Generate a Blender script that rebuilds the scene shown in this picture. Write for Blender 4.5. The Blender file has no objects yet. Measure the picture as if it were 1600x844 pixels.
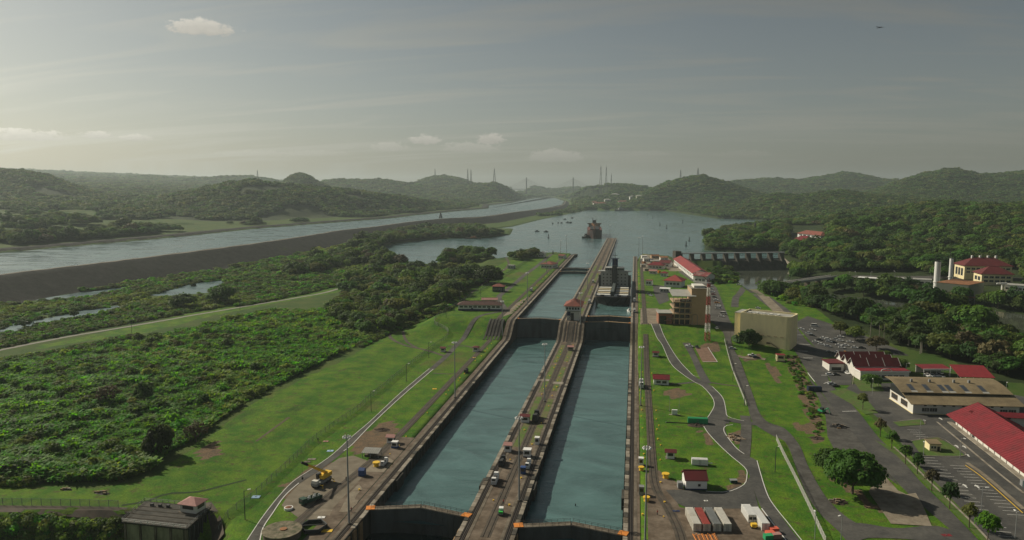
import bpy, bmesh, math, random
import numpy as np
from mathutils import Vector, Matrix
R = math.radians
rnd = random.Random(7)
S = bpy.context.scene
COL = S.collection

# ------------------------------------------------------------------ camera
# world: +Y runs along the lock chambers, x = 0 just east of the right lane's east wall, z = 0 is the lower lock wall top
CAMZ, FPX, YH = 109.0, 1150.0, 292.0
TH = math.atan((422 - YH) / FPX)
PSI = math.atan(194 * math.cos(TH) / FPX)
cam = bpy.data.objects.new('camera', bpy.data.cameras.new('camera'))
COL.objects.link(cam)
cam.location = (0, 0, CAMZ)
cam.rotation_euler = (math.pi / 2 - TH, 0, PSI)
cam.data.sensor_width = 36
cam.data.lens = 36 * FPX / 1600
cam.data.clip_start = 1
cam.data.clip_end = 60000
S.camera = cam

# ------------------------------------------------------------------ sky, sun, exposure
SUN_EL, SUN_AZ = 34.0, 56.0            # degrees; azimuth counted to the left of the view axis
_a = math.pi / 2 + PSI + R(SUN_AZ)
SUND = Vector((math.cos(_a) * math.cos(R(SUN_EL)), math.sin(_a) * math.cos(R(SUN_EL)), math.sin(R(SUN_EL))))
sun = bpy.data.objects.new('sun', bpy.data.lights.new('sun', 'SUN'))
COL.objects.link(sun)
sun.data.energy = 5.0
sun.data.angle = R(0.6)
sun.data.color = (1.0, 0.90, 0.72)
sun.rotation_euler = SUND.to_track_quat('Z', 'Y').to_euler()
sun.location = (-300, 300, 400)
W = bpy.data.worlds.new('World')
S.world = W
W.use_nodes = True
S.view_settings.view_transform = 'Standard'
S.view_settings.look = 'None'
S.view_settings.exposure = -0.05
S.view_settings.gamma = 1
try:
    S.cycles.volume_bounces = 1
    S.cycles.max_bounces = 6
    S.cycles.transparent_max_bounces = 12
except Exception:
    pass

FWD = Vector((-math.sin(PSI), math.cos(PSI), 0)); RGT = Vector((math.cos(PSI), math.sin(PSI), 0))
CF = FWD * math.cos(TH) + Vector((0, 0, -math.sin(TH)))
CU = FWD * math.sin(TH) + Vector((0, 0, math.cos(TH)))

def ray(px, py):
    return (CF * FPX + RGT * (px - 800) + CU * (422 - py)).normalized()

def G(px, py, z=0.0):
    """point of the plane at height z that the pixel looks at"""
    d = ray(px, py)
    k = (z - CAMZ) / d.z
    return (d.x * k, d.y * k)

def proj(x, y, z):
    x = np.asarray(x, float); y = np.asarray(y, float)
    dz = np.asarray(z, float) - CAMZ
    zc = x * CF.x + y * CF.y + dz * CF.z
    zc = np.where(zc > 1, zc, 1)
    return 800 + FPX * (x * RGT.x + y * RGT.y) / zc, 422 - FPX * (x * CU.x + y * CU.y + dz * CU.z) / zc, zc

def world_nodes():
    nt = W.node_tree; N = nt.nodes; L = nt.links
    N.clear()
    out = N.new('ShaderNodeOutputWorld'); bg = N.new('ShaderNodeBackground')
    sky = N.new('ShaderNodeTexSky'); sky.sky_type = 'NISHITA'; sky.sun_disc = False
    sky.sun_elevation = R(SUN_EL); sky.sun_rotation = math.atan2(SUND.x, SUND.y)
    sky.altitude = 0; sky.air_density = 1.0; sky.dust_density = 1.6; sky.ozone_density = 1.0
    bg.inputs['Strength'].default_value = 0.054
    tc = N.new('ShaderNodeTexCoord')
    def math_(op, a, b=None, c=None, clamp=False):
        m = N.new('ShaderNodeMath'); m.operation = op; m.use_clamp = clamp
        for i, v in enumerate((a, b, c)):
            if v is None: continue
            if isinstance(v, (int, float)): m.inputs[i].default_value = v
            else: L.new(v, m.inputs[i])
        return m.outputs[0]
    def mix(f, a, b):
        m = N.new('ShaderNodeMix'); m.data_type = 'RGBA'
        for i, v in ((0, f), (6, a), (7, b)):
            if isinstance(v, (int, float)): m.inputs[i].default_value = v
            elif isinstance(v, tuple): m.inputs[i].default_value = v
            else: L.new(v, m.inputs[i])
        return m.outputs[2]
    def scale(col, k):
        m = N.new('ShaderNodeVectorMath'); m.operation = 'MULTIPLY'
        L.new(col, m.inputs[0]); m.inputs[1].default_value = k
        return m.outputs[0]
    # thin high veil: a greyed sky
    sep = N.new('ShaderNodeSeparateXYZ'); L.new(tc.outputs['Generated'], sep.inputs[0])
    zz = math_('MAXIMUM', sep.outputs[2], 0.03)
    pl = N.new('ShaderNodeCombineXYZ')
    L.new(math_('DIVIDE', sep.outputs[0], math_('ADD', zz, 0.12)), pl.inputs[0])
    L.new(math_('DIVIDE', sep.outputs[1], math_('ADD', zz, 0.12)), pl.inputs[1])
    mp = N.new('ShaderNodeMapping'); mp.inputs['Rotation'].default_value = (0, 0, R(-24)); mp.inputs['Scale'].default_value = (0.55, 2.6, 1)
    L.new(pl.outputs[0], mp.inputs[0])
    nz = N.new('ShaderNodeTexNoise'); nz.inputs['Scale'].default_value = 1.1; nz.inputs['Detail'].default_value = 7; nz.inputs['Roughness'].default_value = 0.55; nz.inputs['Distortion'].default_value = 0.9
    L.new(mp.outputs[0], nz.inputs['Vector'])
    streak = math_('MULTIPLY', math_('SUBTRACT', nz.outputs[0], 0.47, clamp=True), 2.6, clamp=True)
    grey = N.new('ShaderNodeRGBToBW'); L.new(sky.outputs[0], grey.inputs[0])
    gc = N.new('ShaderNodeCombineColor')
    for i, k in enumerate((0.985, 1.0, 0.93)): L.new(math_('MULTIPLY', grey.outputs[0], k), gc.inputs[i])
    veil = mix(0.5, scale(sky.outputs[0], (0.99, 1.01, 0.93)), gc.outputs[0])
    base = mix(streak, veil, scale(gc.outputs[0], (1.24, 1.20, 1.12)))
    # small cumulus: soft noise-edged puffs at their own directions
    cur = base
    for (px, py, wx, wy, amt, sd) in CLOUDS:
        d = ray(px, py)
        rx = Vector((d.y, -d.x, 0)).normalized(); up = rx.cross(d).normalized()
        def dot(v):
            m = N.new('ShaderNodeVectorMath'); m.operation = 'DOT_PRODUCT'
            L.new(tc.outputs['Generated'], m.inputs[0]); m.inputs[1].default_value = v
            return m.outputs['Value']
        u = math_('DIVIDE', dot(rx), wx / FPX); v = math_('DIVIDE', dot(up), wy / FPX)
        n2 = N.new('ShaderNodeTexNoise'); n2.inputs['Scale'].default_value = 1.0; n2.inputs['Detail'].default_value = 8; n2.inputs['Roughness'].default_value = 0.7
        cv = N.new('ShaderNodeCombineXYZ')
        L.new(math_('MULTIPLY', u, 2.1 * max(1, wx / wy / 2)), cv.inputs[0]); L.new(math_('MULTIPLY', v, 1.9), cv.inputs[1]); cv.inputs[2].default_value = sd
        L.new(cv.outputs[0], n2.inputs['Vector'])
        # flat base, heaped top
        vb = math_('MULTIPLY', math_('MINIMUM', v, 0.0), 2.2)
        vt = math_('MAXIMUM', v, 0.0)
        rr = math_('ADD', math_('MULTIPLY', u, u), math_('ADD', math_('MULTIPLY', vb, vb), math_('MULTIPLY', vt, vt)))
        f = math_('SUBTRACT', math_('ADD', math_('MULTIPLY', n2.outputs[0], 3.4), -0.7), rr)
        front = math_('GREATER_THAN', dot(d), 0.9)
        f = math_('MULTIPLY', math_('MULTIPLY', f, 2.2, clamp=True), front)
        f = math_('MULTIPLY', f, amt)
        lit = math_('ADD', .84 if px < 250 else .98, math_('MULTIPLY', math_('ADD', v, math_('MULTIPLY', n2.outputs[0], 1.4)), 0.30))
        cc = N.new('ShaderNodeVectorMath'); cc.operation = 'SCALE'
        L.new(scale(gc.outputs[0], (1.16, 1.09, 1.03)), cc.inputs[0]); L.new(lit, cc.inputs['Scale'])
        cur = mix(f, cur, cc.outputs[0])
    L.new(cur, bg.inputs['Color'])
    L.new(bg.outputs[0], out.inputs['Surface'])

CLOUDS = [(318, 48, 48, 17, .95, 1.3), (30, 214, 60, 11, .7, 4.1), (150, 213, 22, 8, .65, 7.7), (212, 217, 22, 7, .65, 9.2),
          (664, 221, 28, 11, .8, 12.4), (767, 220, 24, 12, .9, 15.0), (735, 233, 50, 11, .45, 18.1), (868, 247, 45, 15, .6, 21.3), (608, 231, 28, 10, .45, 25.5),
          (1010, 243, 40, 8, .2, 29.9), (1160, 243, 46, 8, .2, 33.2), (400, 242, 60, 7, .18, 37.2), (500, 241, 50, 6, .18, 39.2)]
world_nodes()

# ------------------------------------------------------------------ materials
MATS = {}
def mat(name, c, rough=0.85, var=0.25, scale=0.5, bump=0.0, bscale=4.0, spec=0.3, c2=None, f2=0.5, s2=0.08, metal=0.0, coord='pos', stretch=None, trans=0.0, rnd_obj=0.0, hue=0.0, alpha=1.0):
    """procedural surface: base colour with fine variation, patches of a second colour, relief"""
    if name in MATS: return MATS[name]
    m = bpy.data.materials.new(name); MATS[name] = m; m.use_nodes = True
    nt = m.node_tree; N = nt.nodes; L = nt.links
    b = N['Principled BSDF']; out = N['Material Output']
    b.inputs['Roughness'].default_value = rough; b.inputs['Specular IOR Level'].default_value = spec; b.inputs['Metallic'].default_value = metal
    if coord == 'pos':
        g = N.new('ShaderNodeNewGeometry'); vec = g.outputs['Position']
    else:
        g = N.new('ShaderNodeTexCoord'); vec = g.outputs['Object']
    if stretch:
        mp = N.new('ShaderNodeMapping'); mp.inputs['Scale'].default_value = stretch; L.new(vec, mp.inputs[0]); vec = mp.outputs[0]
    def noise(s, det=4, ro=0.6):
        n = N.new('ShaderNodeTexNoise'); n.inputs['Scale'].default_value = s; n.inputs['Detail'].default_value = det; n.inputs['Roughness'].default_value = ro
        L.new(vec, n.inputs['Vector']); return n.outputs[0]
    def ramp(x, lo, hi, a, bb):
        r = N.new('ShaderNodeMapRange'); r.inputs[1].default_value = lo; r.inputs[2].default_value = hi; r.inputs[3].default_value = a; r.inputs[4].default_value = bb
        L.new(x, r.inputs[0]); return r.outputs[0]
    col = (*c, 1)
    rgb = N.new('ShaderNodeRGB'); rgb.outputs[0].default_value = col; cur = rgb.outputs[0]
    if c2:
        mx = N.new('ShaderNodeMix'); mx.data_type = 'RGBA'; mx.inputs[7].default_value = (*c2, 1)
        L.new(cur, mx.inputs[6]); L.new(ramp(noise(s2, 5, 0.65), 1 - f2 - .12, 1 - f2 + .12, 0, 1), mx.inputs[0]); cur = mx.outputs[2]
    v = ramp(noise(scale, 5, 0.7), 0.25, 0.75, 1 - var, 1 + var)
    if rnd_obj:
        oi = N.new('ShaderNodeObjectInfo'); q = ramp(oi.outputs['Random'], 0, 1, 1 - rnd_obj, 1 + rnd_obj)
        mm = N.new('ShaderNodeMath'); mm.operation = 'MULTIPLY'; L.new(v, mm.inputs[0]); L.new(q, mm.inputs[1]); v = mm.outputs[0]
    hs = N.new('ShaderNodeHueSaturation'); L.new(cur, hs.inputs['Color']); L.new(v, hs.inputs['Value'])
    if hue:
        oi2 = N.new('ShaderNodeObjectInfo')
        mm = N.new('ShaderNodeMath'); mm.operation = 'MULTIPLY'; mm.inputs[1].default_value = 7.31; L.new(oi2.outputs['Random'], mm.inputs[0])
        fr = N.new('ShaderNodeMath'); fr.operation = 'FRACT'; L.new(mm.outputs[0], fr.inputs[0])
        L.new(ramp(fr.outputs[0], 0, 1, 0.5 - hue, 0.5 + hue * .6), hs.inputs['Hue'])
    cur = hs.outputs[0]
    L.new(cur, b.inputs['Base Color'])
    if bump:
        bp = N.new('ShaderNodeBump'); bp.inputs['Strength'].default_value = 1.0; bp.inputs['Distance'].default_value = bump
        L.new(noise(bscale, 5, 0.65), bp.inputs['Height']); L.new(bp.outputs[0], b.inputs['Normal'])
    sh = b.outputs[0]
    if trans:
        t = N.new('ShaderNodeBsdfTranslucent'); hs2 = N.new('ShaderNodeHueSaturation'); hs2.inputs['Value'].default_value = 1.6; hs2.inputs['Saturation'].default_value = 1.05
        hs2.inputs['Hue'].default_value = 0.485
        L.new(cur, hs2.inputs['Color']); L.new(hs2.outputs[0], t.inputs['Color'])
        ms = N.new('ShaderNodeMixShader'); ms.inputs[0].default_value = trans; L.new(sh, ms.inputs[1]); L.new(t.outputs[0], ms.inputs[2]); sh = ms.outputs[0]
    if alpha < 1:
        t = N.new('ShaderNodeBsdfTransparent'); ms = N.new('ShaderNodeMixShader'); ms.inputs[0].default_value = alpha
        L.new(t.outputs[0], ms.inputs[1]); L.new(sh, ms.inputs[2]); sh = ms.outputs[0]
    L.new(sh, out.inputs['Surface'])
    return m

def water_mat(name, c, rough, wave, ws, amp2=0.0, ws2=0.02):
    m = bpy.data.materials.new(name); m.use_nodes = True
    nt = m.node_tree; N = nt.nodes; L = nt.links; b = N['Principled BSDF']
    g = N.new('ShaderNodeNewGeometry')
    b.inputs['Roughness'].default_value = rough; b.inputs['IOR'].default_value = 1.33; b.inputs['Specular IOR Level'].default_value = 0.5
    mp = N.new('ShaderNodeMapping'); mp.inputs['Rotation'].default_value = (0, 0, R(20)); mp.inputs['Scale'].default_value = (0.55, 1.3, 1); L.new(g.outputs['Position'], mp.inputs[0])
    n = N.new('ShaderNodeTexNoise'); n.inputs['Scale'].default_value = ws; n.inputs['Detail'].default_value = 6; n.inputs['Roughness'].default_value = 0.6; n.inputs['Distortion'].default_value = 0.6; L.new(mp.outputs[0], n.inputs['Vector'])
    n2 = N.new('ShaderNodeTexNoise'); n2.inputs['Scale'].default_value = ws2; n2.inputs['Detail'].default_value = 5; n2.inputs['Distortion'].default_value = 1.5; L.new(mp.outputs[0], n2.inputs['Vector'])
    bp = N.new('ShaderNodeBump'); bp.inputs['Distance'].default_value = wave; L.new(n.outputs[0], bp.inputs['Height'])
    bp2 = N.new('ShaderNodeBump'); bp2.inputs['Distance'].default_value = amp2; L.new(n2.outputs[0], bp2.inputs['Height']); L.new(bp.outputs[0], bp2.inputs['Normal'])
    L.new(bp2.outputs[0], b.inputs['Normal'])
    r = N.new('ShaderNodeMapRange'); r.inputs[1].default_value = .3; r.inputs[2].default_value = .7; r.inputs[3].default_value = 0.74; r.inputs[4].default_value = 1.26; L.new(n2.outputs[0], r.inputs[0])
    hs = N.new('ShaderNodeHueSaturation'); hs.inputs['Color'].default_value = (*c, 1); L.new(r.outputs[0], hs.inputs['Value']); L.new(hs.outputs[0], b.inputs['Base Color'])
    rr = N.new('ShaderNodeMapRange'); rr.inputs[1].default_value = .35; rr.inputs[2].default_value = .65; rr.inputs[3].default_value = rough * .45; rr.inputs[4].default_value = rough * 1.9; L.new(n2.outputs[0], rr.inputs[0]); L.new(rr.outputs[0], b.inputs['Roughness'])
    return m

# ------------------------------------------------------------------ mesh helpers
class MB:
    def __init__(s): s.v = []; s.f = []
    def add(s, vs, fs):
        o = len(s.v); s.v += [tuple(p) for p in vs]; s.f += [tuple(i + o for i in f) for f in fs]; return s
    def box(s, x0, y0, z0, x1, y1, z1):
        return s.add([(x0, y0, z0), (x1, y0, z0), (x1, y1, z0), (x0, y1, z0), (x0, y0, z1), (x1, y0, z1), (x1, y1, z1), (x0, y1, z1)],
                     [(0, 3, 2, 1), (4, 5, 6, 7), (0, 1, 5, 4), (1, 2, 6, 5), (2, 3, 7, 6), (3, 0, 4, 7)])
    def cbox(s, cx, cy, z0, w, d, h): return s.box(cx - w / 2, cy - d / 2, z0, cx + w / 2, cy + d / 2, z0 + h)
    def bar(s, p, q, r, n=6, r2=None):
        p = Vector(p); q = Vector(q); r2 = r if r2 is None else r2
        d = (q - p).normalized(); a = d.orthogonal().normalized(); b = d.cross(a)
        vs = []
        for (c, rr) in ((p, r), (q, r2)):
            for i in range(n):
                t = 2 * math.pi * i / n + math.pi / n
                vs.append(c + a * rr * math.cos(t) + b * rr * math.sin(t))
        fs = [(i, (i + 1) % n, n + (i + 1) % n, n + i) for i in range(n)] + [tuple(range(n - 1, -1, -1)), tuple(range(n, 2 * n))]
        return s.add(vs, fs)
    def cyl(s, cx, cy, z0, z1, r, n=12, r2=None): return s.bar((cx, cy, z0), (cx, cy, z1), r, n, r2)
    def prism(s, poly, z0, z1):
        n = len(poly)
        ar = sum(poly[i][0] * poly[(i + 1) % n][1] - poly[(i + 1) % n][0] * poly[i][1] for i in range(n))
        if ar < 0: poly = poly[::-1]
        return s.add([(x, y, z0) for x, y in poly] + [(x, y, z1) for x, y in poly],
                     [tuple(range(n - 1, -1, -1)), tuple(range(n, 2 * n))] + [(i, (i + 1) % n, n + (i + 1) % n, n + i) for i in range(n)])
    def xprism(s, prof, x0, x1):          # profile in (y, z), run along x
        n = len(prof)
        return s.add([(x0, y, z) for y, z in prof] + [(x1, y, z) for y, z in prof],
                     [tuple(range(n)), tuple(range(2 * n - 1, n - 1, -1))] + [(i, n + i, n + (i + 1) % n, (i + 1) % n) for i in range(n)])
    def gable(s, x0, x1, y0, y1, z, rise, th=0.25, along='x'):
        if along == 'x':
            m = (y0 + y1) / 2
            return s.xprism([(y0, z), (m, z + rise), (y1, z), (y1, z + th), (m, z + rise + th), (y0, z + th)], x0, x1)
        o = MB(); o.gable(y0, y1, -x1, -x0, z, rise, th)
        return s.add([(-y, x, zz) for x, y, zz in o.v], o.f)
    def hip(s, x0, x1, y0, y1, z, rise, th=0.25):
        w, d = x1 - x0, y1 - y0; my = (y0 + y1) / 2; mx = (x0 + x1) / 2
        if w >= d: a, b = (x0 + d / 2, my), (x1 - d / 2 + 1e-3, my)
        else: a, b = (mx, y0 + w / 2), (mx, y1 - w / 2)
        c = [(x0, y0), (x1, y0), (x1, y1), (x0, y1)]
        vs = [(x, y, z) for x, y in c] + [(x, y, z + th) for x, y in c] + [(*a, z + rise + th), (*b, z + rise + th)]
        fs = [(0, 3, 2, 1)] + [(i, (i + 1) % 4, 4 + (i + 1) % 4, 4 + i) for i in range(4)]
        fs += [(4, 5, 9, 8), (5, 6, 9), (6, 7, 8, 9), (7, 4, 8)] if w >= d else [(4, 5, 8), (5, 6, 9, 8), (6, 7, 9), (7, 4, 8, 9)]
        return s.add(vs, fs)
    def loft(s, rings, close=True, cap=True):
        n = len(rings[0]); o = len(s.v)
        for r in rings: s.v += [tuple(p) for p in r]
        for k in range(len(rings) - 1):
            for i in range(n if close else n - 1):
                j = (i + 1) % n
                s.f.append((o + k * n + i, o + k * n + j, o + (k + 1) * n + j, o + (k + 1) * n + i))
        if cap and close:
            s.f.append(tuple(o + i for i in range(n - 1, -1, -1))); e = o + (len(rings) - 1) * n; s.f.append(tuple(e + i for i in range(n)))
        return s
    def mesh(s, name):
        me = bpy.data.meshes.new(name); me.from_pydata(s.v, [], s.f); me.update(); return me
    def build(s, name, m, parent=None, loc=None, smooth=False, fix=False, **kw):
        me = s.mesh(name); me.materials.append(m)
        if fix:
            bm = bmesh.new(); bm.from_mesh(me); bmesh.ops.recalc_face_normals(bm, faces=bm.faces); bm.to_mesh(me); bm.free()
        if smooth: me.polygons.foreach_set('use_smooth', [True] * len(me.polygons))
        return link(name, me, parent, loc, **kw)

def link(name, me, parent=None, loc=None, **kw):
    o = bpy.data.objects.new(name, me); COL.objects.link(o)
    if parent is not None: o.parent = parent
    if loc is not None: o.location = loc
    for k, v in kw.items(): o[k] = v
    return o

def tag(o, label, cat, group=None):
    o['label'] = label; o['category'] = cat
    if group: o['group'] = group
    return o

def thing(name, label, cat, loc=(0, 0, 0), rz=0.0, group=None):
    o = link(name, None, None, loc); o.rotation_euler = (0, 0, rz); o.empty_display_size = 0.5
    return tag(o, label, cat, group)

KIDS = {}
def copy_tree(o, loc=None, rz=None, label=None, group=None, scale=None, parent=None, top=True):
    c = o.copy(); COL.objects.link(c)
    if parent is not None: c.parent = parent
    if top:
        if loc is not None: c.location = loc
        if rz is not None: c.rotation_euler = (0, 0, rz)
        if label: c['label'] = label
        if group: c['group'] = group
        if scale is not None: c.scale = (scale, scale, scale) if isinstance(scale, (int, float)) else scale
    for ch in [k for k in o.children]:
        copy_tree(ch, parent=c, top=False)
    return c

def grp_copy(proto, spots, group):
    """spots: list of (loc, rz, label, scale); the first one moves the prototype itself"""
    out = []
    for i, (loc, rz, label, sc) in enumerate(spots):
        if i == 0:
            o = proto
        else:
            o = copy_tree(proto)
        o.location = loc; o.rotation_euler = (0, 0, rz); o['label'] = label; o['group'] = group
        if sc is not None: o.scale = (sc, sc, sc) if isinstance(sc, (int, float)) else sc
        out.append(o)
    return out
# ------------------------------------------------------------------ materials used widely
M = dict(
    concrete=mat('old concrete', (.17, .145, .11), .9, .3, .35, .03, 3, c2=(.085, .07, .05), f2=.5, s2=.22),
    coping=mat('pale coping concrete', (.30, .27, .22), .9, .35, .6, .02, 4, c2=(.14, .12, .09), f2=.45, s2=.3),
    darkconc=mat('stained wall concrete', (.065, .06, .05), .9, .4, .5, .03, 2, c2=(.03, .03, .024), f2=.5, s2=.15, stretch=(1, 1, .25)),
    apron=mat('worn apron concrete', (.17, .135, .10), .95, .3, .5, .02, 3, c2=(.085, .062, .042), f2=.52, s2=.13),
    asphalt=mat('asphalt', (.052, .052, .05), .92, .28, .9, .01, 8, c2=(.092, .089, .08), f2=.46, s2=.09),
    oldasphalt=mat('worn grey asphalt', (.088, .085, .077), .95, .3, .7, .01, 6, c2=(.05, .048, .043), f2=.5, s2=.14),
    track=mat('track bed', (.10, .08, .06), .95, .3, .6, .02, 4, c2=(.05, .045, .035), f2=.5, s2=.3),
    rail=mat('rail steel', (.11, .09, .075), .5, .3, 1.0, metal=.6),
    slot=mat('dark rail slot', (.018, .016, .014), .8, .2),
    white=mat('white paint', (.72, .72, .70), .6, .06, .8),
    line=mat('road paint', (.62, .62, .58), .8, .15, 1.2),
    offwhite=mat('weathered white wall', (.62, .61, .56), .8, .12, .5, c2=(.48, .47, .42), f2=.35, s2=.25),
    cream=mat('cream render', (.72, .63, .38), .85, .1, .3, c2=(.50, .45, .29), f2=.35, s2=.12, stretch=(1, 1, .3)),
    tan=mat('tan render', (.38, .27, .17), .85, .1, .3),
    red=mat('red metal roof', (.19, .020, .027), .6, .22, .5, c2=(.135, .022, .026), f2=.45, s2=.14),
    maroon=mat('maroon roof sheet', (.125, .022, .024), .6, .2, .4, c2=(.085, .02, .02), f2=.45, s2=.2),
    tile=mat('weathered red roof', (.22, .065, .045), .75, .25, .5, c2=(.13, .05, .04), f2=.45, s2=.25),
    pinkroof=mat('faded pink roof', (.36, .19, .17), .8, .2, .8),
    rust=mat('rusty sheet', (.30, .14, .06), .8, .35, .3, c2=(.16, .07, .035), f2=.5, s2=.25),
    greyroof=mat('grey roof sheet', (.34, .34, .31), .6, .12, .4, c2=(.25, .24, .21), f2=.4, s2=.12),
    tanroof=mat('tan brown roof sheet', (.21, .165, .095), .8, .2, .5, c2=(.14, .11, .065), f2=.45, s2=.12),
    dark=mat('dark opening', (.02, .022, .024), .3, .2, spec=.5),
    glass=mat('window glass', (.03, .036, .04), .12, .1, spec=.6),
    blue=mat('blue paint', (.03, .07, .20), .6, .15),
    navy=mat('dark blue paint', (.02, .03, .08), .6, .15),
    teal=mat('dark teal wall', (.03, .055, .06), .8, .15),
    yellow=mat('yellow paint', (.72, .46, .04), .65, .15, 2),
    orange=mat('orange paint', (.62, .22, .04), .65, .2, 2),
    green=mat('green paint', (.03, .30, .12), .6, .15, 1),
    dkgreen=mat('dark green paint', (.02, .06, .04), .6, .2, 1),
    steel=mat('grey steel', (.22, .23, .23), .5, .15, 1),
    polesteel=mat('galvanised pole', (.26, .27, .27), .55, .15, 1),
    darksteel=mat('dark steel', (.045, .05, .052), .55, .3, .8, c2=(.08, .06, .045), f2=.35, s2=.5),
    gate=mat('lock gate steel', (.105, .122, .125), .6, .25, .6, c2=(.06, .068, .065), f2=.5, s2=.3, stretch=(1, 1, .3)),
    wood=mat('timber', (.25, .17, .09), .9, .3, 1.5),
    black=mat('black rubber', (.015, .015, .016), .8, .1),
    dirt=mat('dark soil', (.055, .04, .03), 1, .4, .6, .1, 2),
    rubble=mat('broken rubble', (.24, .19, .14), 1, .4, 1.5, .1, 2),
    bark=mat('bark', (.10, .08, .06), 1, .3, 2, .02, 6),
    palebark=mat('pale palm bark', (.27, .25, .21), 1, .25, 2),
    hazegrey=mat('far structure grey', (.20, .21, .21), .8, .1),
)

# ------------------------------------------------------------------ outlines of the land, read off the photograph and laid on level planes
LAKEZ, CHANZ = 7.0, 20.0
def wpoly(pts, z): return np.array([G(x, y, z) for x, y in pts])
LAKE = wpoly([(582, 391), (613, 381), (667, 374.5), (720, 372), (755, 372), (795, 367), (800, 358), (772, 357.5), (800, 354), (840, 344), (880, 336), (918, 328.5), (960, 329.2), (1040, 329.5),
              (1077, 335), (1120, 341.5), (1177, 343.5), (1210, 347), (1225, 350), (1200, 355.5), (1141, 358), (1106, 374), (1103, 391), (1141, 394), (1218, 394), (1224, 401), (1220, 406.5), (1062, 410.5),
              (1046, 403), (1004, 399), (990, 420), (894, 420), (892, 399), (868, 397), (845, 398.5), (800, 404), (775, 407), (768, 400), (725, 395), (692, 403), (684, 413), (660, 416), (625, 409), (600, 402)], LAKEZ)
CHAN = wpoly([(-500, 503), (-250, 466), (0, 432), (200, 408), (400, 382), (489, 368.5), (524, 362.5), (585, 355.5), (640, 348), (690, 343), (755, 339.5), (800, 333), (853, 326), (878, 320.5), (882, 314.5), (868, 309.5), (856, 307.8), (882, 306.6),
              (835, 310), (818, 313), (800, 317), (763, 321), (762, 326), (720, 329.5), (649, 336.5), (613, 341), (507, 349), (400, 357.5), (391, 358.5), (260, 372), (0, 395), (-250, 420), (-500, 445)], CHANZ)
POND2 = wpoly([(886, 311.2), (940, 314), (972, 317), (930, 318.5), (895, 315)], CHANZ)
MARSH = [wpoly(p, 1.2) for p in (
    [(-40, 530), (5, 513), (30, 506), (60, 500), (90, 494), (120, 486), (180, 479), (186, 485), (150, 490), (110, 497), (70, 506), (35, 512), (0, 522)],
    [(20, 467), (90, 461), (150, 454), (200, 447), (201, 452), (160, 460), (70, 468.5)],
    [(230, 462), (262, 454), (300, 443), (348, 438), (352, 444), (322, 457), (270, 461)],
    [(70, 489), (100, 486), (88, 492)])]
RIVER = wpoly([(1120, 446), (1215, 437), (1225, 425), (1200, 417), (1218, 428), (1245, 452), (1290, 458), (1330, 463), (1380, 470), (1430, 476), (1500, 478), (1600, 492), (1900, 540),
               (1900, 590), (1600, 516), (1540, 503), (1470, 494), (1380, 484), (1320, 480), (1280, 474), (1240, 463), (1190, 452), (1130, 455)], -3.0)

def sdist(poly, x, y):
    """signed distance to a closed outline, negative inside"""
    d2 = np.full(x.shape, 1e18); ins = np.zeros(x.shape, bool)
    n = len(poly)
    for i in range(n):
        ax, ay = poly[i]; bx, by = poly[(i + 1) % n]
        ex, ey = bx - ax, by - ay
        t = np.clip(((x - ax) * ex + (y - ay) * ey) / max(ex * ex + ey * ey, 1e-9), 0, 1)
        d2 = np.minimum(d2, (x - ax - t * ex) ** 2 + (y - ay - t * ey) ** 2)
        c = ((ay > y) != (by > y))
        if abs(ey) > 1e-9: ins ^= c & (x < ax + ex * (y - ay) / ey)
    d = np.sqrt(d2)
    return np.where(ins, -d, d)

def sm(a, b, x):
    t = np.clip((x - a) / (b - a), 0, 1); return t * t * (3 - 2 * t)

_rs = np.random.RandomState(3)
_LAT = _rs.rand(256, 256)
def vnoise(x, y):
    xi = np.floor(x).astype(int); yi = np.floor(y).astype(int); fx = x - xi; fy = y - yi
    fx = fx * fx * (3 - 2 * fx); fy = fy * fy * (3 - 2 * fy)
    g = lambda i, j: _LAT[i & 255, j & 255]
    return (g(xi, yi) * (1 - fx) + g(xi + 1, yi) * fx) * (1 - fy) + (g(xi, yi + 1) * (1 - fx) + g(xi + 1, yi + 1) * fx) * fy
def fbm(x, y, o=4):
    s = 0; a = 0.5; t = 0
    for k in range(o):
        s = s + a * vnoise(x + 17 * k, y + 31 * k); t += a; a *= .5; x = x * 2.03; y = y * 2.03
    return s / t - 0.5

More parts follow.
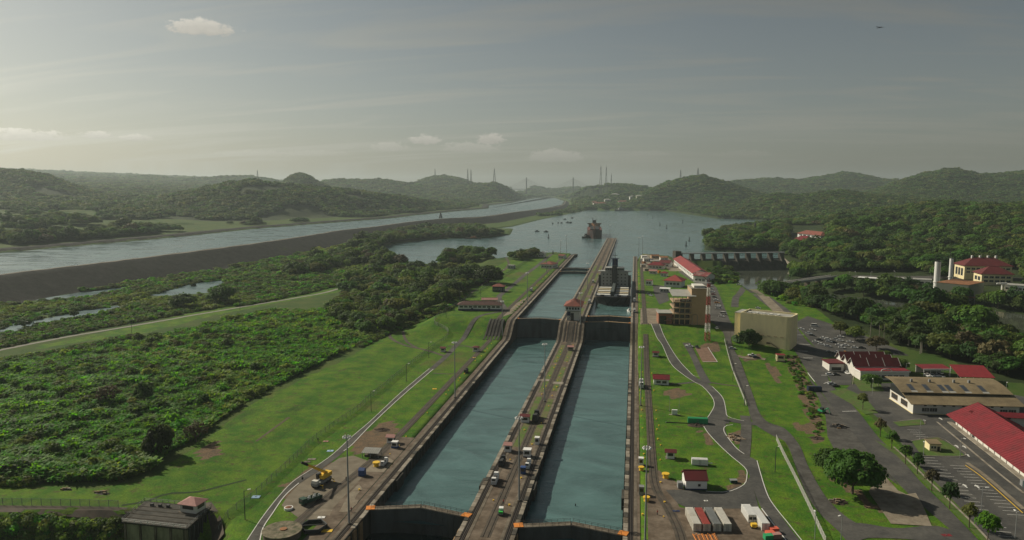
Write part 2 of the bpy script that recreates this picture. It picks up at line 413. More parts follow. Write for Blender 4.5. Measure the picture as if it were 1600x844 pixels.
# ridges: (outline of the tree tops in the photograph with a depth per point, front width, back width)
HILLS = [
    ([(-900, 285, 2700), (-500, 275, 2700), (-150, 264, 2700), (0, 261, 2700), (40, 263, 2700), (80, 272, 2700), (110, 285, 2700), (150, 297, 2700), (185, 310, 2700), (215, 327, 2700)], 620, 700),
    ([(40, 332, 2300), (100, 327, 2300), (180, 321, 2300), (230, 311, 2250), (270, 303, 2250), (330, 290, 2250), (390, 280, 2300), (450, 287, 2350), (540, 295, 2500), (620, 303, 2700), (700, 315, 2950), (752, 327, 3100)], 420, 500),
    ([(425, 294, 3500), (440, 284, 3500), (452, 275, 3500), (462, 269, 3500), (471, 268, 3500), (482, 271, 3500), (496, 281, 3500), (515, 290, 3500), (535, 297, 3500)], 420, 500),
    ([(-900, 283, 5600), (-300, 280, 5600), (80, 279, 5600), (100, 276, 5600), (130, 279, 5600), (160, 280, 5600), (200, 276, 5600), (230, 273, 5600), (270, 278, 5600), (320, 277, 5600), (380, 274, 5600), (420, 278, 5600), (450, 289, 5600)], 900, 900),
    ([(470, 292, 5000), (520, 279, 5000), (560, 280, 5000), (600, 279, 5000), (640, 285, 5000), (680, 290, 5000), (730, 294, 5000)], 800, 800),
    ([(630, 290, 5700), (650, 285, 5700), (668, 277, 5700), (690, 274, 5700), (715, 276, 5700), (735, 284, 5700), (765, 293, 5700)], 700, 700),
    ([(690, 294, 4900), (740, 286, 4900), (790, 284, 4900), (820, 287, 4900), (829, 293, 5000), (838, 303, 5100)], 600, 900),
    ([(876, 308, 4500), (886, 300, 4500), (894, 292, 4500), (920, 286, 4500), (945, 288, 4400), (955, 286, 4400), (975, 286, 4400), (1000, 289, 4400), (1025, 295, 4400)], 600, 1500),
    ([(985, 310, 3700), (1020, 292, 3700), (1045, 282, 3700), (1070, 275, 3700), (1095, 272, 3700), (1120, 278, 3700), (1150, 288, 3700), (1180, 298, 3700), (1215, 307, 3700)], 650, 700),
    ([(1120, 287, 5600), (1150, 281, 5600), (1180, 279, 5600), (1215, 278, 5600), (1245, 281, 5600), (1270, 277, 5600), (1300, 272, 5600), (1320, 268, 5600), (1345, 272, 5600), (1380, 279, 5600), (1420, 281, 5600), (1500, 285, 5600)], 900, 900),
    ([(1330, 304, 4000), (1380, 291, 4000), (1410, 279, 4000), (1440, 270, 4000), (1480, 262, 4000), (1500, 264, 4000), (1525, 271, 4000), (1560, 270, 4000), (1600, 266, 4000), (1700, 262, 4000), (1900, 272, 4000), (2500, 280, 4000)], 800, 900),
    ([(1170, 308, 2900), (1210, 300, 2900), (1250, 303, 2900), (1290, 297, 2900), (1320, 295, 2900), (1360, 301, 2900), (1420, 306, 2900), (1500, 311, 2900)], 500, 600),
    ([(1190, 333, 1900), (1220, 327, 1900), (1260, 329, 1900), (1310, 326, 1850), (1360, 328, 1800), (1420, 321, 1750), (1470, 315, 1700), (1520, 318, 1650), (1570, 319, 1600), (1620, 313, 1600), (1800, 312, 1600), (2400, 312, 1600)], 480, 500),
    ([(800, 303, 7600), (826, 297, 7600), (838, 291, 7600), (848, 294, 7600), (862, 296, 7600), (900, 292, 7600), (930, 296, 7600)], 500, 800),
]
RIDGE = [[(1272, 372, 1250), (1300, 352, 1300), (1350, 345, 1350), (1420, 350, 1350), (1500, 352, 1300), (1580, 356, 1250), (1800, 356, 1250)]]

def depth_az(x, y):
    t = x * FWD.x + y * FWD.y; s = x * RGT.x + y * RGT.y
    t1 = np.where(t > 1, t, 1)
    return t, np.where(t > 1, 800 + FPX * s / (t1 * math.cos(TH)), np.where(s > 0, 9e4, -9e4))

def pad_top(t): return np.clip(6 + t * .0022, 6, 16)      # height of the woodland canopy on the ridges

def terrain(x, y, want_mask=False):
    x = np.asarray(x, float); y = np.asarray(y, float)
    t, az = depth_az(x, y)
    n1 = fbm(x / 60, y / 60); n2 = fbm(x / 14 + 50, y / 14, 3)
    # lowlands west of the locks, lawn shelf beside them, ramp up to the upper shelf
    ramp_l = 10 * sm(506, 546, y)
    xl = np.where(y > 560, np.interp(y, [560, 700, 1100], [-165, -178, -205]), -150)
    shelf_w = sm(-22, 4, x - xl)
    low = 1.2 + 0.9 * n1 + .3 * n2
    west = low * (1 - shelf_w) + (ramp_l + .25 * n1 * sm(0, 40, -88 - x)) * shelf_w
    # the east bank
    east_n = 10 * sm(432, 540, y); east_f = 9 * sm(430, 640, y)
    k = sm(70, 150, x)
    east = east_n * (1 - k) + east_f * k
    east = east + (.5 * n1 + .25 * n2) * sm(24, 40, x) * (1 - sm(60, 80, x))
    h = np.where(x < -45, west, east)
    # ground rises gently far away
    h = h + np.where(t > 1300, (t - 1300) * .004, 0) + np.where((t > 900) & (x > 150), 2.5 * n1, 0)
    # ridges
    top = np.zeros_like(h); m_hill = np.zeros_like(h)
    for pts, wf, wb in HILLS:
        px = [p[0] for p in pts]
        py = np.interp(az, px, [p[1] for p in pts]); tt = np.interp(az, px, [p[2] for p in pts])
        inside = sm(px[0] - 25, px[0] + 5, az) * (1 - sm(px[-1] - 5, px[-1] + 25, az)) * (t > 100)
        zt = CAMZ + (YH - py) * math.cos(TH) ** 2 * tt / FPX - pad_top(tt)
        u = (t - tt) / np.where(t < tt, wf, wb)
        sh = np.exp(-np.abs(u) ** 2.2 * 1.4)
        gull = 1 + .22 * fbm(x / 260 + 9, y / 260) * np.clip(np.abs(u) * 2.5, 0, 1)
        hh = h + np.maximum(zt - h, 0) * sh * inside * gull
        top = np.maximum(top, hh - h); 
    dl = sdist(LAKE, x, y); dc = sdist(CHAN, x, y)
    top = top * np.where(t > 1100, sm(0, 260, dl) * sm(15, 200, dc), 1)
    hill = top
    h = h + hill
    # near rise under the east woods
    for pts in RIDGE:
        px = [p[0] for p in pts]
        py = np.interp(az, px, [p[1] for p in pts]); tt = np.interp(az, px, [p[2] for p in pts])
        inside = sm(px[0] - 60, px[0] + 40, az) * (t > 100)
        zt = CAMZ + (YH - py) * tt / FPX - 13
        u = (t - tt) / 260
        h = np.maximum(h, h + np.maximum(zt - h, 0) * np.exp(-u * u * 1.6) * inside)
    far_w = np.zeros_like(h)
    # canal channel on embankments
    near = (x * 0 + 1)
    west_side = (az < 905) | (t < 100)
    berm = np.where(dc > 0, 22.6 - np.maximum(dc - 9, 0) / 2.35 + .5 * n2, 0)
    farside = sm(0, 1, (t - np.interp(az, [-500, 0, 400, 600, 760, 800], [700, 880, 1420, 1750, 2900, 3600])) / 60) * (az < 800)
    base_far = np.where(farside > .5, 24 + np.maximum(dc - 60, 0) * .045 + 5 * sm(.0, .3, n1) * sm(30, 90, dc), -50)
    base_far = np.where(az < 860, base_far, -50)
    hb = np.maximum(np.maximum(h, berm), np.where(dc > 0, np.minimum(base_far, 24 + dc * .12), -50))
    rock = ((berm > h - .3) & (dc > 0) & (dc < 75) & west_side) * 1.0
    rock = np.where((farside > .5) & (dc > 26 + 14 * n1), 0, rock)
    h = np.where(west_side, hb, h)
    h = np.where(dc < 0, np.maximum(CHANZ + .6 - (-dc) * .35, 14), h)
    d = sdist(POND2, x, y); h = np.where(d < 0, CHANZ - 3, h)
    # lake and its rims
    rim = np.where((dl > 0) & (y > 700), 8.6 + .5 * n2 - np.maximum(dl - 18, 0) / 7, -50)
    trough = (x > -89.6) & (x < 0.6) & (y > 100) & (y < 1150)
    h = np.where(dl > 0, np.maximum(h, np.where((x < 80) | (t > 1150), rim, -50)), h)
    h = np.where(dl < 0, np.maximum(LAKEZ + .7 + dl * .25, 2.5), h)
    # tail water below the spillway and the river
    dr = sdist(RIVER, x, y)
    h = np.where((x > 110) & (dr < 70), np.where(dr < 0, -6.5, np.minimum(h, -2.6 + .8 * n2 + np.maximum(dr, 0) * (.16))), h)
    h = np.where(x > 60, np.where(sdist(FOOT_L, x, y) < 0, np.minimum(h, -1.2 + .5 * n2), h), h)
    df = sdist(FOOT, x, y); h = np.where((x > 60) & (df < 12), np.minimum(h, -6.5 + np.maximum(df, 0) * 1.0), h)
    for mp in MARSH:
        d = sdist(mp, x, y)
        h = np.where((d < 4) & (dc > 60), np.minimum(h, 1.2 + .12 * d + .7 * n2), h)
    # lock trough, and the solid walls over it
    h = np.where(trough, -24.0, h)
    wall = ((x > -93.1) & (x < -86)) | ((x > -3) & (x < 3.2))
    h = np.where(wall & (y < 1150) & (y > 100), np.where((x < -91.5) | (x > 2), np.minimum(h, 0 + 10 * sm(512, 534, y)) - 1.0, -24), h)
    # hollow beside the culvert deck at the near west corner
    dp = sdist(PIT, x, y); h = np.where(dp < 8, np.minimum(h, -9 + 1.15 * np.maximum(dp, 0) + n2), h)
    if want_mask:
        return h, dict(rock=rock, hill=hill, dl=dl, dc=dc, dr=dr, t=t, az=az, farside=farside)
    return h
FOOT = wpoly([(1142, 421), (1228, 419.5), (1236, 428), (1226, 440), (1172, 448), (1150, 441)], -3.0)
FOOT_L = wpoly([(1085, 421), (1150, 421), (1156, 443), (1112, 443), (1096, 432)], -1.0)
PIT = wpoly([(-300, 850), (60, 822), (195, 822), (290, 828), (322, 818), (322, 900), (-300, 1000)], 0)

# grid: fine where the locks are, coarser outwards, one sheet to the horizon
def axis(lo, hi, a, b, step, g):
    c = list(np.arange(a, b + .1, step)); s = step
    while c[-1] < hi: s = max(step, (c[-1] - b) * g + step); c.append(c[-1] + s)
    s = step
    while c[0] > lo: s = max(step, (a - c[0]) * g + step); c.insert(0, c[0] - s)
    return np.array(c)
GX = axis(-9500, 9500, -420, 300, 3.0, .017); GX = np.unique(np.concatenate([GX, [-93.12, -93.08, -89.61, -89.59, .59, .61, 3.19, 3.21]]))
GY = axis(40, 16000, 150, 760, 3.2, .0062)
XX, YY = np.meshgrid(GX, GY)
HH, MK = terrain(XX, YY, True)

def hgt(x, y):
    """height of the ground sheet (bilinear on its own grid)"""
    x = np.atleast_1d(np.asarray(x, float)); y = np.atleast_1d(np.asarray(y, float))
    i = np.clip(np.searchsorted(GX, x) - 1, 0, len(GX) - 2); j = np.clip(np.searchsorted(GY, y) - 1, 0, len(GY) - 2)
    fx = np.clip((x - GX[i]) / (GX[i + 1] - GX[i]), 0, 1); fy = np.clip((y - GY[j]) / (GY[j + 1] - GY[j]), 0, 1)
    return (HH[j, i] * (1 - fx) + HH[j, i + 1] * fx) * (1 - fy) + (HH[j + 1, i] * (1 - fx) + HH[j + 1, i + 1] * fx) * fy
def h1(x, y): return float(hgt(x, y)[0])
_K = np.geomspace(190, 9000, 1600)
def GT(px, py):
    """point of the ground sheet that the pixel looks at"""
    d = ray(px, py)
    z = CAMZ + d.z * _K - hgt(d.x * _K, d.y * _K)
    i = int(np.argmax(z < 0)) if (z < 0).any() else len(_K) - 1
    k = _K[i - 1] + (_K[i] - _K[i - 1]) * z[i - 1] / max(z[i - 1] - z[i], 1e-6)
    x, y = d.x * k, d.y * k
    return Vector((x, y, h1(x, y)))

def build_ground():
    keep_v = np.ones(XX.size, bool)
    t, az = MK['t'], MK['az']
    ny, nx = XX.shape
    ok = (t > 20) & (az > -1500) & (az < 3100) & (t < 9000) | ((t < 420) & (np.abs(XX) < 900))
    q = ok[:-1, :-1] & ok[1:, :-1] & ok[:-1, 1:] & ok[1:, 1:]
    jj, ii = np.nonzero(q)
    a = jj * nx + ii
    F4 = np.stack([a, a + 1, a + nx + 1, a + nx], 1)
    used = np.zeros(nx * ny, bool); used[F4.ravel()] = True
    remap = np.cumsum(used) - 1
    co = np.stack([XX.ravel(), YY.ravel(), HH.ravel()], 1)[used]
    F4 = remap[F4]
    me = bpy.data.meshes.new('ground')
    me.vertices.add(len(co)); me.vertices.foreach_set('co', co.ravel())
    me.loops.add(F4.size); me.loops.foreach_set('vertex_index', F4.ravel().astype(np.int32))
    me.polygons.add(len(F4)); me.polygons.foreach_set('loop_start', np.arange(0, F4.size, 4, dtype=np.int32))
    me.polygons.foreach_set('use_smooth', np.ones(len(F4), bool))
    me.update(calc_edges=True)
    # cover: red = mown lawn, green = dark rock, blue = woodland floor
    x, y = XX.ravel()[used], YY.ravel()[used]
    g = {k: v.ravel()[used] for k, v in MK.items()}
    px, py, _ = proj(x, y, co[:, 2])
    lawn = inpoly(px, py, LAWN_W) | inpoly(px, py, LAWN_W2) | ((x > 2) & (x < 150) & (y < 900) & inpoly(px, py, LAWN_E))
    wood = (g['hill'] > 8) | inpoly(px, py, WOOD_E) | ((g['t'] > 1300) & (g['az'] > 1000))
    bare = np.zeros(len(x))
    for p in DIRT: bare = np.maximum(bare, inpoly(px, py, p) * 1.0)
    colr = np.zeros((len(x), 4), np.float32)
    colr[:, 0] = lawn; colr[:, 1] = g['rock']; colr[:, 2] = wood & ~lawn; colr[:, 3] = bare
    for k in range(3): pass
    ca = me.color_attributes.new('cover', 'FLOAT_COLOR', 'POINT'); ca.data.foreach_set('color', colr.ravel())
    m = bpy.data.materials.new('ground'); m.use_nodes = True
    nt = m.node_tree; N = nt.nodes; L = nt.links; b = N['Principled BSDF']; b.inputs['Roughness'].default_value = .95; b.inputs['Specular IOR Level'].default_value = .12
    geo = N.new('ShaderNodeNewGeometry'); at = N.new('ShaderNodeAttribute'); at.attribute_name = 'cover'
    sp = N.new('ShaderNodeSeparateColor'); L.new(at.outputs['Color'], sp.inputs[0])
    def noise(s, det=5, ro=.65, st=None):
        n = N.new('ShaderNodeTexNoise'); n.inputs['Scale'].default_value = s; n.inputs['Detail'].default_value = det; n.inputs['Roughness'].default_value = ro
        v = geo.outputs['Position']
        if st: mp = N.new('ShaderNodeMapping'); mp.inputs['Scale'].default_value = st; mp.inputs['Rotation'].default_value = (0, 0, R(25)); L.new(v, mp.inputs[0]); v = mp.outputs[0]
        L.new(v, n.inputs['Vector']); return n.outputs[0]
    def rng(x, lo, hi, a=0., bb=1.):
        r = N.new('ShaderNodeMapRange'); r.inputs[1].default_value = lo; r.inputs[2].default_value = hi; r.inputs[3].default_value = a; r.inputs[4].default_value = bb; L.new(x, r.inputs[0]); return r.outputs[0]
    def mix(f, a, bb):
        mx = N.new('ShaderNodeMix'); mx.data_type = 'RGBA'
        for i, v in ((0, f), (6, a), (7, bb)):
            if isinstance(v, tuple): mx.inputs[i].default_value = (*v, 1)
            else: L.new(v, mx.inputs[i])
        return mx.outputs[2]
    def soft(ch, s):       # ragged edge between covers
        a = N.new('ShaderNodeMath'); a.operation = 'ADD'; L.new(ch, a.inputs[0]); L.new(rng(noise(s, 4), 0, 1, -.5, .5), a.inputs[1])
        return rng(a.outputs[0], .38, .62)
    nA, nB, nC = noise(.035), noise(.3, 4), noise(1.6, 4)
    grass = mix(rng(noise(.09, 6, .72), .40, .60), (.038, .114, .009), (.094, .168, .014))
    grass = mix(rng(noise(.022, 4, .6, (1, .5, 1)), .60, .72), grass, (.105, .092, .035))
    grass = mix(rng(nB, .54, .70), grass, (.078, .074, .028))
    grass = mix(rng(noise(.07, 6, .75, (1, .35, 1)), .56, .70), grass, (.032, .075, .012))
    rough = mix(rng(nA, .40, .62), (.040, .082, .016), (.072, .100, .024))
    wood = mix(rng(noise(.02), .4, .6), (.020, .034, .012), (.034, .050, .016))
    far = rough
    rock = mix(rng(noise(.10, 7, .85), .36, .66), (.011, .012, .011), (.046, .045, .040))
    rock = mix(rng(noise(.05, 6, .8, (1, .25, 1)), .60, .70), rock, (.035, .050, .016))
    dirt = mix(rng(nB, .35, .65), (.17, .115, .07), (.10, .08, .055))
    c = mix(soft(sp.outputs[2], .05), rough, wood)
    c = mix(soft(sp.outputs[0], .15), c, grass)
    c = mix(soft(sp.outputs[1], .12), c, rock)
    c = mix(soft(at.outputs['Alpha'], .2), c, dirt)
    hs = N.new('ShaderNodeHueSaturation'); L.new(c, hs.inputs['Color']); L.new(rng(nC, .3, .7, .68, 1.32), hs.inputs['Value'])
    L.new(hs.outputs[0], b.inputs['Base Color'])
    bp = N.new('ShaderNodeBump'); bp.inputs['Distance'].default_value = .35; L.new(noise(.9, 6, .7), bp.inputs['Height']); L.new(bp.outputs[0], b.inputs['Normal'])
    me.materials.append(m)
    link('ground', me, kind='structure')

def inpoly(px, py, poly):
    px = np.asarray(px); py = np.asarray(py); ins = np.zeros(px.shape, bool); n = len(poly)
    for i in range(n):
        ax, ay = poly[i]; bx, by = poly[(i + 1) % n]
        c = ((ay > py) != (by > py))
        if by != ay: ins ^= c & (px < ax + (bx - ax) * (py - ay) / (by - ay))
    return ins
# cover outlines (edges of lawn, wood and bare soil, as the photograph shows them on the ground)
LAWN_W = [(-300, 768), (0, 752), (80, 760), (150, 762), (215, 752), (245, 742), (300, 700), (340, 672), (400, 628), (480, 588), (545, 560), (590, 532), (640, 510), (700, 478), (735, 455), (745, 430), (800, 405), (895, 395), (895, 420), (600, 800), (560, 900), (-300, 900)]
LAWN_W2 = [(60, 540), (200, 512), (330, 482), (460, 456), (520, 446), (540, 455), (430, 474), (330, 494), (230, 520), (120, 535), (60, 546)]
LAWN_E = [(992, 400), (1330, 400), (1320, 560), (1350, 640), (1600, 900), (975, 900)]
WOOD_E = [(1200, 470), (1225, 450), (1215, 430), (1100, 390), (1100, 340), (1900, 300), (1900, 640), (1600, 600), (1560, 596), (1480, 560), (1400, 540), (1300, 505), (1240, 488)]
DIRT = [[(1226, 556), (1246, 556), (1258, 585), (1276, 630), (1288, 690), (1272, 694), (1260, 650), (1244, 600)], [(1195, 566), (1215, 575), (1222, 600), (1214, 600)], [(1030, 612), (1062, 606), (1080, 616), (1050, 624)], [(1112, 700), (1090, 672), (1098, 670), (1120, 692)], [(1090, 540), (1118, 534), (1128, 548), (1110, 552)], [(545, 690), (610, 655), (625, 672), (600, 700), (556, 712)], [(1395, 810), (1350, 790), (1330, 770), (1285, 740), (1270, 716), (1290, 735), (1340, 765)], [(1165, 700), (1145, 690), (1140, 675), (1160, 672)],
        [(1162, 700), (1170, 745), (1150, 770), (1128, 770), (1156, 745)], [(1240, 660), (1270, 670), (1275, 680), (1240, 672)], [(1160, 556), (1190, 552), (1188, 562), (1165, 564)],
        [(310, 705), (340, 688), (345, 712), (315, 718)], [(440, 760), (480, 728), (530, 720), (560, 735), (545, 770), (500, 800), (455, 800)], [(700, 395), (730, 392), (760, 402), (720, 405)]]
build_ground()

# ------------------------------------------------------------------ sheets of water
def water_sheet(name, poly, z, m):
    mb = MB(); n = len(poly); mb.add([(x, y, z) for x, y in poly], [tuple(range(n))])
    me = mb.mesh(name); bm = bmesh.new(); bm.from_mesh(me)
    bm.faces.ensure_lookup_table(); bm.normal_update()
    if bm.faces[0].normal.z < 0: bmesh.ops.reverse_faces(bm, faces=bm.faces)
    bmesh.ops.triangulate(bm, faces=bm.faces); bm.to_mesh(me); bm.free(); me.materials.append(m)
    return link(name, me, kind='structure')
def grow(poly, d):
    c = poly.mean(0); out = []
    n = len(poly); ar = sum(poly[i][0] * poly[(i + 1) % n][1] - poly[(i + 1) % n][0] * poly[i][1] for i in range(n)); s = 1 if ar > 0 else -1
    for i in range(n):
        e = poly[(i + 1) % n] - poly[i - 1]; e = e / max(np.linalg.norm(e), 1e-6)
        out.append(poly[i] + s * d * np.array([e[1], -e[0]]))
    return np.array(out)
wm_lake = water_mat('lake water', (.085, .150, .155), .13, .30, .32, .5, .03)
wm_lock = water_mat('lock water', (.078, .150, .148), .08, .17, .6, .55, .05)
wm_chan = water_mat('channel water', (.085, .14, .145), .24, .32, .25, .3, .03)
wm_sea = water_mat('tail water', (.010, .030, .028), .06, .03, .6)
wm_river = water_mat('river water', (.060, .070, .050), .05, .02, .4)
water_sheet('lake_water', [p for p in LAKE], LAKEZ, wm_lake)
water_sheet('channel_water', [p for p in grow(CHAN, 3.0)], CHANZ, wm_chan)
water_sheet('pool_water', [p for p in grow(FOOT, 6)], -3.03, wm_river)
water_sheet('pond_water', [p for p in POND2], CHANZ, wm_chan)
water_sheet('river_water', [p for p in grow(RIVER, 12)], -3.0, wm_river)
for p in MARSH: water_sheet('marsh_water', [q for q in grow(p, 5)], 1.25, wm_chan)
def rect(x0, x1, y0, y1): return [(x0, y0), (x1, y0), (x1, y1), (x0, y1)]
water_sheet('chamber_water', rect(-88.6, -53.2, 230, 545.2), -4.6, wm_lock)
water_sheet('chamber_water', rect(-36.2, -.8, 226, 543), -4.6, wm_lock)
water_sheet('chamber_water', rect(-88.6, -53.2, 545.2, 1300), LAKEZ - .05, wm_lock)
water_sheet('chamber_water', rect(-36.2, -.8, 565, 1300), LAKEZ - .05, wm_lock)
water_sheet('chamber_water', rect(-36.2, -.8, 543, 565), 4.0, wm_lock)
water_sheet('tail_water', rect(-88.6, -53.2, 100, 230), -8.5, wm_sea)
water_sheet('tail_water', rect(-36.2, -.8, 100, 226), -15, wm_sea)
# ------------------------------------------------------------------ draped sheets and strips
def resample(P, step):
    P = [Vector((p[0], p[1])) for p in P]
    if len(P) > 2:
        Q = []
        for i in range(len(P) - 1):
            p0, p1, p2, p3 = P[max(i - 1, 0)], P[i], P[i + 1], P[min(i + 2, len(P) - 1)]
            for k in range(8):
                t = k / 8
                Q.append(0.5 * ((2 * p1) + (p2 - p0) * t + (2 * p0 - 5 * p1 + 4 * p2 - p3) * t * t + (3 * p1 - p0 - 3 * p2 + p3) * t ** 3))
        Q.append(P[-1]); P = Q
    L = [0]
    for a, b in zip(P, P[1:]): L.append(L[-1] + (b - a).length)
    n = max(2, int(L[-1] / step) + 1) if step >= 0 else int(-step)
    x = np.interp(np.linspace(0, L[-1], n), L, [p.x for p in P]); y = np.interp(np.linspace(0, L[-1], n), L, [p.y for p in P])
    return np.stack([x, y], 1)
def offset(P, d):
    T = np.gradient(P, axis=0); T /= np.maximum(np.linalg.norm(T, axis=1, keepdims=True), 1e-9)
    return P + d * np.stack([-T[:, 1], T[:, 0]], 1)
def px2w(pts): return [tuple(GT(x, y)[:2]) for x, y in pts]
def ribbon(name, A, B, m, off=.06, cols=4, **kw):
    """strip between two edge lines, lying on the ground"""
    n = max(len(A), len(B)); 
    if len(A) != len(B): A, B = resample(A, -n), resample(B, -n)
    mb = MB(); vs = []
    for k in range(cols + 1):
        P = A + (B - A) * (k / cols)
        z = np.maximum(hgt(P[:, 0], P[:, 1]), hgt(P[:, 0] + .8, P[:, 1] + .8)) + off
        vs.append(np.column_stack([P, z]))
    n = len(A); V = np.concatenate(vs); fs = []
    for k in range(cols):
        for i in range(n - 1):
            a = k * n + i; fs.append((a, a + 1, a + n + 1, a + n))
    mb.add([tuple(v) for v in V], fs)
    me = mb.mesh(name); me.materials.append(m)
    bm = bmesh.new(); bm.from_mesh(me); bm.normal_update()
    if sum(f.normal.z for f in bm.faces) < 0: bmesh.ops.reverse_faces(bm, faces=bm.faces)
    bm.to_mesh(me); bm.free()
    return link(name, me, **kw)
def path(name, px, width, m, off=.06, step=4, world=False, cols=2, **kw):
    P = resample(px if world else px2w(px), step)
    return ribbon(name, offset(P, width / 2), offset(P, -width / 2), m, off, cols, **kw)
def sheet(name, px, m, off=.05, cell=6, world=False, **kw):
    """area lying on the ground"""
    W_ = px if world else px2w(px)
    mb = MB(); mb.add([(x, y, 0) for x, y in W_], [tuple(range(len(W_)))]); me = mb.mesh(name)
    bm = bmesh.new(); bm.from_mesh(me); bmesh.ops.triangulate(bm, faces=bm.faces)
    for _ in range(6):
        e = [e for e in bm.edges if e.calc_length() > cell]
        if not e or len(bm.faces) > 6000: break
        bmesh.ops.subdivide_edges(bm, edges=e, cuts=1); bmesh.ops.triangulate(bm, faces=[f for f in bm.faces if len(f.verts) > 3])
    V = np.array([v.co[:2] for v in bm.verts]); z = hgt(V[:, 0], V[:, 1])
    for v, zz in zip(bm.verts, z): v.co.z = zz + off
    bm.normal_update()
    for f in bm.faces:
        if f.normal.z < 0: f.normal_flip()
    bm.to_mesh(me); bm.free(); me.materials.append(m)
    return link(name, me, **kw)

# ------------------------------------------------------------------ lock walls
RA, RB, UP = 512.0, 534.0, 10.0
def zp(y): return UP * min(1, max(0, (y - RA) / (RB - RA)))
def ysamp(y0, y1):
    c = [y0] + [v for v in (RA - 3, RA, RA + 3, RA + 7, RA + 11, RA + 15, RB - 3, RB, RB + 3) if y0 < v < y1] + [y1]
    return c
def zs(y):        # ramp with eased ends
    if y <= RA - 3 or y >= RB + 3: return zp(y)
    t = (y - (RA - 3)) / (RB - RA + 6); return UP * (t * t * (3 - 2 * t))
def wall_strip(mb, x0, x1, y0, y1, off, depth):
    rings = []
    for y in ysamp(y0, y1):
        z = zs(y) + off; b = z - depth if depth < 15 else -24
        rings.append([(x0, y, b), (x1, y, b), (x1, y, z), (x0, y, z)])
    return mb.loft(rings)
TURF = mat('wall turf', (.075, .13, .022), .95, .3, .8, .05, 3, c2=(.14, .11, .06), f2=.46, s2=.16)
def coping_run(root, x0, x1, y0, y1, lim):
    """edge stones, one by one where near, joined beyond"""
    rest = MB(); y = y0; k = 0
    ms = []
    for v in range(3):
        b = MB(); b.box(-.5 * (x1 - x0) + .02 * v, -1.75, -.35, .5 * (x1 - x0), 1.75, .12 + .09 * v); me = b.mesh('coping_stone'); me.materials.append((M['coping'], M['concrete'], M['darkconc'])[v]); ms.append(me)
    while y < y1:
        ym = y + 1.8
        if RA - 6 < ym < RB + 6: y += 3.7; continue
        z = zs(ym)
        if ym < lim:
            o = link('coping_stone', ms[rnd.choice((0, 0, 0, 1, 1, 2))], root, ((x0 + x1) / 2 + rnd.uniform(-.06, .06), ym, z))
        else:
            rest.box(x0, ym - 1.75, z - .3, x1, ym + 1.75, z + rnd.choice((.12, .2, .3)))
        y += 3.7
    rest.build('far_coping', M['coping'], root, kind='stuff')
    r = MB(); wall_strip(r, x0, x1, RA - 4.5, RB + 4.5, .2, .5); r.build('ramp_coping', M['concrete'], root)

def lock_wall(label, x0, x1, y1, edges):
    root = thing('lock_wall', label, 'lock wall')
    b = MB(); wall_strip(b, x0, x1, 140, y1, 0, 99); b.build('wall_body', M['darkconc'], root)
    b = MB(); wall_strip(b, x0 + .3, x1 - .3, 140, y1, .03, .02); b.build('wall_top', M['apron'], root)
    for (e, s) in edges:                       # e: water side x, s: direction into the wall
        q = lambda a, c: (min(e + s * a, e + s * c), max(e + s * a, e + s * c))
        coping_run(root, *q(-.12, 1.35), 214, y1, 430)
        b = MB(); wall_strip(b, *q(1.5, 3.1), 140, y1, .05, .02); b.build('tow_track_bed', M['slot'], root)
        for a in (1.65, 2.85):
            b = MB(); wall_strip(b, *q(a - .06, a + .06), 140, y1, .2, .16); b.build('rail', M['rail'], root)
        b = MB(); wall_strip(b, *q(2.15, 2.35), 140, y1, .16, .12); b.build('rack_rail', M['rail'], root)
        b = MB(); wall_strip(b, *q(3.25, 4.3), 140, y1, .1, .12); b.build('ledge', M['concrete'], root)
        # timber and steel fender along the water line of the near part
        b = MB()
        for k in range(0, 60):
            yy = 232 + k * 4.6
            xx = e - s * .12
            b.box(min(xx, xx - s * .35), yy, -4.3, max(xx, xx - s * .35), yy + .5, -.6)
        b.build('fender_posts', M['darksteel'], root, kind='stuff')
    return root
LW = lock_wall('west lock wall along the left lane, with grass behind its tow track', -93.4, -87.3, 1072, [(-87.3, -1)])
CW = lock_wall('centre lock wall dividing the two lanes, long tip reaching into the lake', -53.8, -35.5, 1440, [(-53.8, 1), (-35.5, -1)])
RW = lock_wall('east lock wall along the right lane, below the visitor building', -2.0, 3.6, 1062, [(-2.0, 1)])
# return track and turf along the middle of the centre wall
def sub(root, name, x0, x1, y0, y1, off, m):
    b = MB(); wall_strip(b, x0, x1, y0, y1, off, .05); return b.build(name, m, root)
sub(CW, 'return_track_bed', -46.2, -43.0, 215, 1400, .08, M['track'])
for a in (-45.4, -43.8): sub(CW, 'rail', a - .07, a + .07, 215, 1400, .2, M['rail'])
for (a, b_) in ((296, 330), (333, 372), (380, 441), (448, 500), (566, 600), (612, 660), (668, 740), (752, 850), (862, 930)):
    sub(CW, 'turf', -49.3, -46.4, a, b_, .06, TURF); sub(CW, 'turf', -42.8, -39.9, a + 4, b_ - 3, .06, TURF)
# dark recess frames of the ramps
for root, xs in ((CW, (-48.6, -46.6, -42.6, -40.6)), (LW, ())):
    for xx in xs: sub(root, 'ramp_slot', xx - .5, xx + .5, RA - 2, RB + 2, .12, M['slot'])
b = MB()
for xx in (-106, -103.5, -101, -98.5, -96): wall_strip(b, xx - .6, xx + .6, RA - 4, RB + 3, .35, 4)
b.build('ramp_wall', M['darkconc'], LW)
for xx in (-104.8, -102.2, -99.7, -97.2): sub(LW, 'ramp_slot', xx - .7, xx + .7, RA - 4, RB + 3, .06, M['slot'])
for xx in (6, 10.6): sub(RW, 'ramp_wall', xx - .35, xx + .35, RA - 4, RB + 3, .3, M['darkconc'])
sub(RW, 'ramp_slot', 6.4, 10.2, RA - 4, RB + 3, .1, M['slot'])
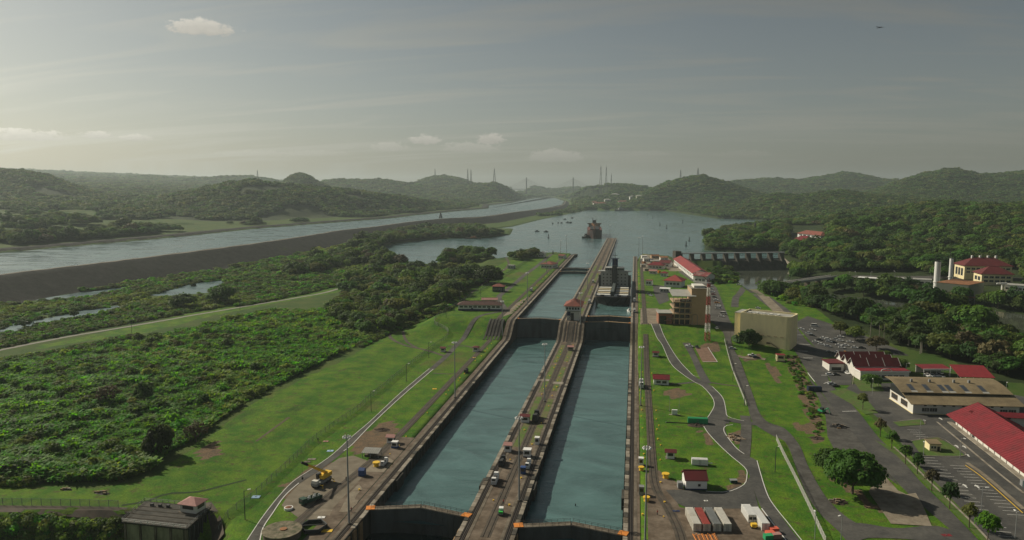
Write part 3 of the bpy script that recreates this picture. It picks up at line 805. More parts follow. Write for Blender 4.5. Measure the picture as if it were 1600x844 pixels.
# wing at the west tip and wider heads at the gate recesses
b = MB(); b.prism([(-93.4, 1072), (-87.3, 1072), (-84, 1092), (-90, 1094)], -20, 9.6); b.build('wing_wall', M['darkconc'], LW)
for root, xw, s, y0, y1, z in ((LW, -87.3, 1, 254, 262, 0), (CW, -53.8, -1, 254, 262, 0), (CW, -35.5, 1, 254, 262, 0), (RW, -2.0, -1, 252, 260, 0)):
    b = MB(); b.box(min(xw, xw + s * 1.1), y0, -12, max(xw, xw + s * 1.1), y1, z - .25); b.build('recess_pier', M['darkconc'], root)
# near end below the front gates: ladder-like timber fenders
for root, xw, s in ((LW, -87.3, 1), (CW, -53.8, -1), (CW, -35.5, 1), (RW, -2.0, -1)):
    for k in range(5):
        b = MB(); x2 = xw + s * .55; b.box(min(xw, x2), 196 + k * 5.4, -9.5, max(xw, x2), 198.6 + k * 5.4, -.4); b.build('timber_fender', M['wood'], root)

def return_track(x, y0, y1, curve=None):
    P = np.array([(x, y) for y in np.linspace(y0, y1, 60)]) if curve is None else resample(curve, 4)
    t = ribbon('return_track', offset(P, 1.7), offset(P, -1.7), M['track'], .14, 2, kind='structure')
    for o in (-.8, .8):
        Q = offset(P, o)
        r = ribbon('rail', offset(Q, .09), offset(Q, -.09), M['rail'], .28, 1); r.parent = t
    return t
return_track(-101, 300, RA - 4, curve=[(-107.5, 190), (-106.5, 225), (-103, 262), (-101.2, 300), (-101, 400), (-101, RA - 4)])
return_track(-101, RB + 2, 1030)
return_track(8.3, 0, 0, curve=[(14.5, 190), (16.0, 222), (13, 245), (9.2, 262), (8.4, 290), (8.3, 400), (8.3, RA - 4)])
return_track(8.3, RB + 2, 1000)

# ------------------------------------------------------------------ gates
def gate_leaf(label, hinge, apex, ztop, zbot, rail=True, paleband=False):
    hx, hy = hinge; ax, ay = apex; L_ = math.hypot(ax - hx, ay - hy); rz = math.atan2(ay - hy, ax - hx)
    flip = 1
    g = thing('lock_gate', label, 'lock gate', (hx, hy, 0), rz, 'mitre gates of the locks')
    front = -1 if math.cos(rz) > 0 else 1       # camera side
    b = MB(); b.box(0, -1.0, zbot, L_, 1.0, ztop - .45); b.build('gate_plate', M['gate'], g)
    n = 8
    for k in range(n + 1):
        x = min(max(.12 + k * (L_ - .24) / n, .12), L_ - .12)
        b = MB(); b.box(x - .12, min(front, front * 1.14), zbot, x + .12, max(front, front * 1.14), ztop - .7); b.build('rib', M['gate'], g)
    for z in (ztop - 2.2, ztop - 5.6, ztop - 9.0):
        if z > zbot: b = MB(); b.box(0.3, min(front * 1.004, front * 1.09), z, L_ - .3, max(front * 1.004, front * 1.09), z + .25); b.build('girder', M['gate'], g)
    b = MB(); b.box(0, -1.25, ztop - .45, L_, 1.25, ztop - .1); b.build('walkway', M['wood'] if paleband else M['concrete'], g)
    b = MB(); b.box(0.1, front * 1.34 - .06, ztop - .42, L_ - .1, front * 1.34 + .06, ztop - .12); b.build('edge_beam', M['coping'], g)
    for s in (-1, 1):
        b = MB(); 
        for k in range(9): b.box(.1 + k * (L_ - .3) / 8, s * 1.15 - .04, ztop - .1, .18 + k * (L_ - .3) / 8, s * 1.15 + .04, ztop + 1.0)
        for z in (ztop + .5, ztop + .95): b.box(.1, s * 1.15 - .035, z, L_ - .1, s * 1.15 + .035, z + .07)
        b.build('handrail', M['darksteel'], g)
    b = MB(); b.box(-1.6, -1.5, ztop - .08, 1.4, 1.5, ztop + .06); b.build('hinge_cover', M['orange'], g)
    return g
mA = (-87.3 - 53.8) / 2; mB = (-35.5 - 2.0) / 2
gate_leaf('near left lane gate leaf hinged at the west wall in the foreground', (-87.2, 229), (mA, 233.5), .3, -20)
gate_leaf('near left lane gate leaf hinged at the centre wall in the foreground', (-53.9, 229), (mA, 233.5), .3, -20)
gate_leaf('near right lane gate leaf hinged at the centre wall, at the bottom edge', (-35.4, 224.5), (mB, 229), .3, -20)
gate_leaf('near right lane gate leaf hinged at the east wall, at the bottom edge', (-2.1, 224.5), (mB, 229), .3, -20)
gate_leaf('upper left lane gate leaf hinged at the west wall beside the ramp', (-87.2, 544.5), (mA, 549), 9.8, -20)
gate_leaf('upper left lane gate leaf hinged at the centre wall below the control house', (-53.9, 544.5), (mA, 549), 9.8, -20)
gate_leaf('lower one of the two right lane gates, leaf at the centre wall', (-35.4, 542.5), (mB, 546.5), 9.2, -20, paleband=True)
gate_leaf('lower one of the two right lane gates, leaf at the east wall', (-2.1, 542.5), (mB, 546.5), 9.2, -20, paleband=True)
gate_leaf('brown railed gate leaf by the orange hinge beside the control house', (-35.4, 563), (mB, 567.5), 9.8, -20, paleband=True)
gate_leaf('brown railed gate leaf at the east wall just in front of the cargo ship', (-2.1, 563), (mB, 567.5), 9.8, -20, paleband=True)
gate_leaf('far left lane gate leaf at the west wall below the lake', (-87.2, 862), (mA, 866.5), 9.8, -20)
gate_leaf('far left lane gate leaf at the centre wall below the lake', (-53.9, 862), (mA, 866.5), 9.8, -20)
gate_leaf('outermost left lane guard gate leaf at the west wall, nearest the lake', (-87.2, 898), (mA, 902.5), 9.8, -20)
gate_leaf('outermost left lane guard gate leaf at the centre wall, nearest the lake', (-53.9, 898), (mA, 902.5), 9.8, -20)

# ------------------------------------------------------------------ roads, yards and lots
gravel = mat('gravel yard', (.18, .155, .115), .95, .3, .8, .02, 5, c2=(.12, .10, .07), f2=.45, s2=.2)
slabm = mat('old slab', (.23, .20, .15), .95, .25, .5, .02, 4, c2=(.15, .12, .085), f2=.45, s2=.15)
K = dict(kind='structure')
def E(*p): return resample(px2w(p), 3)
def line(name, px, w=.3, m=None, off=.11, parent=None):
    o = path(name, px, w, m or M['line'], off, 3, cols=1)
    if parent is not None: o.parent = parent
    return o
# west service road
wl = [(385, 846), (411, 807), (438, 773), (460, 751), (489, 732), (520, 710), (549, 683.5), (580, 657), (627, 613), (671, 576)]
wr = [(406, 846), (411, 825), (426, 802), (445, 775), (466, 757), (497, 737), (528, 714), (551, 694), (580, 664), (627, 620), (677, 577)]
rd = ribbon('service_road', E(*wl), E(*wr), M['oldasphalt'], .06, 3, **K)
line('edge_line', wl, .24, parent=rd); line('edge_line', [(406, 846), (411, 825), (426, 802), (445, 775), (467, 755)], .32, parent=rd); line('edge_line', [(537, 705), (551, 694), (580, 664), (627, 620), (677, 577)], .32, parent=rd)
path('service_road', [(673, 578), (698, 556), (715.5, 537), (728.6, 521.7), (741.6, 500), (757, 491.7), (778, 487.5), (792, 483)], 3.6, M['oldasphalt'], .06, **K)
path('service_road', [(790, 484), (779.6, 465), (791, 454), (808, 440), (822, 428), (836.5, 418), (855, 403), (862, 397)], 5, M['oldasphalt'], .06, **K)
path('dirt_track', [(745, 452), (715, 470), (692, 482.6), (661, 499.5), (624, 510), (608.7, 520), (614, 531), (637, 541), (663, 546.5), (697, 557)], 2.6, M['track'], .05, **K)
path('dirt_track', [(629.5, 518), (632, 527), (637, 535), (652, 544)], 2.2, M['track'], .05, **K)
path('dirt_track', [(700, 541), (730, 541), (748, 548)], 2.2, M['track'], .05, **K)
path('dirt_track', [(676, 583), (700, 584.5), (722, 583)], 1.6, M['track'], .05, **K)
path('dirt_track', [(778, 395), (795, 412), (770, 432), (748, 447)], 3, M['track'], .05, **K)
path('lowland_road', [(-250, 590), (-60, 558), (66, 534), (116, 524.5), (205.6, 509.5), (283, 496), (349, 484.7), (460, 466), (500, 459), (530, 451)], 4.2, mat('pale road', (.22, .21, .18), .95, .2, .5), .05, **K)
path('drain_ditch', [(190, 790), (231, 783), (253, 774), (275, 770), (300, 770), (322, 766), (345, 760), (385, 750)], 1.3, mat('ditch grass', (.022, .045, .010), 1, .4, .8, .1, 3), .05, **K)
path('drain_ditch', [(400, 690), (430, 668), (452, 652)], 1.2, mat('bare streak', (.10, .085, .05), 1, .4, .8), .05, **K)
path('lowland_road', [(596, 436), (612, 434), (628, 433.5)], 10, mat('pale road', (.22, .21, .18)), .05, **K)
sheet('gravel_yard', [(468, 756), (500, 736), (530, 716), (552, 712), (590, 726), (575, 745), (560, 752), (540, 790), (515, 812), (470, 812), (440, 790), (449, 776)], gravel, .05, **K)
for q in ([(575, 726), (602, 712), (615, 720), (600, 738), (568, 738)], [(545, 772), (560, 757), (585, 760), (570, 785), (545, 800), (530, 800)], [(483, 795), (520, 797), (515, 806), (482, 803)]): sheet('yard_slab', q, slabm, .09, **K)
ribbon('apron', np.array([(-100.0, y) for y in np.linspace(190, 300, 40)]), np.array([(-93.5, y) for y in np.linspace(190, 300, 40)]), M['apron'], .06, 3, **K)
sheet('apron', [(560, 752), (600, 716), (628, 700), (650, 690), (640, 706), (560, 800), (520, 850), (470, 850), (520, 812)], M['apron'], .045, **K)
sheet('apron', [(781, 497), (796, 480), (834, 468), (838, 470), (818, 490), (806, 502)], slabm, .06, **K)
sheet('apron', [(1008, 741), (1030, 735), (1042, 747), (1066, 757), (1070, 768), (1048, 767), (1062, 793), (1076, 795), (1160, 794), (1192, 798), (1230, 850), (1013, 850), (1011, 790)], M['apron'], .09, **K)
sheet('apron', [(1000, 507), (1001, 482), (1028, 482), (1050, 506)], slabm, .06, **K)
sheet('paved_street', [(1060, 425), (1090, 445), (1100, 470), (1108, 500), (1130, 520), (1140, 530), (1150, 520), (1140, 500), (1128, 470), (1120, 450), (1100, 430), (1075, 412)], M['oldasphalt'], .05, **K)
sheet('car_park', [(1020, 445), (1040, 447), (1046, 470), (1030, 476), (1022, 460)], M['asphalt'], .06, **K)
sheet('apron', [(1000, 399.5), (1042, 402), (1056, 411), (1066, 424), (1050, 423), (1034, 414), (1022, 424), (1002, 424)], slabm, .07, **K)
path('paved_street', [(1052, 424), (1040, 412), (1030, 403)], 8, slabm, .05, **K)
# east service road and its branches
al = [(1017, 506), (1026, 527), (1035, 540), (1048, 568), (1064, 583), (1083, 596), (1097, 603.5), (1112, 620), (1116, 633), (1110, 646), (1098, 664)]
ar = [(1030, 506), (1036, 522), (1045.5, 540), (1059, 561), (1076, 580), (1088, 590), (1100, 596), (1113, 604.5), (1129, 621.5), (1134, 640), (1137, 652), (1140, 662)]
rd = ribbon('service_road', E(*al), E(*ar), M['asphalt'], .07, 4, **K)
line('edge_line', al, .26, M['line'], .12, rd); line('edge_line', [(1030, 506), (1036, 522), (1045.5, 540), (1059, 561), (1076, 580), (1085, 588), (1093, 588)], .26, M['line'], .12, rd)
line('edge_line', [(1113, 604.5), (1129, 621.5), (1134, 640), (1136, 650), (1148, 655), (1162, 657.6)], .26, M['line'], .12, rd)
ribbon('service_road', E((1066, 536), (1080, 560), (1092, 588), (1098, 598)), E((1078, 536), (1088, 556), (1096, 572), (1112, 600)), M['asphalt'], .085, 3, **K)
bl = [(1098, 664), (1106, 676.5), (1120, 692), (1141.6, 712.5), (1164.5, 732), (1167, 744), (1163, 757), (1144, 767), (1127, 769.5), (1103, 768)]
rd = ribbon('service_road', E((1096, 662), (1106, 676.5), (1120, 692), (1141.6, 712.5), (1166, 733), (1176, 760), (1190, 795), (1228, 846)), E((1138, 655), (1133, 672), (1149, 699), (1164, 711), (1183, 721), (1190, 745), (1209, 790), (1252, 848)), M['asphalt'], .10, 4, **K)
line('edge_line', bl, .28, M['line'], .16, rd); line('edge_line', [(1182.7, 720), (1188.7, 741.6), (1198, 770.6), (1209, 790), (1240, 829), (1255, 848)], .28, M['line'], .16, rd)
line('edge_line', [(1190, 795), (1208, 819), (1229, 846)], .35, M['white'], .16, rd); line('edge_line', [(1145, 664), (1136.5, 665), (1131, 669), (1133, 678), (1149, 699), (1163, 710)], .28, M['line'], .16, rd)
sheet('paved_yard', [(1040, 766), (1070, 766), (1127, 769.5), (1163, 758), (1172, 745), (1186, 795), (1160, 795), (1078, 796), (1060, 788)], M['asphalt'], .12, **K)
path('service_road', [(1162, 716), (1165, 690), (1166, 664), (1164, 650)], 4.6, M['oldasphalt'], .11, **K)
path('service_road', [(1137, 656), (1165, 661), (1190, 664), (1222, 676)], 5, M['asphalt'], .13, **K)
path('service_road', [(1028, 601), (1060, 600), (1085, 597)], 2.4, M['oldasphalt'], .06, **K); path('service_road', [(1105, 597), (1130, 601), (1155, 604)], 2.0, M['track'], .06, **K)
cl = [(1128, 515), (1136, 540), (1147, 583.6), (1162, 616), (1168, 633), (1172, 650), (1180, 664), (1205, 680), (1229, 694), (1248, 744), (1263, 778), (1280, 802), (1301.6, 823), (1330, 848)]
cr = [(1140, 515), (1144, 540), (1155, 561), (1164, 583.6), (1178, 621.5), (1186, 644), (1200, 660), (1226, 670), (1249, 696), (1262, 727), (1280, 761), (1297, 785), (1321, 807), (1345, 820), (1400, 830)]
ribbon('back_road', E(*cl), E(*cr), M['oldasphalt'], .145, 4, **K)
path('pale_driveway', [(1152, 556), (1166, 560), (1185, 560), (1196, 562)], 3.5, slabm, .12, **K)
ribbon('cross_road', E((1300, 818), (1345, 818), (1400, 826), (1460, 822), (1500, 834)), E((1326, 850), (1345, 842), (1400, 842), (1450, 846), (1510, 850)), M['asphalt'], .155, 3, **K)
dl_ = [(1233, 505), (1236, 535), (1250, 562), (1268, 590), (1290, 622), (1312, 652), (1342, 688), (1372, 721), (1403, 756), (1440, 790), (1489, 832), (1507, 850)]
dr_ = [(1240, 505), (1258, 530), (1277, 548), (1290, 580), (1300, 602), (1337, 639), (1372, 683), (1403, 713), (1441, 756), (1477, 791), (1534, 850)]
rd = ribbon('avenue', E(*dl_), E(*dr_), M['asphalt'], .17, 4, **K)
line('stop_line', [(1316, 643.5), (1338, 643)], .5, parent=rd, off=.22)
for q in ([(1237, 524), (1256, 524)], [(1240, 538), (1266, 539)], [(1246, 549), (1262, 549.5)], [(1255, 560), (1270, 560)], [(1285, 570.5), (1322, 571)], [(1283, 587), (1300, 587)], [(1262, 583), (1273, 597)], [(1287, 600), (1296, 597)]): line('lane_mark', q, .45, parent=rd, off=.24)
CR = np.array([tuple(p) for p in CHAN[:15]]); CR = offset(resample(CR, 8), 6.0)
if sdist(CHAN, CR[5:6, 0], CR[5:6, 1])[0] < 0: CR = offset(resample(np.array([tuple(p) for p in CHAN[:15]]), 8), -6.0)
path('crest_track', [tuple(p) for p in CR], 5.0, mat('crest gravel', (.17, .155, .125), .95, .25, .3), .25, 8, world=True, **K)
sheet('gravel_lot', [(1262, 586), (1282, 630), (1290, 652), (1293, 683), (1303, 702), (1340, 722), (1372, 736), (1405, 760), (1372, 721), (1312, 652)], M['oldasphalt'], .16, **K)
sheet('concrete_slab', [(1375, 736), (1403, 767), (1416, 773), (1431, 771), (1442, 791), (1456, 823), (1392, 819), (1357, 769)], slabm, .18, **K)
sheet('car_park', [(1240, 505), (1262, 494), (1300, 507), (1360, 528), (1400, 545), (1420, 556), (1340, 553), (1328, 566), (1332, 590), (1330, 602), (1302, 602), (1290, 580), (1277, 548)], M['asphalt'], .12, **K)
sheet('car_park', [(1330, 600), (1345, 600), (1430, 598), (1480, 600), (1600, 620), (1620, 660), (1640, 860), (1552, 860), (1480, 780), (1415, 702), (1390, 668), (1350, 636), (1320, 610)], M['asphalt'], .11, **K)
path('forest_road', [(1228, 500), (1200, 470), (1180, 455), (1168, 450)], 9, slabm, .07, **K)
path('paved_street', [(1175, 455), (1200, 470), (1225, 490), (1235, 508)], 14, M['oldasphalt'], .06, **K)
path('side_street', [(1148, 480), (1150, 465), (1158, 456), (1175, 447), (1185, 443)], 6, M['oldasphalt'], .06, **K)
lawn2 = mat('plot lawn', (.065, .12, .02), .95, .3, .5, .03, 4, c2=(.10, .09, .04), f2=.4, s2=.15)
for q in ([(1296, 612), (1320, 607), (1352, 622), (1372, 646), (1352, 648), (1330, 632)], [(1395, 660), (1440, 656), (1445, 664), (1405, 667)], [(1424, 690), (1465, 684), (1490, 698), (1508, 713), (1440, 713)], [(1285, 560), (1322, 555), (1328, 562), (1290, 568)],
          [(1330, 592), (1375, 600), (1382, 612), (1345, 612)], [(1366, 688), (1392, 700), (1420, 715), (1470, 762), (1548, 846), (1535, 846), (1470, 782), (1400, 712)]): sheet('grass_island', q, lawn2, .24, cell=5, **K)
kr = path('kerb_wall', [(1396, 700), (1420, 722), (1450, 752), (1485, 786), (1520, 820), (1548, 850)], .8, M['coping'], .55, **K)
kr = path('kerb', [(1464, 660), (1500, 690), (1545, 728), (1600, 772)], .9, M['coping'], .28, **K)
kr = path('median', [(1511, 724), (1540, 745), (1600, 797)], 1.6, slabm, .30, **K)
line('kerb', [(1508, 728), (1537, 749), (1598, 803)], .35, M['yellow'], .33, kr)
for q in ([(1424, 690), (1465, 684), (1490, 698), (1508, 713), (1440, 713)], [(1395, 660), (1440, 656), (1445, 664)], [(1336, 566), (1332, 602)]): line('kerb', q, .3, M['coping'], .36)
for o in S.objects:
    if o.name.split('.')[0] == 'kerb' and o.parent is None: o['kind'] = 'structure'
st = MB()
def bay(p, q, n, ux, uy, mb):
    a = GT(*p); b_ = GT(*q)
    d = (b_ - a); d.z = 0; nrm = Vector((-d.y, d.x, 0)).normalized()
    for k in range(n):
        c = a + d * (k / (n - 1)); e = c + nrm * ux
        t_ = d.normalized() * .09
        z = max(h1(c.x, c.y), h1(e.x, e.y)) + .17
        mb.add([(c.x - t_.x, c.y - t_.y, z), (c.x + t_.x, c.y + t_.y, z), (e.x + t_.x, e.y + t_.y, z), (e.x - t_.x, e.y - t_.y, z)], [(0, 1, 2, 3)])
bay((1507, 729), (1600, 806), 16, -5.2, 0, st); bay((1440, 715), (1560, 838), 22, 5, 0, st); bay((1418, 672), (1440, 690), 6, 5, 0, st)
st.build('parking_lines', M['line'], None, kind='structure')
ar_ = MB()
for p in ((1508, 760), (1527, 761), (1470, 655), (1457, 640), (1495, 698), (1507, 699), (1512, 712)):
    c = GT(*p); z = c.z + .17; ar_.add([(c.x - .3, c.y - 1.6, z), (c.x + .3, c.y - 1.6, z), (c.x + .3, c.y + .4, z), (c.x + .9, c.y + .4, z), (c.x, c.y + 1.8, z), (c.x - .9, c.y + .4, z), (c.x - .3, c.y + .4, z)], [tuple(range(7))])
ar_.build('road_arrows', M['line'], None, kind='structure')
for p in ((1320, 651), (1348, 688), (1343, 684), (1356, 772), (1463, 800)):
    pass
# ------------------------------------------------------------------ foliage
nr = np.random.RandomState(11)
def leafmat(name, c, v=.35, hue=.03, tr=.38):
    return mat(name, c, .7, v, .35, spec=.25, trans=tr, rnd_obj=.38, hue=hue)
LEAF = [leafmat('leaf deep green', (.036, .080, .016)), leafmat('leaf mid green', (.058, .128, .018)), leafmat('leaf olive', (.085, .118, .025)), leafmat('leaf dry', (.095, .082, .036), .3, .01, .25),
        leafmat('reed green', (.075, .235, .018), .5, .03, .46), leafmat('palm green', (.040, .075, .016), .3, .02, .3), leafmat('reed olive', (.13, .215, .030), .45, .03, .35)]

def cards(pos, nrm, size, aspect=1.4, droop=0.0):
    """leaf sprays: bent quads (two faces each)"""
    n = len(pos)
    nrm = nrm / np.maximum(np.linalg.norm(nrm, axis=1, keepdims=True), 1e-6)
    ref = nr.randn(n, 3); t = np.cross(nrm, ref); t /= np.maximum(np.linalg.norm(t, axis=1, keepdims=True), 1e-6); b = np.cross(nrm, t)
    s = (size * (.6 + .8 * nr.rand(n)))[:, None] if np.ndim(size) == 0 else size[:, None]
    v = np.stack([pos - t * s * .5 - b * s * .3, pos + t * s * .5 * 0 - b * s * .55 + nrm * s * .12, pos + t * s * .55 - b * s * .05, pos + t * s * .35 + b * s * .45 - nrm * s * .1, pos - t * s * .3 + b * s * .5], 1)
    return v.reshape(-1, 3), [tuple(range(5 * i, 5 * i + 5)) for i in range(n)]

def crown_mesh(name, seed, m, rx=1.0, rz=.8, nc=26, per=26, cs=.38, ls=.22, flat=0.0, lift=0.0, gaps=.0):
    """crown of leaf sprays grouped in clumps over an uneven dome; unit radius, base of the crown at z = 0"""
    global nr
    nr = np.random.RandomState(seed)
    P, Nn = [], []
    k = 0
    while k < nc:
        u = nr.randn(3); u /= np.linalg.norm(u)
        if u[2] < -.35: continue
        rad = .62 + .30 * nr.rand()
        if nr.rand() < .2: rad *= .55
        c = np.array([u[0] * rx * rad, u[1] * rx * rad, rz * (.42 + u[2] * rad * (.62 - flat * .2))])
        r = cs * (.6 + .7 * nr.rand())
        w = nr.randn(per, 3); w /= np.linalg.norm(w, axis=1, keepdims=True); w[:, 2] = np.where(w[:, 2] < -.45, -w[:, 2], w[:, 2])
        q = c + w * r * (.72 + .36 * nr.rand(per, 1)) * np.array([1, 1, .72])
        P.append(q); Nn.append(w * .8 + u * .35 + nr.randn(per, 3) * .45 + np.array([0, 0, .25])); k += 1
    v, f = cards(np.concatenate(P), np.concatenate(Nn), ls)
    v[:, 2] += lift
    me = bpy.data.meshes.new(name); me.from_pydata(v.tolist(), [], f); me.update(); me.materials.append(m)
    me.polygons.foreach_set('use_smooth', [True] * len(me.polygons))
    return me
def reed_mesh(name, seed, m, n=30, hgt_=1.0, spread=.5):
    rs = np.random.RandomState(seed); mb = MB()
    for i in range(n):
        a = rs.rand() * 6.283; r = spread * math.sqrt(rs.rand()); x, y = r * math.cos(a), r * math.sin(a)
        h = hgt_ * (.55 + .5 * rs.rand()); a2 = a + rs.randn() * .9; l = .35 + .4 * rs.rand(); w = .045 + .05 * rs.rand()
        dx, dy = math.cos(a2), math.sin(a2); nx, ny = -dy * w, dx * w
        z0 = h * rs.rand() * .55
        mb.add([(x - nx * .6, y - ny * .6, z0), (x + nx * .6, y + ny * .6, z0), (x + dx * l * .35 + nx * 1.5, y + dy * l * .35 + ny * 1.5, z0 + (h - z0) * .75), (x + dx * l * .35 - nx * 1.5, y + dy * l * .35 - ny * 1.5, z0 + (h - z0) * .75),
                (x + dx * l, y + dy * l, h * (.82 + .2 * rs.rand()))], [(0, 1, 2, 3), (3, 2, 4)])
    me = mb.mesh(name); me.materials.append(m); return me

PROTO = bpy.data.collections.new('foliage shapes')      # not linked: shapes for scattered stuff only
def protos(meshes, tagname):
    c = bpy.data.collections.new(tagname)
    for i, me in enumerate(meshes):
        o = bpy.data.objects.new('%s_%02d' % (tagname, i), me); c.objects.link(o)
    return c
def scatter(name, pts, scl, idx, coll, zs_=None):
    n = len(pts)
    if n == 0: return None
    me = bpy.data.meshes.new(name); me.vertices.add(n); me.vertices.foreach_set('co', np.asarray(pts, np.float32).ravel())
    rs = np.random.RandomState(n)
    sc3 = np.stack([scl, scl, scl * (zs_ if zs_ is not None else 1)], 1).astype(np.float32)
    a = me.attributes.new('scl', 'FLOAT_VECTOR', 'POINT'); a.data.foreach_set('vector', sc3.ravel())
    a = me.attributes.new('turn', 'FLOAT', 'POINT'); a.data.foreach_set('value', (rs.rand(n) * 6.283).astype(np.float32))
    a = me.attributes.new('idx', 'INT', 'POINT'); a.data.foreach_set('value', np.asarray(idx, np.int32))
    me.update()
    o = link(name, me, kind='stuff')
    ng = bpy.data.node_groups.new(name + ' spread', 'GeometryNodeTree')
    ng.interface.new_socket('Geometry', in_out='INPUT', socket_type='NodeSocketGeometry'); ng.interface.new_socket('Geometry', in_out='OUTPUT', socket_type='NodeSocketGeometry')
    N = ng.nodes; L = ng.links
    gi = N.new('NodeGroupInput'); go = N.new('NodeGroupOutput'); ip = N.new('GeometryNodeInstanceOnPoints'); ci = N.new('GeometryNodeCollectionInfo')
    ci.inputs['Collection'].default_value = coll; ci.inputs['Separate Children'].default_value = True; ci.inputs['Reset Children'].default_value = True
    def attr(nm, tp):
        q = N.new('GeometryNodeInputNamedAttribute'); q.data_type = tp; q.inputs['Name'].default_value = nm; return q.outputs['Attribute']
    cx = N.new('ShaderNodeCombineXYZ'); L.new(attr('turn', 'FLOAT'), cx.inputs[2])
    L.new(gi.outputs[0], ip.inputs['Points']); L.new(ci.outputs[0], ip.inputs['Instance']); ip.inputs['Pick Instance'].default_value = True
    L.new(attr('idx', 'INT'), ip.inputs['Instance Index']); L.new(cx.outputs[0], ip.inputs['Rotation']); L.new(attr('scl', 'FLOAT_VECTOR'), ip.inputs['Scale'])
    L.new(ip.outputs[0], go.inputs[0])
    md = o.modifiers.new('spread', 'NODES'); md.node_group = ng
    return o

CROWNS = [crown_mesh('tree_crown', 40 + i, LEAF[(0, 1, 1, 2, 0, 1, 2, 3)[i]], 1.0, (.95, 1.1, .85, .9, 1.25, 1.0, .8, .9)[i], nc=(30, 26, 34, 28, 26, 30, 30, 22)[i], per=64, cs=(.36, .42, .34, .40, .42, .36, .38, .34)[i], ls=.145) for i in range(8)]
FARC = [crown_mesh('far_crown', 80 + i, LEAF[(0, 1, 1, 2, 0)[i]], 1.0, .9, nc=18, per=20, cs=.42, ls=.30) for i in range(5)]
BUSH = [crown_mesh('bush', 90 + i, LEAF[(1, 4, 2, 6)[i]], 1.0, .8, nc=13, per=34, cs=.46, ls=.20) for i in range(4)]
REED = [reed_mesh('reed', 120 + i, LEAF[(4, 4, 4, 6, 1)[i]], 34) for i in range(5)]
C_CROWN, C_FAR, C_BUSH, C_REED = protos(CROWNS, 'crown'), protos(FARC, 'farcrown'), protos(BUSH, 'bush'), protos(REED, 'reed')

def polar(t0, t1, f, smin, az0, az1, seed):
    """evenly jittered places over a wedge of land, spacing growing with distance"""
    rs = np.random.RandomState(seed); X = []; t = t0
    while t < t1:
        s = max(smin, t * f); w = t / FPX
        n = int((az1 - az0) * w / s)
        az = az0 + (np.arange(n) + rs.rand(n)) * (az1 - az0) / n
        tt = t + (rs.rand(n) - .5) * s
        X.append(np.stack([(az - 800) * math.cos(TH) / FPX * tt, tt, np.full(n, s)], 1)); t += s
    A = np.concatenate(X)
    x = A[:, 0] * RGT.x + A[:, 1] * FWD.x; y = A[:, 0] * RGT.y + A[:, 1] * FWD.y
    return x, y, A[:, 2], A[:, 1]

# keep-clear outlines (photograph pixels of ground that carries roads, buildings, yards)
CLEAR = [[(1222, 446), (1312, 431), (1318, 447), (1290, 458), (1228, 464)], [(1288, 457), (1330, 464), (1400, 479), (1440, 489), (1440, 506), (1380, 503), (1312, 494), (1284, 478)], [(1500, 484), (1640, 500), (1640, 550), (1560, 528), (1506, 512)], [(1140, 415), (1240, 412), (1240, 442), (1150, 450)], [(1258, 425), (1440, 424), (1470, 440), (1470, 420), (1600, 420), (1620, 482), (1545, 474), (1440, 474), (1436, 452), (1260, 450)], [(1218, 395), (1270, 418), (1268, 430), (1215, 428), (1205, 410)], [(1222, 444), (1310, 428), (1330, 430), (1335, 437), (1225, 455)],
         [(1120, 440), (1205, 440), (1240, 470), (1340, 505), (1420, 545), (1500, 568), (1560, 588), (1650, 600), (1700, 900), (1000, 900), (1000, 400), (1055, 400)],
         [(1228, 388), (1232, 352), (1292, 352), (1294, 388)]]
def clear_of(px, py):
    c = np.zeros(px.shape, bool)
    for p in CLEAR: c |= inpoly(px, py, p)
    return c

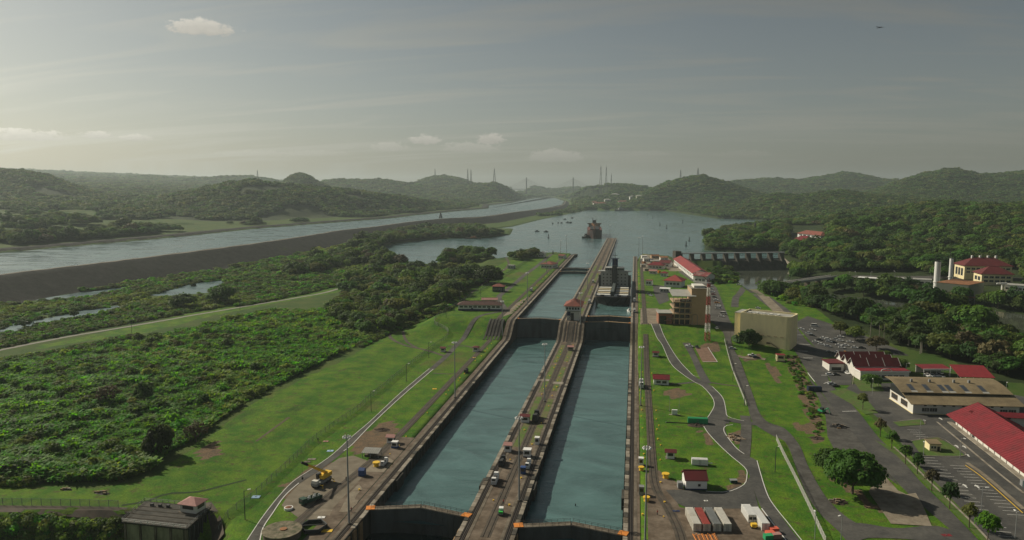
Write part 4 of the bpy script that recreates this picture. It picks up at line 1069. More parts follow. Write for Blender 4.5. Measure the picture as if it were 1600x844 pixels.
def woods():
    x, y, s, t = polar(380, 7800, .0040, 9.2, -420, 2050, 5)
    z = hgt(x, y); px, py, zc = proj(x, y, z)
    dl = sdist(LAKE, x, y); dc = sdist(CHAN, x, y); dr = sdist(RIVER, x, y); dp2 = sdist(POND2, x, y)
    _, mk = terrain(x, y, True)
    hill = mk['hill']; n = fbm(x / 90 + 3, y / 90 + 8, 3); n2 = fbm(x / 300, y / 300 + 4, 3)
    east = inpoly(px, py, WOOD_E) | ((t > 1150) & (px > 1000) & (dl > 2))
    grove = [[(540, 458), (575, 440), (640, 425), (700, 424), (745, 428), (770, 432), (738, 452), (700, 474), (640, 506), (590, 526), (548, 518), (520, 492)],
             [(545, 392), (575, 372), (620, 362), (660, 355), (740, 354), (790, 368), (755, 373), (720, 373), (667, 376), (613, 384), (590, 395)],
             [(684, 414), (690, 404), (725, 396), (766, 400), (772, 406), (720, 413)], [(795, 405), (812, 399), (834, 396), (838, 402), (812, 408)],
             [(440, 430), (520, 402), (575, 400), (620, 412), (660, 420), (560, 442), (470, 450)],
             [(1112, 445), (1104, 425), (1130, 420), (1165, 442), (1150, 450)]]
    g = [inpoly(px, py, q) for q in grove]
    wood = east | (hill > 7)
    wood |= g[0] | g[1] | g[2] | g[3] | (g[4] & (n > -.05)) | g[5]
    farland = (mk['farside'] > .5) & (hill <= 7) & (px < 800)
    wood |= farland & (n > .06) & (dc > 45)
    wood |= (t > 2600) & (dl > 4) & (dc > 60) & (n > -.1)
    wood &= (dl > 1.5) & (dc > 12) & (dr > 3) & (dp2 > 3) & ~clear_of(px, py)
    wood &= ~((mk['rock'] > .5) & (dc < 70) & ~g[1])
    wood &= ~((x < -93) & (x > -200) & (y < 1090) & ~g[0] & ~g[3]) & ~((x > -100) & (x < 10) & (y < 1500))
    wood &= ~(hill > 7) | (n2 + .55 * n > -.27) | (t > 3300)
    i = np.nonzero(wood)[0]
    rs = np.random.RandomState(21)
    x, y, z, s, t, px, py, n = (v[i] for v in (x, y, z, s, t, px, py, n))
    r = s * (.62 + .38 * rs.rand(len(i)))
    hz = np.where(t < 1500, .85 + .45 * rs.rand(len(i)), .55 + .4 * rs.rand(len(i)))
    r = np.where(rs.rand(len(i)) < .12, r * 1.45, r)
    small = g[3][i] | g[2][i]
    r = np.where(small, r * .75, r)
    low = np.zeros(len(i), bool); gone = np.zeros(len(i), bool)
    seen = ((px > 1285) & (px < 1400)) | (px > 1515)
    for back in (15, 30, 50, 70, 90): low |= seen & (sdist(RIVER, x + FWD.x * back, y + FWD.y * back) < 0)
    for back in (10, 25, 40): gone |= seen & (sdist(RIVER, x + FWD.x * back, y + FWD.y * back) < -2)
    low |= g[5][i]
    r = np.where(low, r * .55, r); hz = np.where(gone, hz * .45, hz); far_ = t > 2600; r = np.where(far_, r * .82, r); hz = np.where(far_, hz * .8, hz)
    gv = g[0][i]; r = np.where(gv, r * .78, r)
    trunk = np.where(low, 0, np.where(t < 1500, r * .35, r * .12))
    vis = (px > -30) & (px < 1630) & (py > 250) & (py < 850)
    size = np.where(vis, r / t, 0)
    # the nearest ones stand as single trees
    near = np.argsort(-(size - .0000005 * t))[:262]
    rest = np.ones(len(i), bool); rest[near] = False
    mid = rest & (t < 1700); far = rest & ~mid
    P = np.stack([x, y, z + trunk], 1)
    kind = np.where(n > .12, 2, 0)
    idm = (rs.rand(len(i)) * 8).astype(int); idm = np.where((idm == 7) & (rs.rand(len(i)) < .6), 1, idm); idm = np.where(g[0][i] & (rs.rand(len(i)) < .55), np.where(rs.rand(len(i)) < .5, 3, 2), idm)
    scatter('woodland', P[mid], r[mid], idm[mid], C_CROWN, hz[mid])
    scatter('hill_forest', P[far], r[far] * 1.12, (rs.rand(far.sum()) * 5).astype(int), C_FAR, hz[far])
    # single trees
    tr = MB(); tr.bar((0, 0, -.6), (0, 0, .45), .05, 7, .035); 
    for a in range(4): tr.bar((0, 0, .3), (.34 * math.cos(a * 1.6), .34 * math.sin(a * 1.6), .75), .025, 5, .01)
    tme = tr.mesh('trunk'); tme.materials.append(M['bark'])
    for k in near:
        gx = 'west' if x[k] < -60 else 'east'
        look = ('round dark', 'dense mid green', 'bushy mid green', 'loose olive', 'tall dark', 'spreading green', 'wide olive', 'thin dry brown')[idm[k]]
        if gx == 'west': where = 'in the grove above the lawn west of the locks' if py[k] > 440 else 'in the lakeside grove west of the locks'
        else: where = 'in the front row of the woods behind the carports' if px[k] > 1440 and py[k] > 540 else 'in the woods behind the car park and hall' if px[k] < 1440 and py[k] > 488 else 'on the near river bank east of the bridge' if py[k] > 488 else 'in the belt between the river and the plant' if py[k] > 440 and px[k] > 1330 else 'near the river bridge' if py[k] > 425 else 'in the thick woods across the river'
        o = thing('broadleaf_tree', '%s tree %s' % (look, where), 'tree', (x[k], y[k], z[k]), rs.rand() * 6.28, 'trees of the %s woods' % gx)
        o.scale = (r[k], r[k], r[k] * hz[k])
        link('trunk', tme, o, (0, 0, trunk[k] / r[k] * .8)); link('crown', CROWNS[idm[k]], o, (0, 0, trunk[k] / r[k] / hz[k]))
woods()

def fields():
    rs = np.random.RandomState(31)
    # tall reed field between the low road and the lawn
    F = [(-260, 775), (0, 746), (80, 753), (185, 752), (236, 734), (262, 706), (300, 688), (330, 666), (395, 620), (480, 578), (545, 546), (592, 520), (640, 500), (600, 480), (540, 466), (480, 462), (430, 482), (330, 504), (240, 526), (130, 548), (0, 562), (-260, 590)]
    x, y, s, t = polar(205, 640, .0052, 1.4, -250, 700, 8)
    z = hgt(x, y); px, py, _ = proj(x, y, z)
    n = fbm(x / 26, y / 26, 4); n2 = fbm(x / 7 + 5, y / 7, 2); n3 = fbm(x / 70 + 9, y / 70, 2)
    ok = inpoly(px + 8 * n2, py + 5 * n, F) & ~((np.abs(n) < .012) & (n2 > -.1))
    # the dark winding gap through the field
    gap = resample(px2w([(-20, 608), (60, 612), (110, 628), (160, 640), (210, 652), (240, 650)]), 5)
    for gx_, gy_ in gap: ok &= (x - gx_) ** 2 + (y - gy_) ** 2 > 9
    i = np.nonzero(ok)[0]
    sc = (3.1 + 5.0 * n + 3.4 * n2)[i] * (.85 + .3 * rs.rand(len(i))); sc = np.clip(sc, 1.3, 5.6)
    kk = rs.rand(len(i)); idx = np.where(n3[i] + .25 * n[i] > .07, np.where(kk < .6, 3, 0), np.where(kk < .8, (kk * 4).astype(int) % 3, 4))
    scatter('reed_field', np.stack([x[i], y[i], z[i] - .15], 1), sc, idx, C_REED, .62 + .5 * rs.rand(len(i)))
    # leafy bushes standing among the reeds
    j = np.nonzero(ok & (rs.rand(len(x)) < .05) & (n > -.12))[0]
    scatter('field_bushes', np.stack([x[j], y[j], z[j] + .3], 1), 2.0 + 2.4 * rs.rand(len(j)), (rs.rand(len(j)) * 4).astype(int), C_BUSH, .9 + .4 * rs.rand(len(j)))
    # marsh growth from the low road to the foot of the embankment
    Q = [(-260, 560), (0, 545), (66, 530), (205, 505), (283, 491), (349, 479), (460, 461), (530, 447), (610, 432), (690, 420), (640, 412), (590, 402), (560, 392), (545, 380), (500, 386), (400, 405), (280, 428), (120, 455), (0, 472), (-260, 505)]
    x, y, s, t = polar(400, 1500, .0048, 2.0, -280, 720, 9)
    z = hgt(x, y); px, py, _ = proj(x, y, z); n = fbm(x / 34, y / 34, 4); n2 = fbm(x / 10, y / 10, 2); n3 = fbm(x / 90 + 2, y / 90, 2)
    wet = np.ones(len(x), bool)
    for mp in MARSH:
        for back in (0, 9, 18, 28): wet &= sdist(mp, x + FWD.x * back, y + FWD.y * back) > .5 + 4 * n2 - back * .1
    ok = inpoly(px, py, Q) & wet & (n + .3 * n2 > -.16) & (sdist(CHAN, x, y) > 58) & (sdist(LAKE, x, y) > 2)
    i = np.nonzero(ok)[0]
    scatter('marsh_scrub', np.stack([x[i], y[i], z[i] - .2], 1), s[i] * (.62 + .75 * rs.rand(len(i))), np.where(n3[i] > .0, 3 - (rs.rand(len(i)) * 1.4).astype(int), (rs.rand(len(i)) * 3).astype(int)), C_BUSH, .55 + .55 * rs.rand(len(i)))
    # hedge-like bands along the low road and the edge of the lawn
    for nm, line_, w, hh, seed in (('roadside_scrub', [(-40, 542), (66, 528), (150, 512), (205, 502), (250, 494), (300, 484)], 10, 3.2, 1), ('roadside_scrub', [(0, 566), (60, 556), (120, 545), (200, 528)], 9, 3.0, 2),
                                   ('roadside_scrub', [(375, 478), (430, 467), (480, 457), (540, 440)], 8, 3.4, 3), ('lawn_edge_scrub', [(560, 540), (600, 520), (640, 506), (690, 484), (725, 458)], 9, 3.4, 4)):
        C_ = resample(px2w(line_), 1.6); k = np.repeat(C_, 5, 0) + (np.random.RandomState(seed).rand(len(C_) * 5, 2) - .5) * w
        scatter(nm, np.column_stack([k, hgt(k[:, 0], k[:, 1])]), hh * (.5 + .5 * rs.rand(len(k))), (rs.rand(len(k)) * 4).astype(int), C_BUSH, .6 + .4 * rs.rand(len(k)))
    q = [(1226, 558), (1244, 556), (1258, 588), (1276, 632), (1286, 688), (1276, 690), (1262, 646), (1244, 600)]; a = np.array(px2w(q)); lo_, hi_ = a.min(0), a.max(0); k = lo_ + (hi_ - lo_) * rs.rand(900, 2); kx, ky, _ = proj(k[:, 0], k[:, 1], hgt(k[:, 0], k[:, 1])); k = k[inpoly(kx, ky, q)][:110]
    scatter('verge_scrub', np.column_stack([k, hgt(k[:, 0], k[:, 1])]), .6 + 1.1 * rs.rand(len(k)), (rs.rand(len(k)) * 4).astype(int), C_BUSH, .7 + .4 * rs.rand(len(k)))
    # bushes on the pit side at the bottom left, along the river, and about the spillway foot
    for nm, q, n_, lo, hi in (('pit_scrub', [(-40, 814), (60, 816), (180, 822), (190, 850), (-40, 860)], 420, 1.2, 3.2), ('pit_scrub', [(0, 758), (60, 758), (80, 745), (40, 730), (0, 728)], 160, 1.5, 3.0), ('bank_scrub', [(1100, 436), (1104, 422), (1150, 424), (1158, 440), (1120, 446)], 260, 2, 5),
                              ('bank_scrub', [(1196, 458), (1240, 462), (1330, 476), (1340, 488), (1240, 478)], 220, 2, 5)):
        a = np.array(px2w(q)); lo_, hi_ = a.min(0), a.max(0); k = lo_ + (hi_ - lo_) * rs.rand(n_ * 4, 2); kx, ky, _ = proj(k[:, 0], k[:, 1], hgt(k[:, 0], k[:, 1])); k = k[inpoly(kx, ky, q)][:n_]
        k = k[sdist(RIVER, k[:, 0], k[:, 1]) > 1]
        scatter(nm, np.column_stack([k, hgt(k[:, 0], k[:, 1])]), lo + (hi - lo) * rs.rand(len(k)), (rs.rand(len(k)) * 4).astype(int), C_BUSH, .8 + .4 * rs.rand(len(k)))
fields()

# ------------------------------------------------------------------ single trees with limbs
def limb_tree(name, label, cat, px, py, height, rad, crownbase, m, seed, nc=60, per=60, cs=.3, ls=.11, rz=.8, group=None, trunk_r=.35, barkm=None, bare=False, wide=1.0):
    p = GT(px, py); rs = random.Random(seed)
    o = thing(name, label, cat, p, rs.random() * 6, group)
    b = MB(); top = crownbase + (height - crownbase) * .45
    b.bar((0, 0, -.4), (0, 0, crownbase * .9), trunk_r, 9, trunk_r * .72); b.bar((0, 0, crownbase * .88), (rad * .05, 0, top), trunk_r * .7, 7, trunk_r * .3)
    for k in range(7):
        a = k * 2.4 + rs.random(); z0 = crownbase * (.8 + .25 * rs.random()); e = (rad * .62 * math.cos(a), rad * .62 * math.sin(a), crownbase + (height - crownbase) * (.35 + .3 * rs.random()))
        b.bar((0, 0, z0), e, trunk_r * .42, 6, trunk_r * .12)
        for q in range(3):
            a2 = a + rs.uniform(-.7, .7); b.bar(e, (e[0] + rad * .3 * math.cos(a2), e[1] + rad * .3 * math.sin(a2), e[2] + (height - crownbase) * rs.uniform(.05, .28)), trunk_r * .12, 5, trunk_r * .04)
    b.build('trunk', barkm or M['bark'], o)
    me = crown_mesh('crown', seed, m, 1.0, rz, nc, per, cs, ls); c = link('crown', me, o, (0, 0, crownbase))
    c.scale = (rad, rad, (height - crownbase) / (rz * 1.15))
    return o
limb_tree('broadleaf_tree', 'large round dark tree shading the bare ground beside the curving back road', 'tree', 1332, 772, 15.5, 9.6, 3.6, LEAF[1], 501, 130, 95, .24, .085, .85, trunk_r=.5)
limb_tree('broadleaf_tree', 'smaller leafy tree pressed behind the large round tree', 'tree', 1298, 742, 10.5, 6.0, 2.0, LEAF[1], 502, 60, 70, .28, .10, .85)
limb_tree('broadleaf_tree', 'compact dark round tree at the corner of the cream block', 'tree', 1170, 540, 10.5, 7.6, 1.2, LEAF[0], 503, 60, 70, .28, .10, .9)
limb_tree('broadleaf_tree', 'big green tree where the bridge road meets the car park', 'tree', 1209, 462, 15, 16, 2, LEAF[1], 504, 80, 60, .28, .09, .75)
limb_tree('broadleaf_tree', 'broad dark tree on the left of the white block house', 'tree', 721, 442, 17, 15, 2, LEAF[0], 505, 70, 60, .28, .10, .8)
limb_tree('broadleaf_tree', 'broad dark tree on the right of the white block house', 'tree', 763, 443, 18, 15, 2, LEAF[0], 506, 70, 60, .28, .10, .85)
limb_tree('broadleaf_tree', 'dark tall tree standing up out of the reed field by the lawn corner', 'tree', 248, 712, 13, 5.6, 1.5, LEAF[0], 507, 70, 60, .26, .11, 1.0)
limb_tree('broadleaf_tree', 'grey half bare tree at the lawn corner of the reed field', 'tree', 306, 690, 8.5, 5.0, 2.0, LEAF[3], 508, 36, 26, .24, .09, .8)
limb_tree('broadleaf_tree', 'slim dark tree in the middle of the reed field', 'tree', 224, 630, 11, 4.2, 1.2, LEAF[0], 509, 50, 60, .28, .13, 1.1)
limb_tree('broadleaf_tree', 'brownish thin tree left of the slim dark tree in the reeds', 'tree', 170, 632, 9.5, 6.0, 2.0, LEAF[3], 510, 40, 28, .26, .09, .8)
limb_tree('broadleaf_tree', 'round bush tree at the left end of the reed field by the fence', 'tree', 26, 742, 5.5, 3.6, .6, LEAF[0], 511, 36, 50, .3, .14, .9)
limb_tree('broadleaf_tree', 'dark tree between the marsh pools and the low road', 'tree', 286, 482, 14, 12, 1.5, LEAF[0], 512, 60, 50, .3, .11, .9)
limb_tree('broadleaf_tree', 'tall bushy tree rising beside the right hand marsh pool', 'tree', 346, 474, 17, 12, 1.5, LEAF[1], 513, 60, 50, .3, .11, 1.0)
limb_tree('broadleaf_tree', 'small dark tree at the near end of the left marsh pool', 'tree', 38, 512, 7, 6, 1.0, LEAF[0], 514, 40, 40, .3, .14, .9)
limb_tree('broadleaf_tree', 'little lone tree on the edge of the long marsh pool', 'tree', 116, 496, 6, 3.5, 1.0, LEAF[0], 515, 30, 40, .3, .15, .9)
limb_tree('broadleaf_tree', 'tiny bush tree standing in the right hand marsh pool', 'tree', 302, 449, 4.5, 3.2, .5, LEAF[0], 516, 24, 40, .3, .18, .9)
limb_tree('broadleaf_tree', 'dark tree clump on the lake shore above the grove', 'tree', 651, 424, 13, 13, 1.0, LEAF[0], 517, 50, 50, .3, .11, .9)
for k, (px_, py_, h_, r_, m_, nc_, lab) in enumerate([
        (1348, 640, 8.5, 3.2, 2, 26, 'sparse dark tree at the far end of the avenue row, by the parked dark car'), (1375, 683, 8.5, 3.0, 3, 26, 'thin brownish avenue tree, second from the far end of the row'), (1393, 702, 8.5, 3.0, 1, 34, 'narrow green avenue tree, third from the far end of the row'),
        (1414.5, 726, 8.5, 3.0, 1, 34, 'narrow green avenue tree, fourth from the far end of the row'), (1433, 741, 8.2, 2.8, 1, 30, 'narrow green avenue tree across from the little cream hut'), (1455.5, 767, 8.5, 2.9, 3, 26, 'thin olive avenue tree leaning over the grass strip'),
        (1483.5, 795, 10, 3.4, 0, 44, 'tallest darkest avenue tree on the grass strip'), (1514, 825, 9, 2.8, 2, 26, 'spindly olive avenue tree near the bottom edge'), (1543, 846, 9.5, 4.0, 4, 60, 'bright green avenue tree in the bottom right corner')]):
    limb_tree('avenue_tree', lab, 'tree', px_, py_, h_, r_ * .82, 3.4, LEAF[m_], 530 + k, nc_, 30, .3, .15, 1.15, 'trees along the avenue', .2)
for k, (px_, py_, h_, r_, m_, lab) in enumerate([(1361, 606, 8, 5.0, 1, 'flat topped green tree in front of the maroon roofed hall'), (1313, 522, 9, 5.5, 2, 'pale green tree on the edge of the far car park'), (1336, 532, 9, 6.5, 6, 'dry olive tree at the end of the far car park'), (1369, 547, 9, 6.5, 3, 'nearly bare grey tree behind the maroon roofed hall'),
                                                 (1382, 560, 5, 4, 2, 'low olive tree at the back corner of the maroon roofed hall'), (1402, 582, 9, 6, 1, 'round tree behind the twin carports')]):
    limb_tree('broadleaf_tree', lab, 'tree', px_, py_, h_, r_, 2.4, LEAF[m_], 560 + k, 40, 34, .3, .13, .8)

# ------------------------------------------------------------------ palms
def palm(h, seed):
    rs = random.Random(seed)
    o = thing('palm_tree', 'palm', 'palm tree')
    b = MB(); lean = rs.uniform(-.6, .6); b.bar((0, 0, -.3), (lean * .5, 0, h * .5), .26, 7, .2); b.bar((lean * .5, 0, h * .49), (lean, 0, h), .2, 7, .16); b.build('trunk', M['palebark'], o)
    fr = MB()
    for k in range(18):
        a = k * 2.399; up = rs.uniform(-.25, 1.0); L_ = rs.uniform(3.0, 3.9)
        pts = []
        for i in range(6):
            t = i / 5; r = L_ * t; z = h + up * r * .75 - (.16 + .05 * (1 - up)) * r * r
            pts.append((lean + r * math.cos(a), r * math.sin(a), z, .12 + .62 * math.sin(math.pi * min(1, t * 1.02) ** .7)))
        nx, ny = -math.sin(a), math.cos(a)
        vs = []
        for (x, y, z, w) in pts: vs += [(x - nx * w, y - ny * w, z - w * .35), (x, y, z), (x + nx * w, y + ny * w, z - w * .35)]
        fs = []
        for i in range(5): fs += [(3 * i, 3 * i + 1, 3 * i + 4, 3 * i + 3), (3 * i + 1, 3 * i + 2, 3 * i + 5, 3 * i + 4)]
        fr.add(vs, fs)
    fr.build('fronds', LEAF[5], o)
    return o
pal = [palm(13, 1), palm(10, 2), palm(15, 3)]
spots = []
for k in range(30):
    px_ = 1393 + 62 * rnd.random() if k < 24 else 1330 + 60 * rnd.random(); py_ = 528 + (px_ - 1393) * .42 + rnd.uniform(-10, 8) if k < 24 else 520 + rnd.uniform(-6, 10)
    spots.append((px_, py_))
for i in range(3):
    sp = spots[i::3]
    grp_copy(pal[i], [(GT(*q), rnd.random() * 6, 'tall pale trunked palm in the palm grove behind the car park', rnd.uniform(.85, 1.15)) for q in sp], 'palms behind the car park')
pp = palm(5.5, 9); grp_copy(pp, [(GT(1372, 604), 0, 'short yellowish palm on the lawn by the maroon roofed hall', .9)], 'palms by the hall'); del pp['group']
# ------------------------------------------------------------------ buildings
def frame(A, B, z=None):
    """origin and turn of a thing whose front runs from pixel A to pixel B on the ground"""
    a = GT(*A) if z is None else Vector((*G(A[0], A[1], z), z)); b = GT(*B) if z is None else Vector((*G(B[0], B[1], z), z))
    d = b - a; return a, math.atan2(d.y, d.x), math.hypot(d.x, d.y)

def window(root, side, w, dep, u0, u1, z0, z1, frame_m=None, bars=1, proud=.06, pane=None):
    f = MB(); p = MB(); t = min(.14, (u1 - u0) * .12)
    def bx(mb, a, b, c, d, q0, q1):
        if side == 'f': mb.box(a, -q1, c, b, -q0, d)
        elif side == 'l': mb.box(-q1, dep - b, c, -q0, dep - a, d)
        elif side == 'r': mb.box(w + q0, a, c, w + q1, b, d)
        else: mb.box(a, dep + q0, c, b, dep + q1, d)
    bx(f, u0 - t, u0, z0 - t, z1 + t, 0.002, proud + .05); bx(f, u1, u1 + t, z0 - t, z1 + t, 0.002, proud + .05)
    bx(f, u0, u1, z0 - t * 1.4, z0, 0.002, proud + .09); bx(f, u0, u1, z1, z1 + t, 0.002, proud + .05)
    for k in range(1, bars + 1):
        u = u0 + (u1 - u0) * k / (bars + 1); bx(f, u - .03, u + .03, z0, z1, 0.002, proud + .03)
    o = f.build('window', frame_m or M['offwhite'], root)
    bx(p, u0, u1, z0, z1, 0.001, .02); p.build('pane', pane or M['glass'], o)
    return o

def roof(root, kind, w, d, h, rise, ov, m, name='roof', x0=0, y0=0):
    b = MB(); a0, a1, b0, b1 = x0 - ov, x0 + w + ov, y0 - ov, y0 + d + ov
    if kind == 'hip': b.hip(a0, a1, b0, b1, h, rise)
    elif kind == 'gx': b.gable(a0, a1, b0, b1, h, rise)
    elif kind == 'gy': b.gable(a0, a1, b0, b1, h, rise, along='y')
    elif kind == 'shed': b.xprism([(b0, h), (b1, h + rise), (b1, h + rise + .25), (b0, h + .25)], a0, a1)
    elif kind == 'shedf': b.xprism([(b0, h + rise), (b1, h), (b1, h + .25), (b0, h + rise + .25)], a0, a1)
    else: b.box(a0, b0, h + .002, a1, b1, h + .3)
    o = b.build(name, m, root, fix=True)
    # ridge cap
    if kind in ('gx', 'hip') and rise > .5 and w > d:
        c = MB(); e = 0 if kind == 'gx' else (b1 - b0) / 2; c.bar((a0 + e, (b0 + b1) / 2, h + rise + .28), (a1 - e, (b0 + b1) / 2, h + rise + .28), .14, 6); c.build('ridge_cap', m, root)
    return o

def walls(root, w, d, h, m, kind='flat', rise=0, name='wall', x0=0, y0=0, z0=-.6, base=None):
    b = MB(); b.box(x0, y0, z0, x0 + w, y0 + d, h)
    if kind == 'gx': b.xprism([(y0, h), (y0 + d, h), (y0 + d / 2, h + rise * .96)], x0 + .002, x0 + w - .002)
    if kind == 'gy': b.add([(x0 + .002, y0, h), (x0 + w - .002, y0, h), (x0 + w / 2, y0, h + rise * .96), (x0 + .002, y0 + d, h), (x0 + w - .002, y0 + d, h), (x0 + w / 2, y0 + d, h + rise * .96)], [(0, 1, 2), (5, 4, 3), (0, 2, 5, 3), (1, 4, 5, 2)])
    if kind == 'shed': b.add([(x0 + .002, y0 + .002, h), (x0 + w - .002, y0 + .002, h), (x0 + w - .002, y0 + d - .002, h + rise), (x0 + .002, y0 + d - .002, h + rise), (x0 + w - .002, y0 + d - .002, h), (x0 + .002, y0 + d - .002, h)], [(0, 1, 2, 3), (1, 4, 2), (0, 3, 5), (3, 2, 4, 5)])
    o = b.build(name, m, root)
    if base:
        c = MB(); c.box(x0 - .05, y0 - .05, z0, x0 + w + .05, y0 + d + .05, base[0]); c.build('base_band', base[1], root)
    return o

def door(root, w, d, u0, u1, h, m, side='f'):
    b = MB(); 
    if side == 'f': b.box(u0, -.09, 0, u1, .002, h)
    elif side == 'l': b.box(-.09, d - u1, 0, .002, d - u0, h)
    o = b.build('door', m, root)
    c = MB(); c.box(u1 - .25, -.14, h * .45, u1 - .15, -.088, h * .5) if side == 'f' else c.box(-.14, d - u1 + .15, h * .45, -.088, d - u1 + .25, h * .5)
    c.build('handle', M['steel'], o)

def bld(name, label, A, B, d, h, rk, rise, wm, rm, ov=.6, cat=None, group=None, wins=(), doors=(), base=None, w=None, z=None, drop=.6):
    a, rz, w0 = frame(A, B, z); w = w or w0
    o = thing(name, label, cat or 'building', a, rz, group)
    walls(o, w, d, h, wm, rk, rise, base=base, z0=-drop)
    if rm: roof(o, rk, w, d, h, rise, ov, rm)
    for q in wins:
        side, n, u0, u1, z0, z1 = q[:6]
        L_ = w if side in 'fb' else d
        for k in range(n):
            c0 = u0 * L_ + (u1 - u0) * L_ * (k + .14) / n; c1 = u0 * L_ + (u1 - u0) * L_ * (k + .86) / n
            window(o, side, w, d, c0, c1, z0, z1, bars=q[6] if len(q) > 6 else 1)
    for q in doors: door(o, w, d, q[0] * w, q[0] * w + q[1], q[2], q[3])
    o['w'] = w
    return o
def fin(o):
    if 'w' in o: del o['w']
    return o

# --- west bank
o = bld('long_building', 'long white and blue workshop with dark rusty hipped roof on the left bank', (716, 485.5), (783, 486), 9, 4.6, 'hip', 2.6, M['white'], mat('rusty brown roof', (.115, .055, .045), .8, .3, .5, c2=(.07, .04, .035), f2=.5, s2=.3), 1.0, wins=[('f', 9, .02, .98, 2.6, 3.9, 2), ('r', 2, .1, .9, 2.6, 3.9)], doors=[(.30, 1.6, 2.2, M['navy']), (.70, 1.6, 2.2, M['navy'])], base=(1.5, M['navy']))
bld('small_building', 'low shed with red roof directly behind the long white and blue workshop', (753, 474.5), (777, 474.5), 6, 3, 'gx', 1.4, M['offwhite'], M['pinkroof'], .5, wins=[('f', 3, .1, .9, 1.0, 2.0)])
bld('small_building', 'dark teal hut with red hipped roof at the bend of the bank road', (769.5, 456), (786, 456.5), 8, 5.0, 'hip', 2.2, M['teal'], M['tile'], 1.0, wins=[('f', 3, .08, .92, 2.0, 3.4)], doors=[(.42, 1.4, 2.1, M['dark'])])
bld('block_house', 'white three storey block house between two dark trees', (735, 440), (746.5, 440.5), 8, 11, 'flat', 0, M['offwhite'], M['greyroof'], .5, wins=[('f', 3, .08, .92, 1.2, 2.6), ('f', 3, .08, .92, 4.6, 6.0), ('f', 3, .08, .92, 8.0, 9.4), ('l', 2, .1, .9, 4.6, 6.0)])
bld('small_building', 'plain grey flat box hut beside the upper fence', (793, 420), (802, 420.5), 6, 4.2, 'flat', 0, mat('grey render', (.34, .36, .37), .85, .1), M['greyroof'], .3, wins=[('f', 2, .1, .9, 1.6, 2.8)])
bld('white_house', 'white house with curved front and weathered red roof on the upper left bank', (845, 419), (863, 420), 17, 5, 'hip', 3.2, M['offwhite'], M['tile'], .8, wins=[('f', 4, .06, .94, 1.4, 3.2, 2), ('r', 4, .1, .9, 1.4, 3.2)], doors=[(.46, 1.5, 2.3, M['dark'])])
bld('white_house', 'small white gabled house at the lake end of the left bank', (840.5, 402), (850, 402.3), 10, 5, 'gy', 2.6, M['offwhite'], M['greyroof'], .5, wins=[('f', 2, .1, .9, 1.6, 3.0)])
bld('small_building', 'little pale hut on the left bank tip by the tall light mast', (872, 404), (881, 404.5), 8, 4, 'gx', 1.5, M['offwhite'], M['tile'], .4, wins=[('f', 2, .1, .9, 1.4, 2.6)])
def booth(label, px, py, w, d, h, wm, rm, rz=0, rk='gx', rise=.8, ov=.55, z=None, cat='booth', opening=True, base=None, name='operator_booth', at=None):
    p = at if at is not None else (GT(px, py) if z is None else Vector((*G(px, py, z), z)))
    o = thing(name, label, cat, p, rz)
    b = MB(); b.box(-w / 2, -d / 2, -.2, w / 2, d / 2, h); 
    if rk == 'gx': b.xprism([(-d / 2, h), (d / 2, h), (0, h + rise * .9)], -w / 2 + .002, w / 2 - .002)
    b.build('wall', wm, o)
    r = MB(); 
    (r.gable(-w / 2 - ov, w / 2 + ov, -d / 2 - ov, d / 2 + ov, h, rise, .15) if rk == 'gx' else r.hip(-w / 2 - ov, w / 2 + ov, -d / 2 - ov, d / 2 + ov, h, rise, .15) if rk == 'hip' else r.box(-w / 2 - ov, -d / 2 - ov, h + .002, w / 2 + ov, d / 2 + ov, h + .18)); r.build('roof', rm, o, fix=True)
    s = MB(); s.box(-w / 2 - .5, -d / 2 - .5, -.3, w / 2 + .5, d / 2 + .5, .12); s.build('plinth', M['concrete'], o)
    if opening:
        f = MB(); f.box(-w * .34, -d / 2 - .06, h * .45, w * .34, -d / 2 + .002, h * .85); f.build('window', M['dark'], o)
        f = MB(); f.box(w / 2 - .002, -d * .34, h * .45, w / 2 + .06, d * .34, h * .85); f.build('window', M['dark'], o)
        f = MB(); f.box(-w / 2 - .06, -d * .18, .12, -w / 2 + .002, d * .2, h * .8); f.build('door', M['dark'], o)
    if base: f = MB(); f.box(-w / 2 - .04, -d / 2 - .04, .121, w / 2 + .04, d / 2 + .04, base[0]); f.build('base_band', base[1], o)
    return o
rzL = .0
booth('white operator booth with faded pink roof beside the gravel yard', 611.5, 691.5, 3.0, 2.8, 2.7, M['white'], M['pinkroof'])
booth('small red roofed booth where the dirt loop joins the bank road', 692.5, 549.5, 2.9, 2.6, 2.5, M['offwhite'], M['maroon'])
booth('red roofed open booth on the grass by the left return track', 744, 549, 3.6, 3.2, 2.9, M['white'], M['maroon'], rk='hip')
sh = thing('open_shed', 'low open shed with pale corrugated roof beside the yard and dirt patch', 'shed', GT(581, 713), .04)
b = MB(); b.xprism([(-2.4, 2.0), (2.4, 2.7), (2.4, 2.85), (-2.4, 2.15)], -3.6, 3.6); b.build('roof', M['greyroof'], sh, fix=True)
for k in range(9): b = MB(); b.xprism([(-2.4, 2.152), (2.4, 2.852), (2.4, 2.92), (-2.4, 2.22)], -3.4 + k * .85, -3.28 + k * .85); b.build('roof_rib', M['steel'], sh, fix=True)
for x in (-3.3, 0, 3.3):
    for y in (-2.1, 2.1): b = MB(); b.box(x - .1, y - .1, -.2, x + .1, y + .1, 2.05 if y < 0 else 2.6); b.build('post', M['steel'], sh)
b = MB(); b.box(-2.8, -1, -.1, 1.6, 1.2, .9); b.build('stored_crate', M['concrete'], sh)

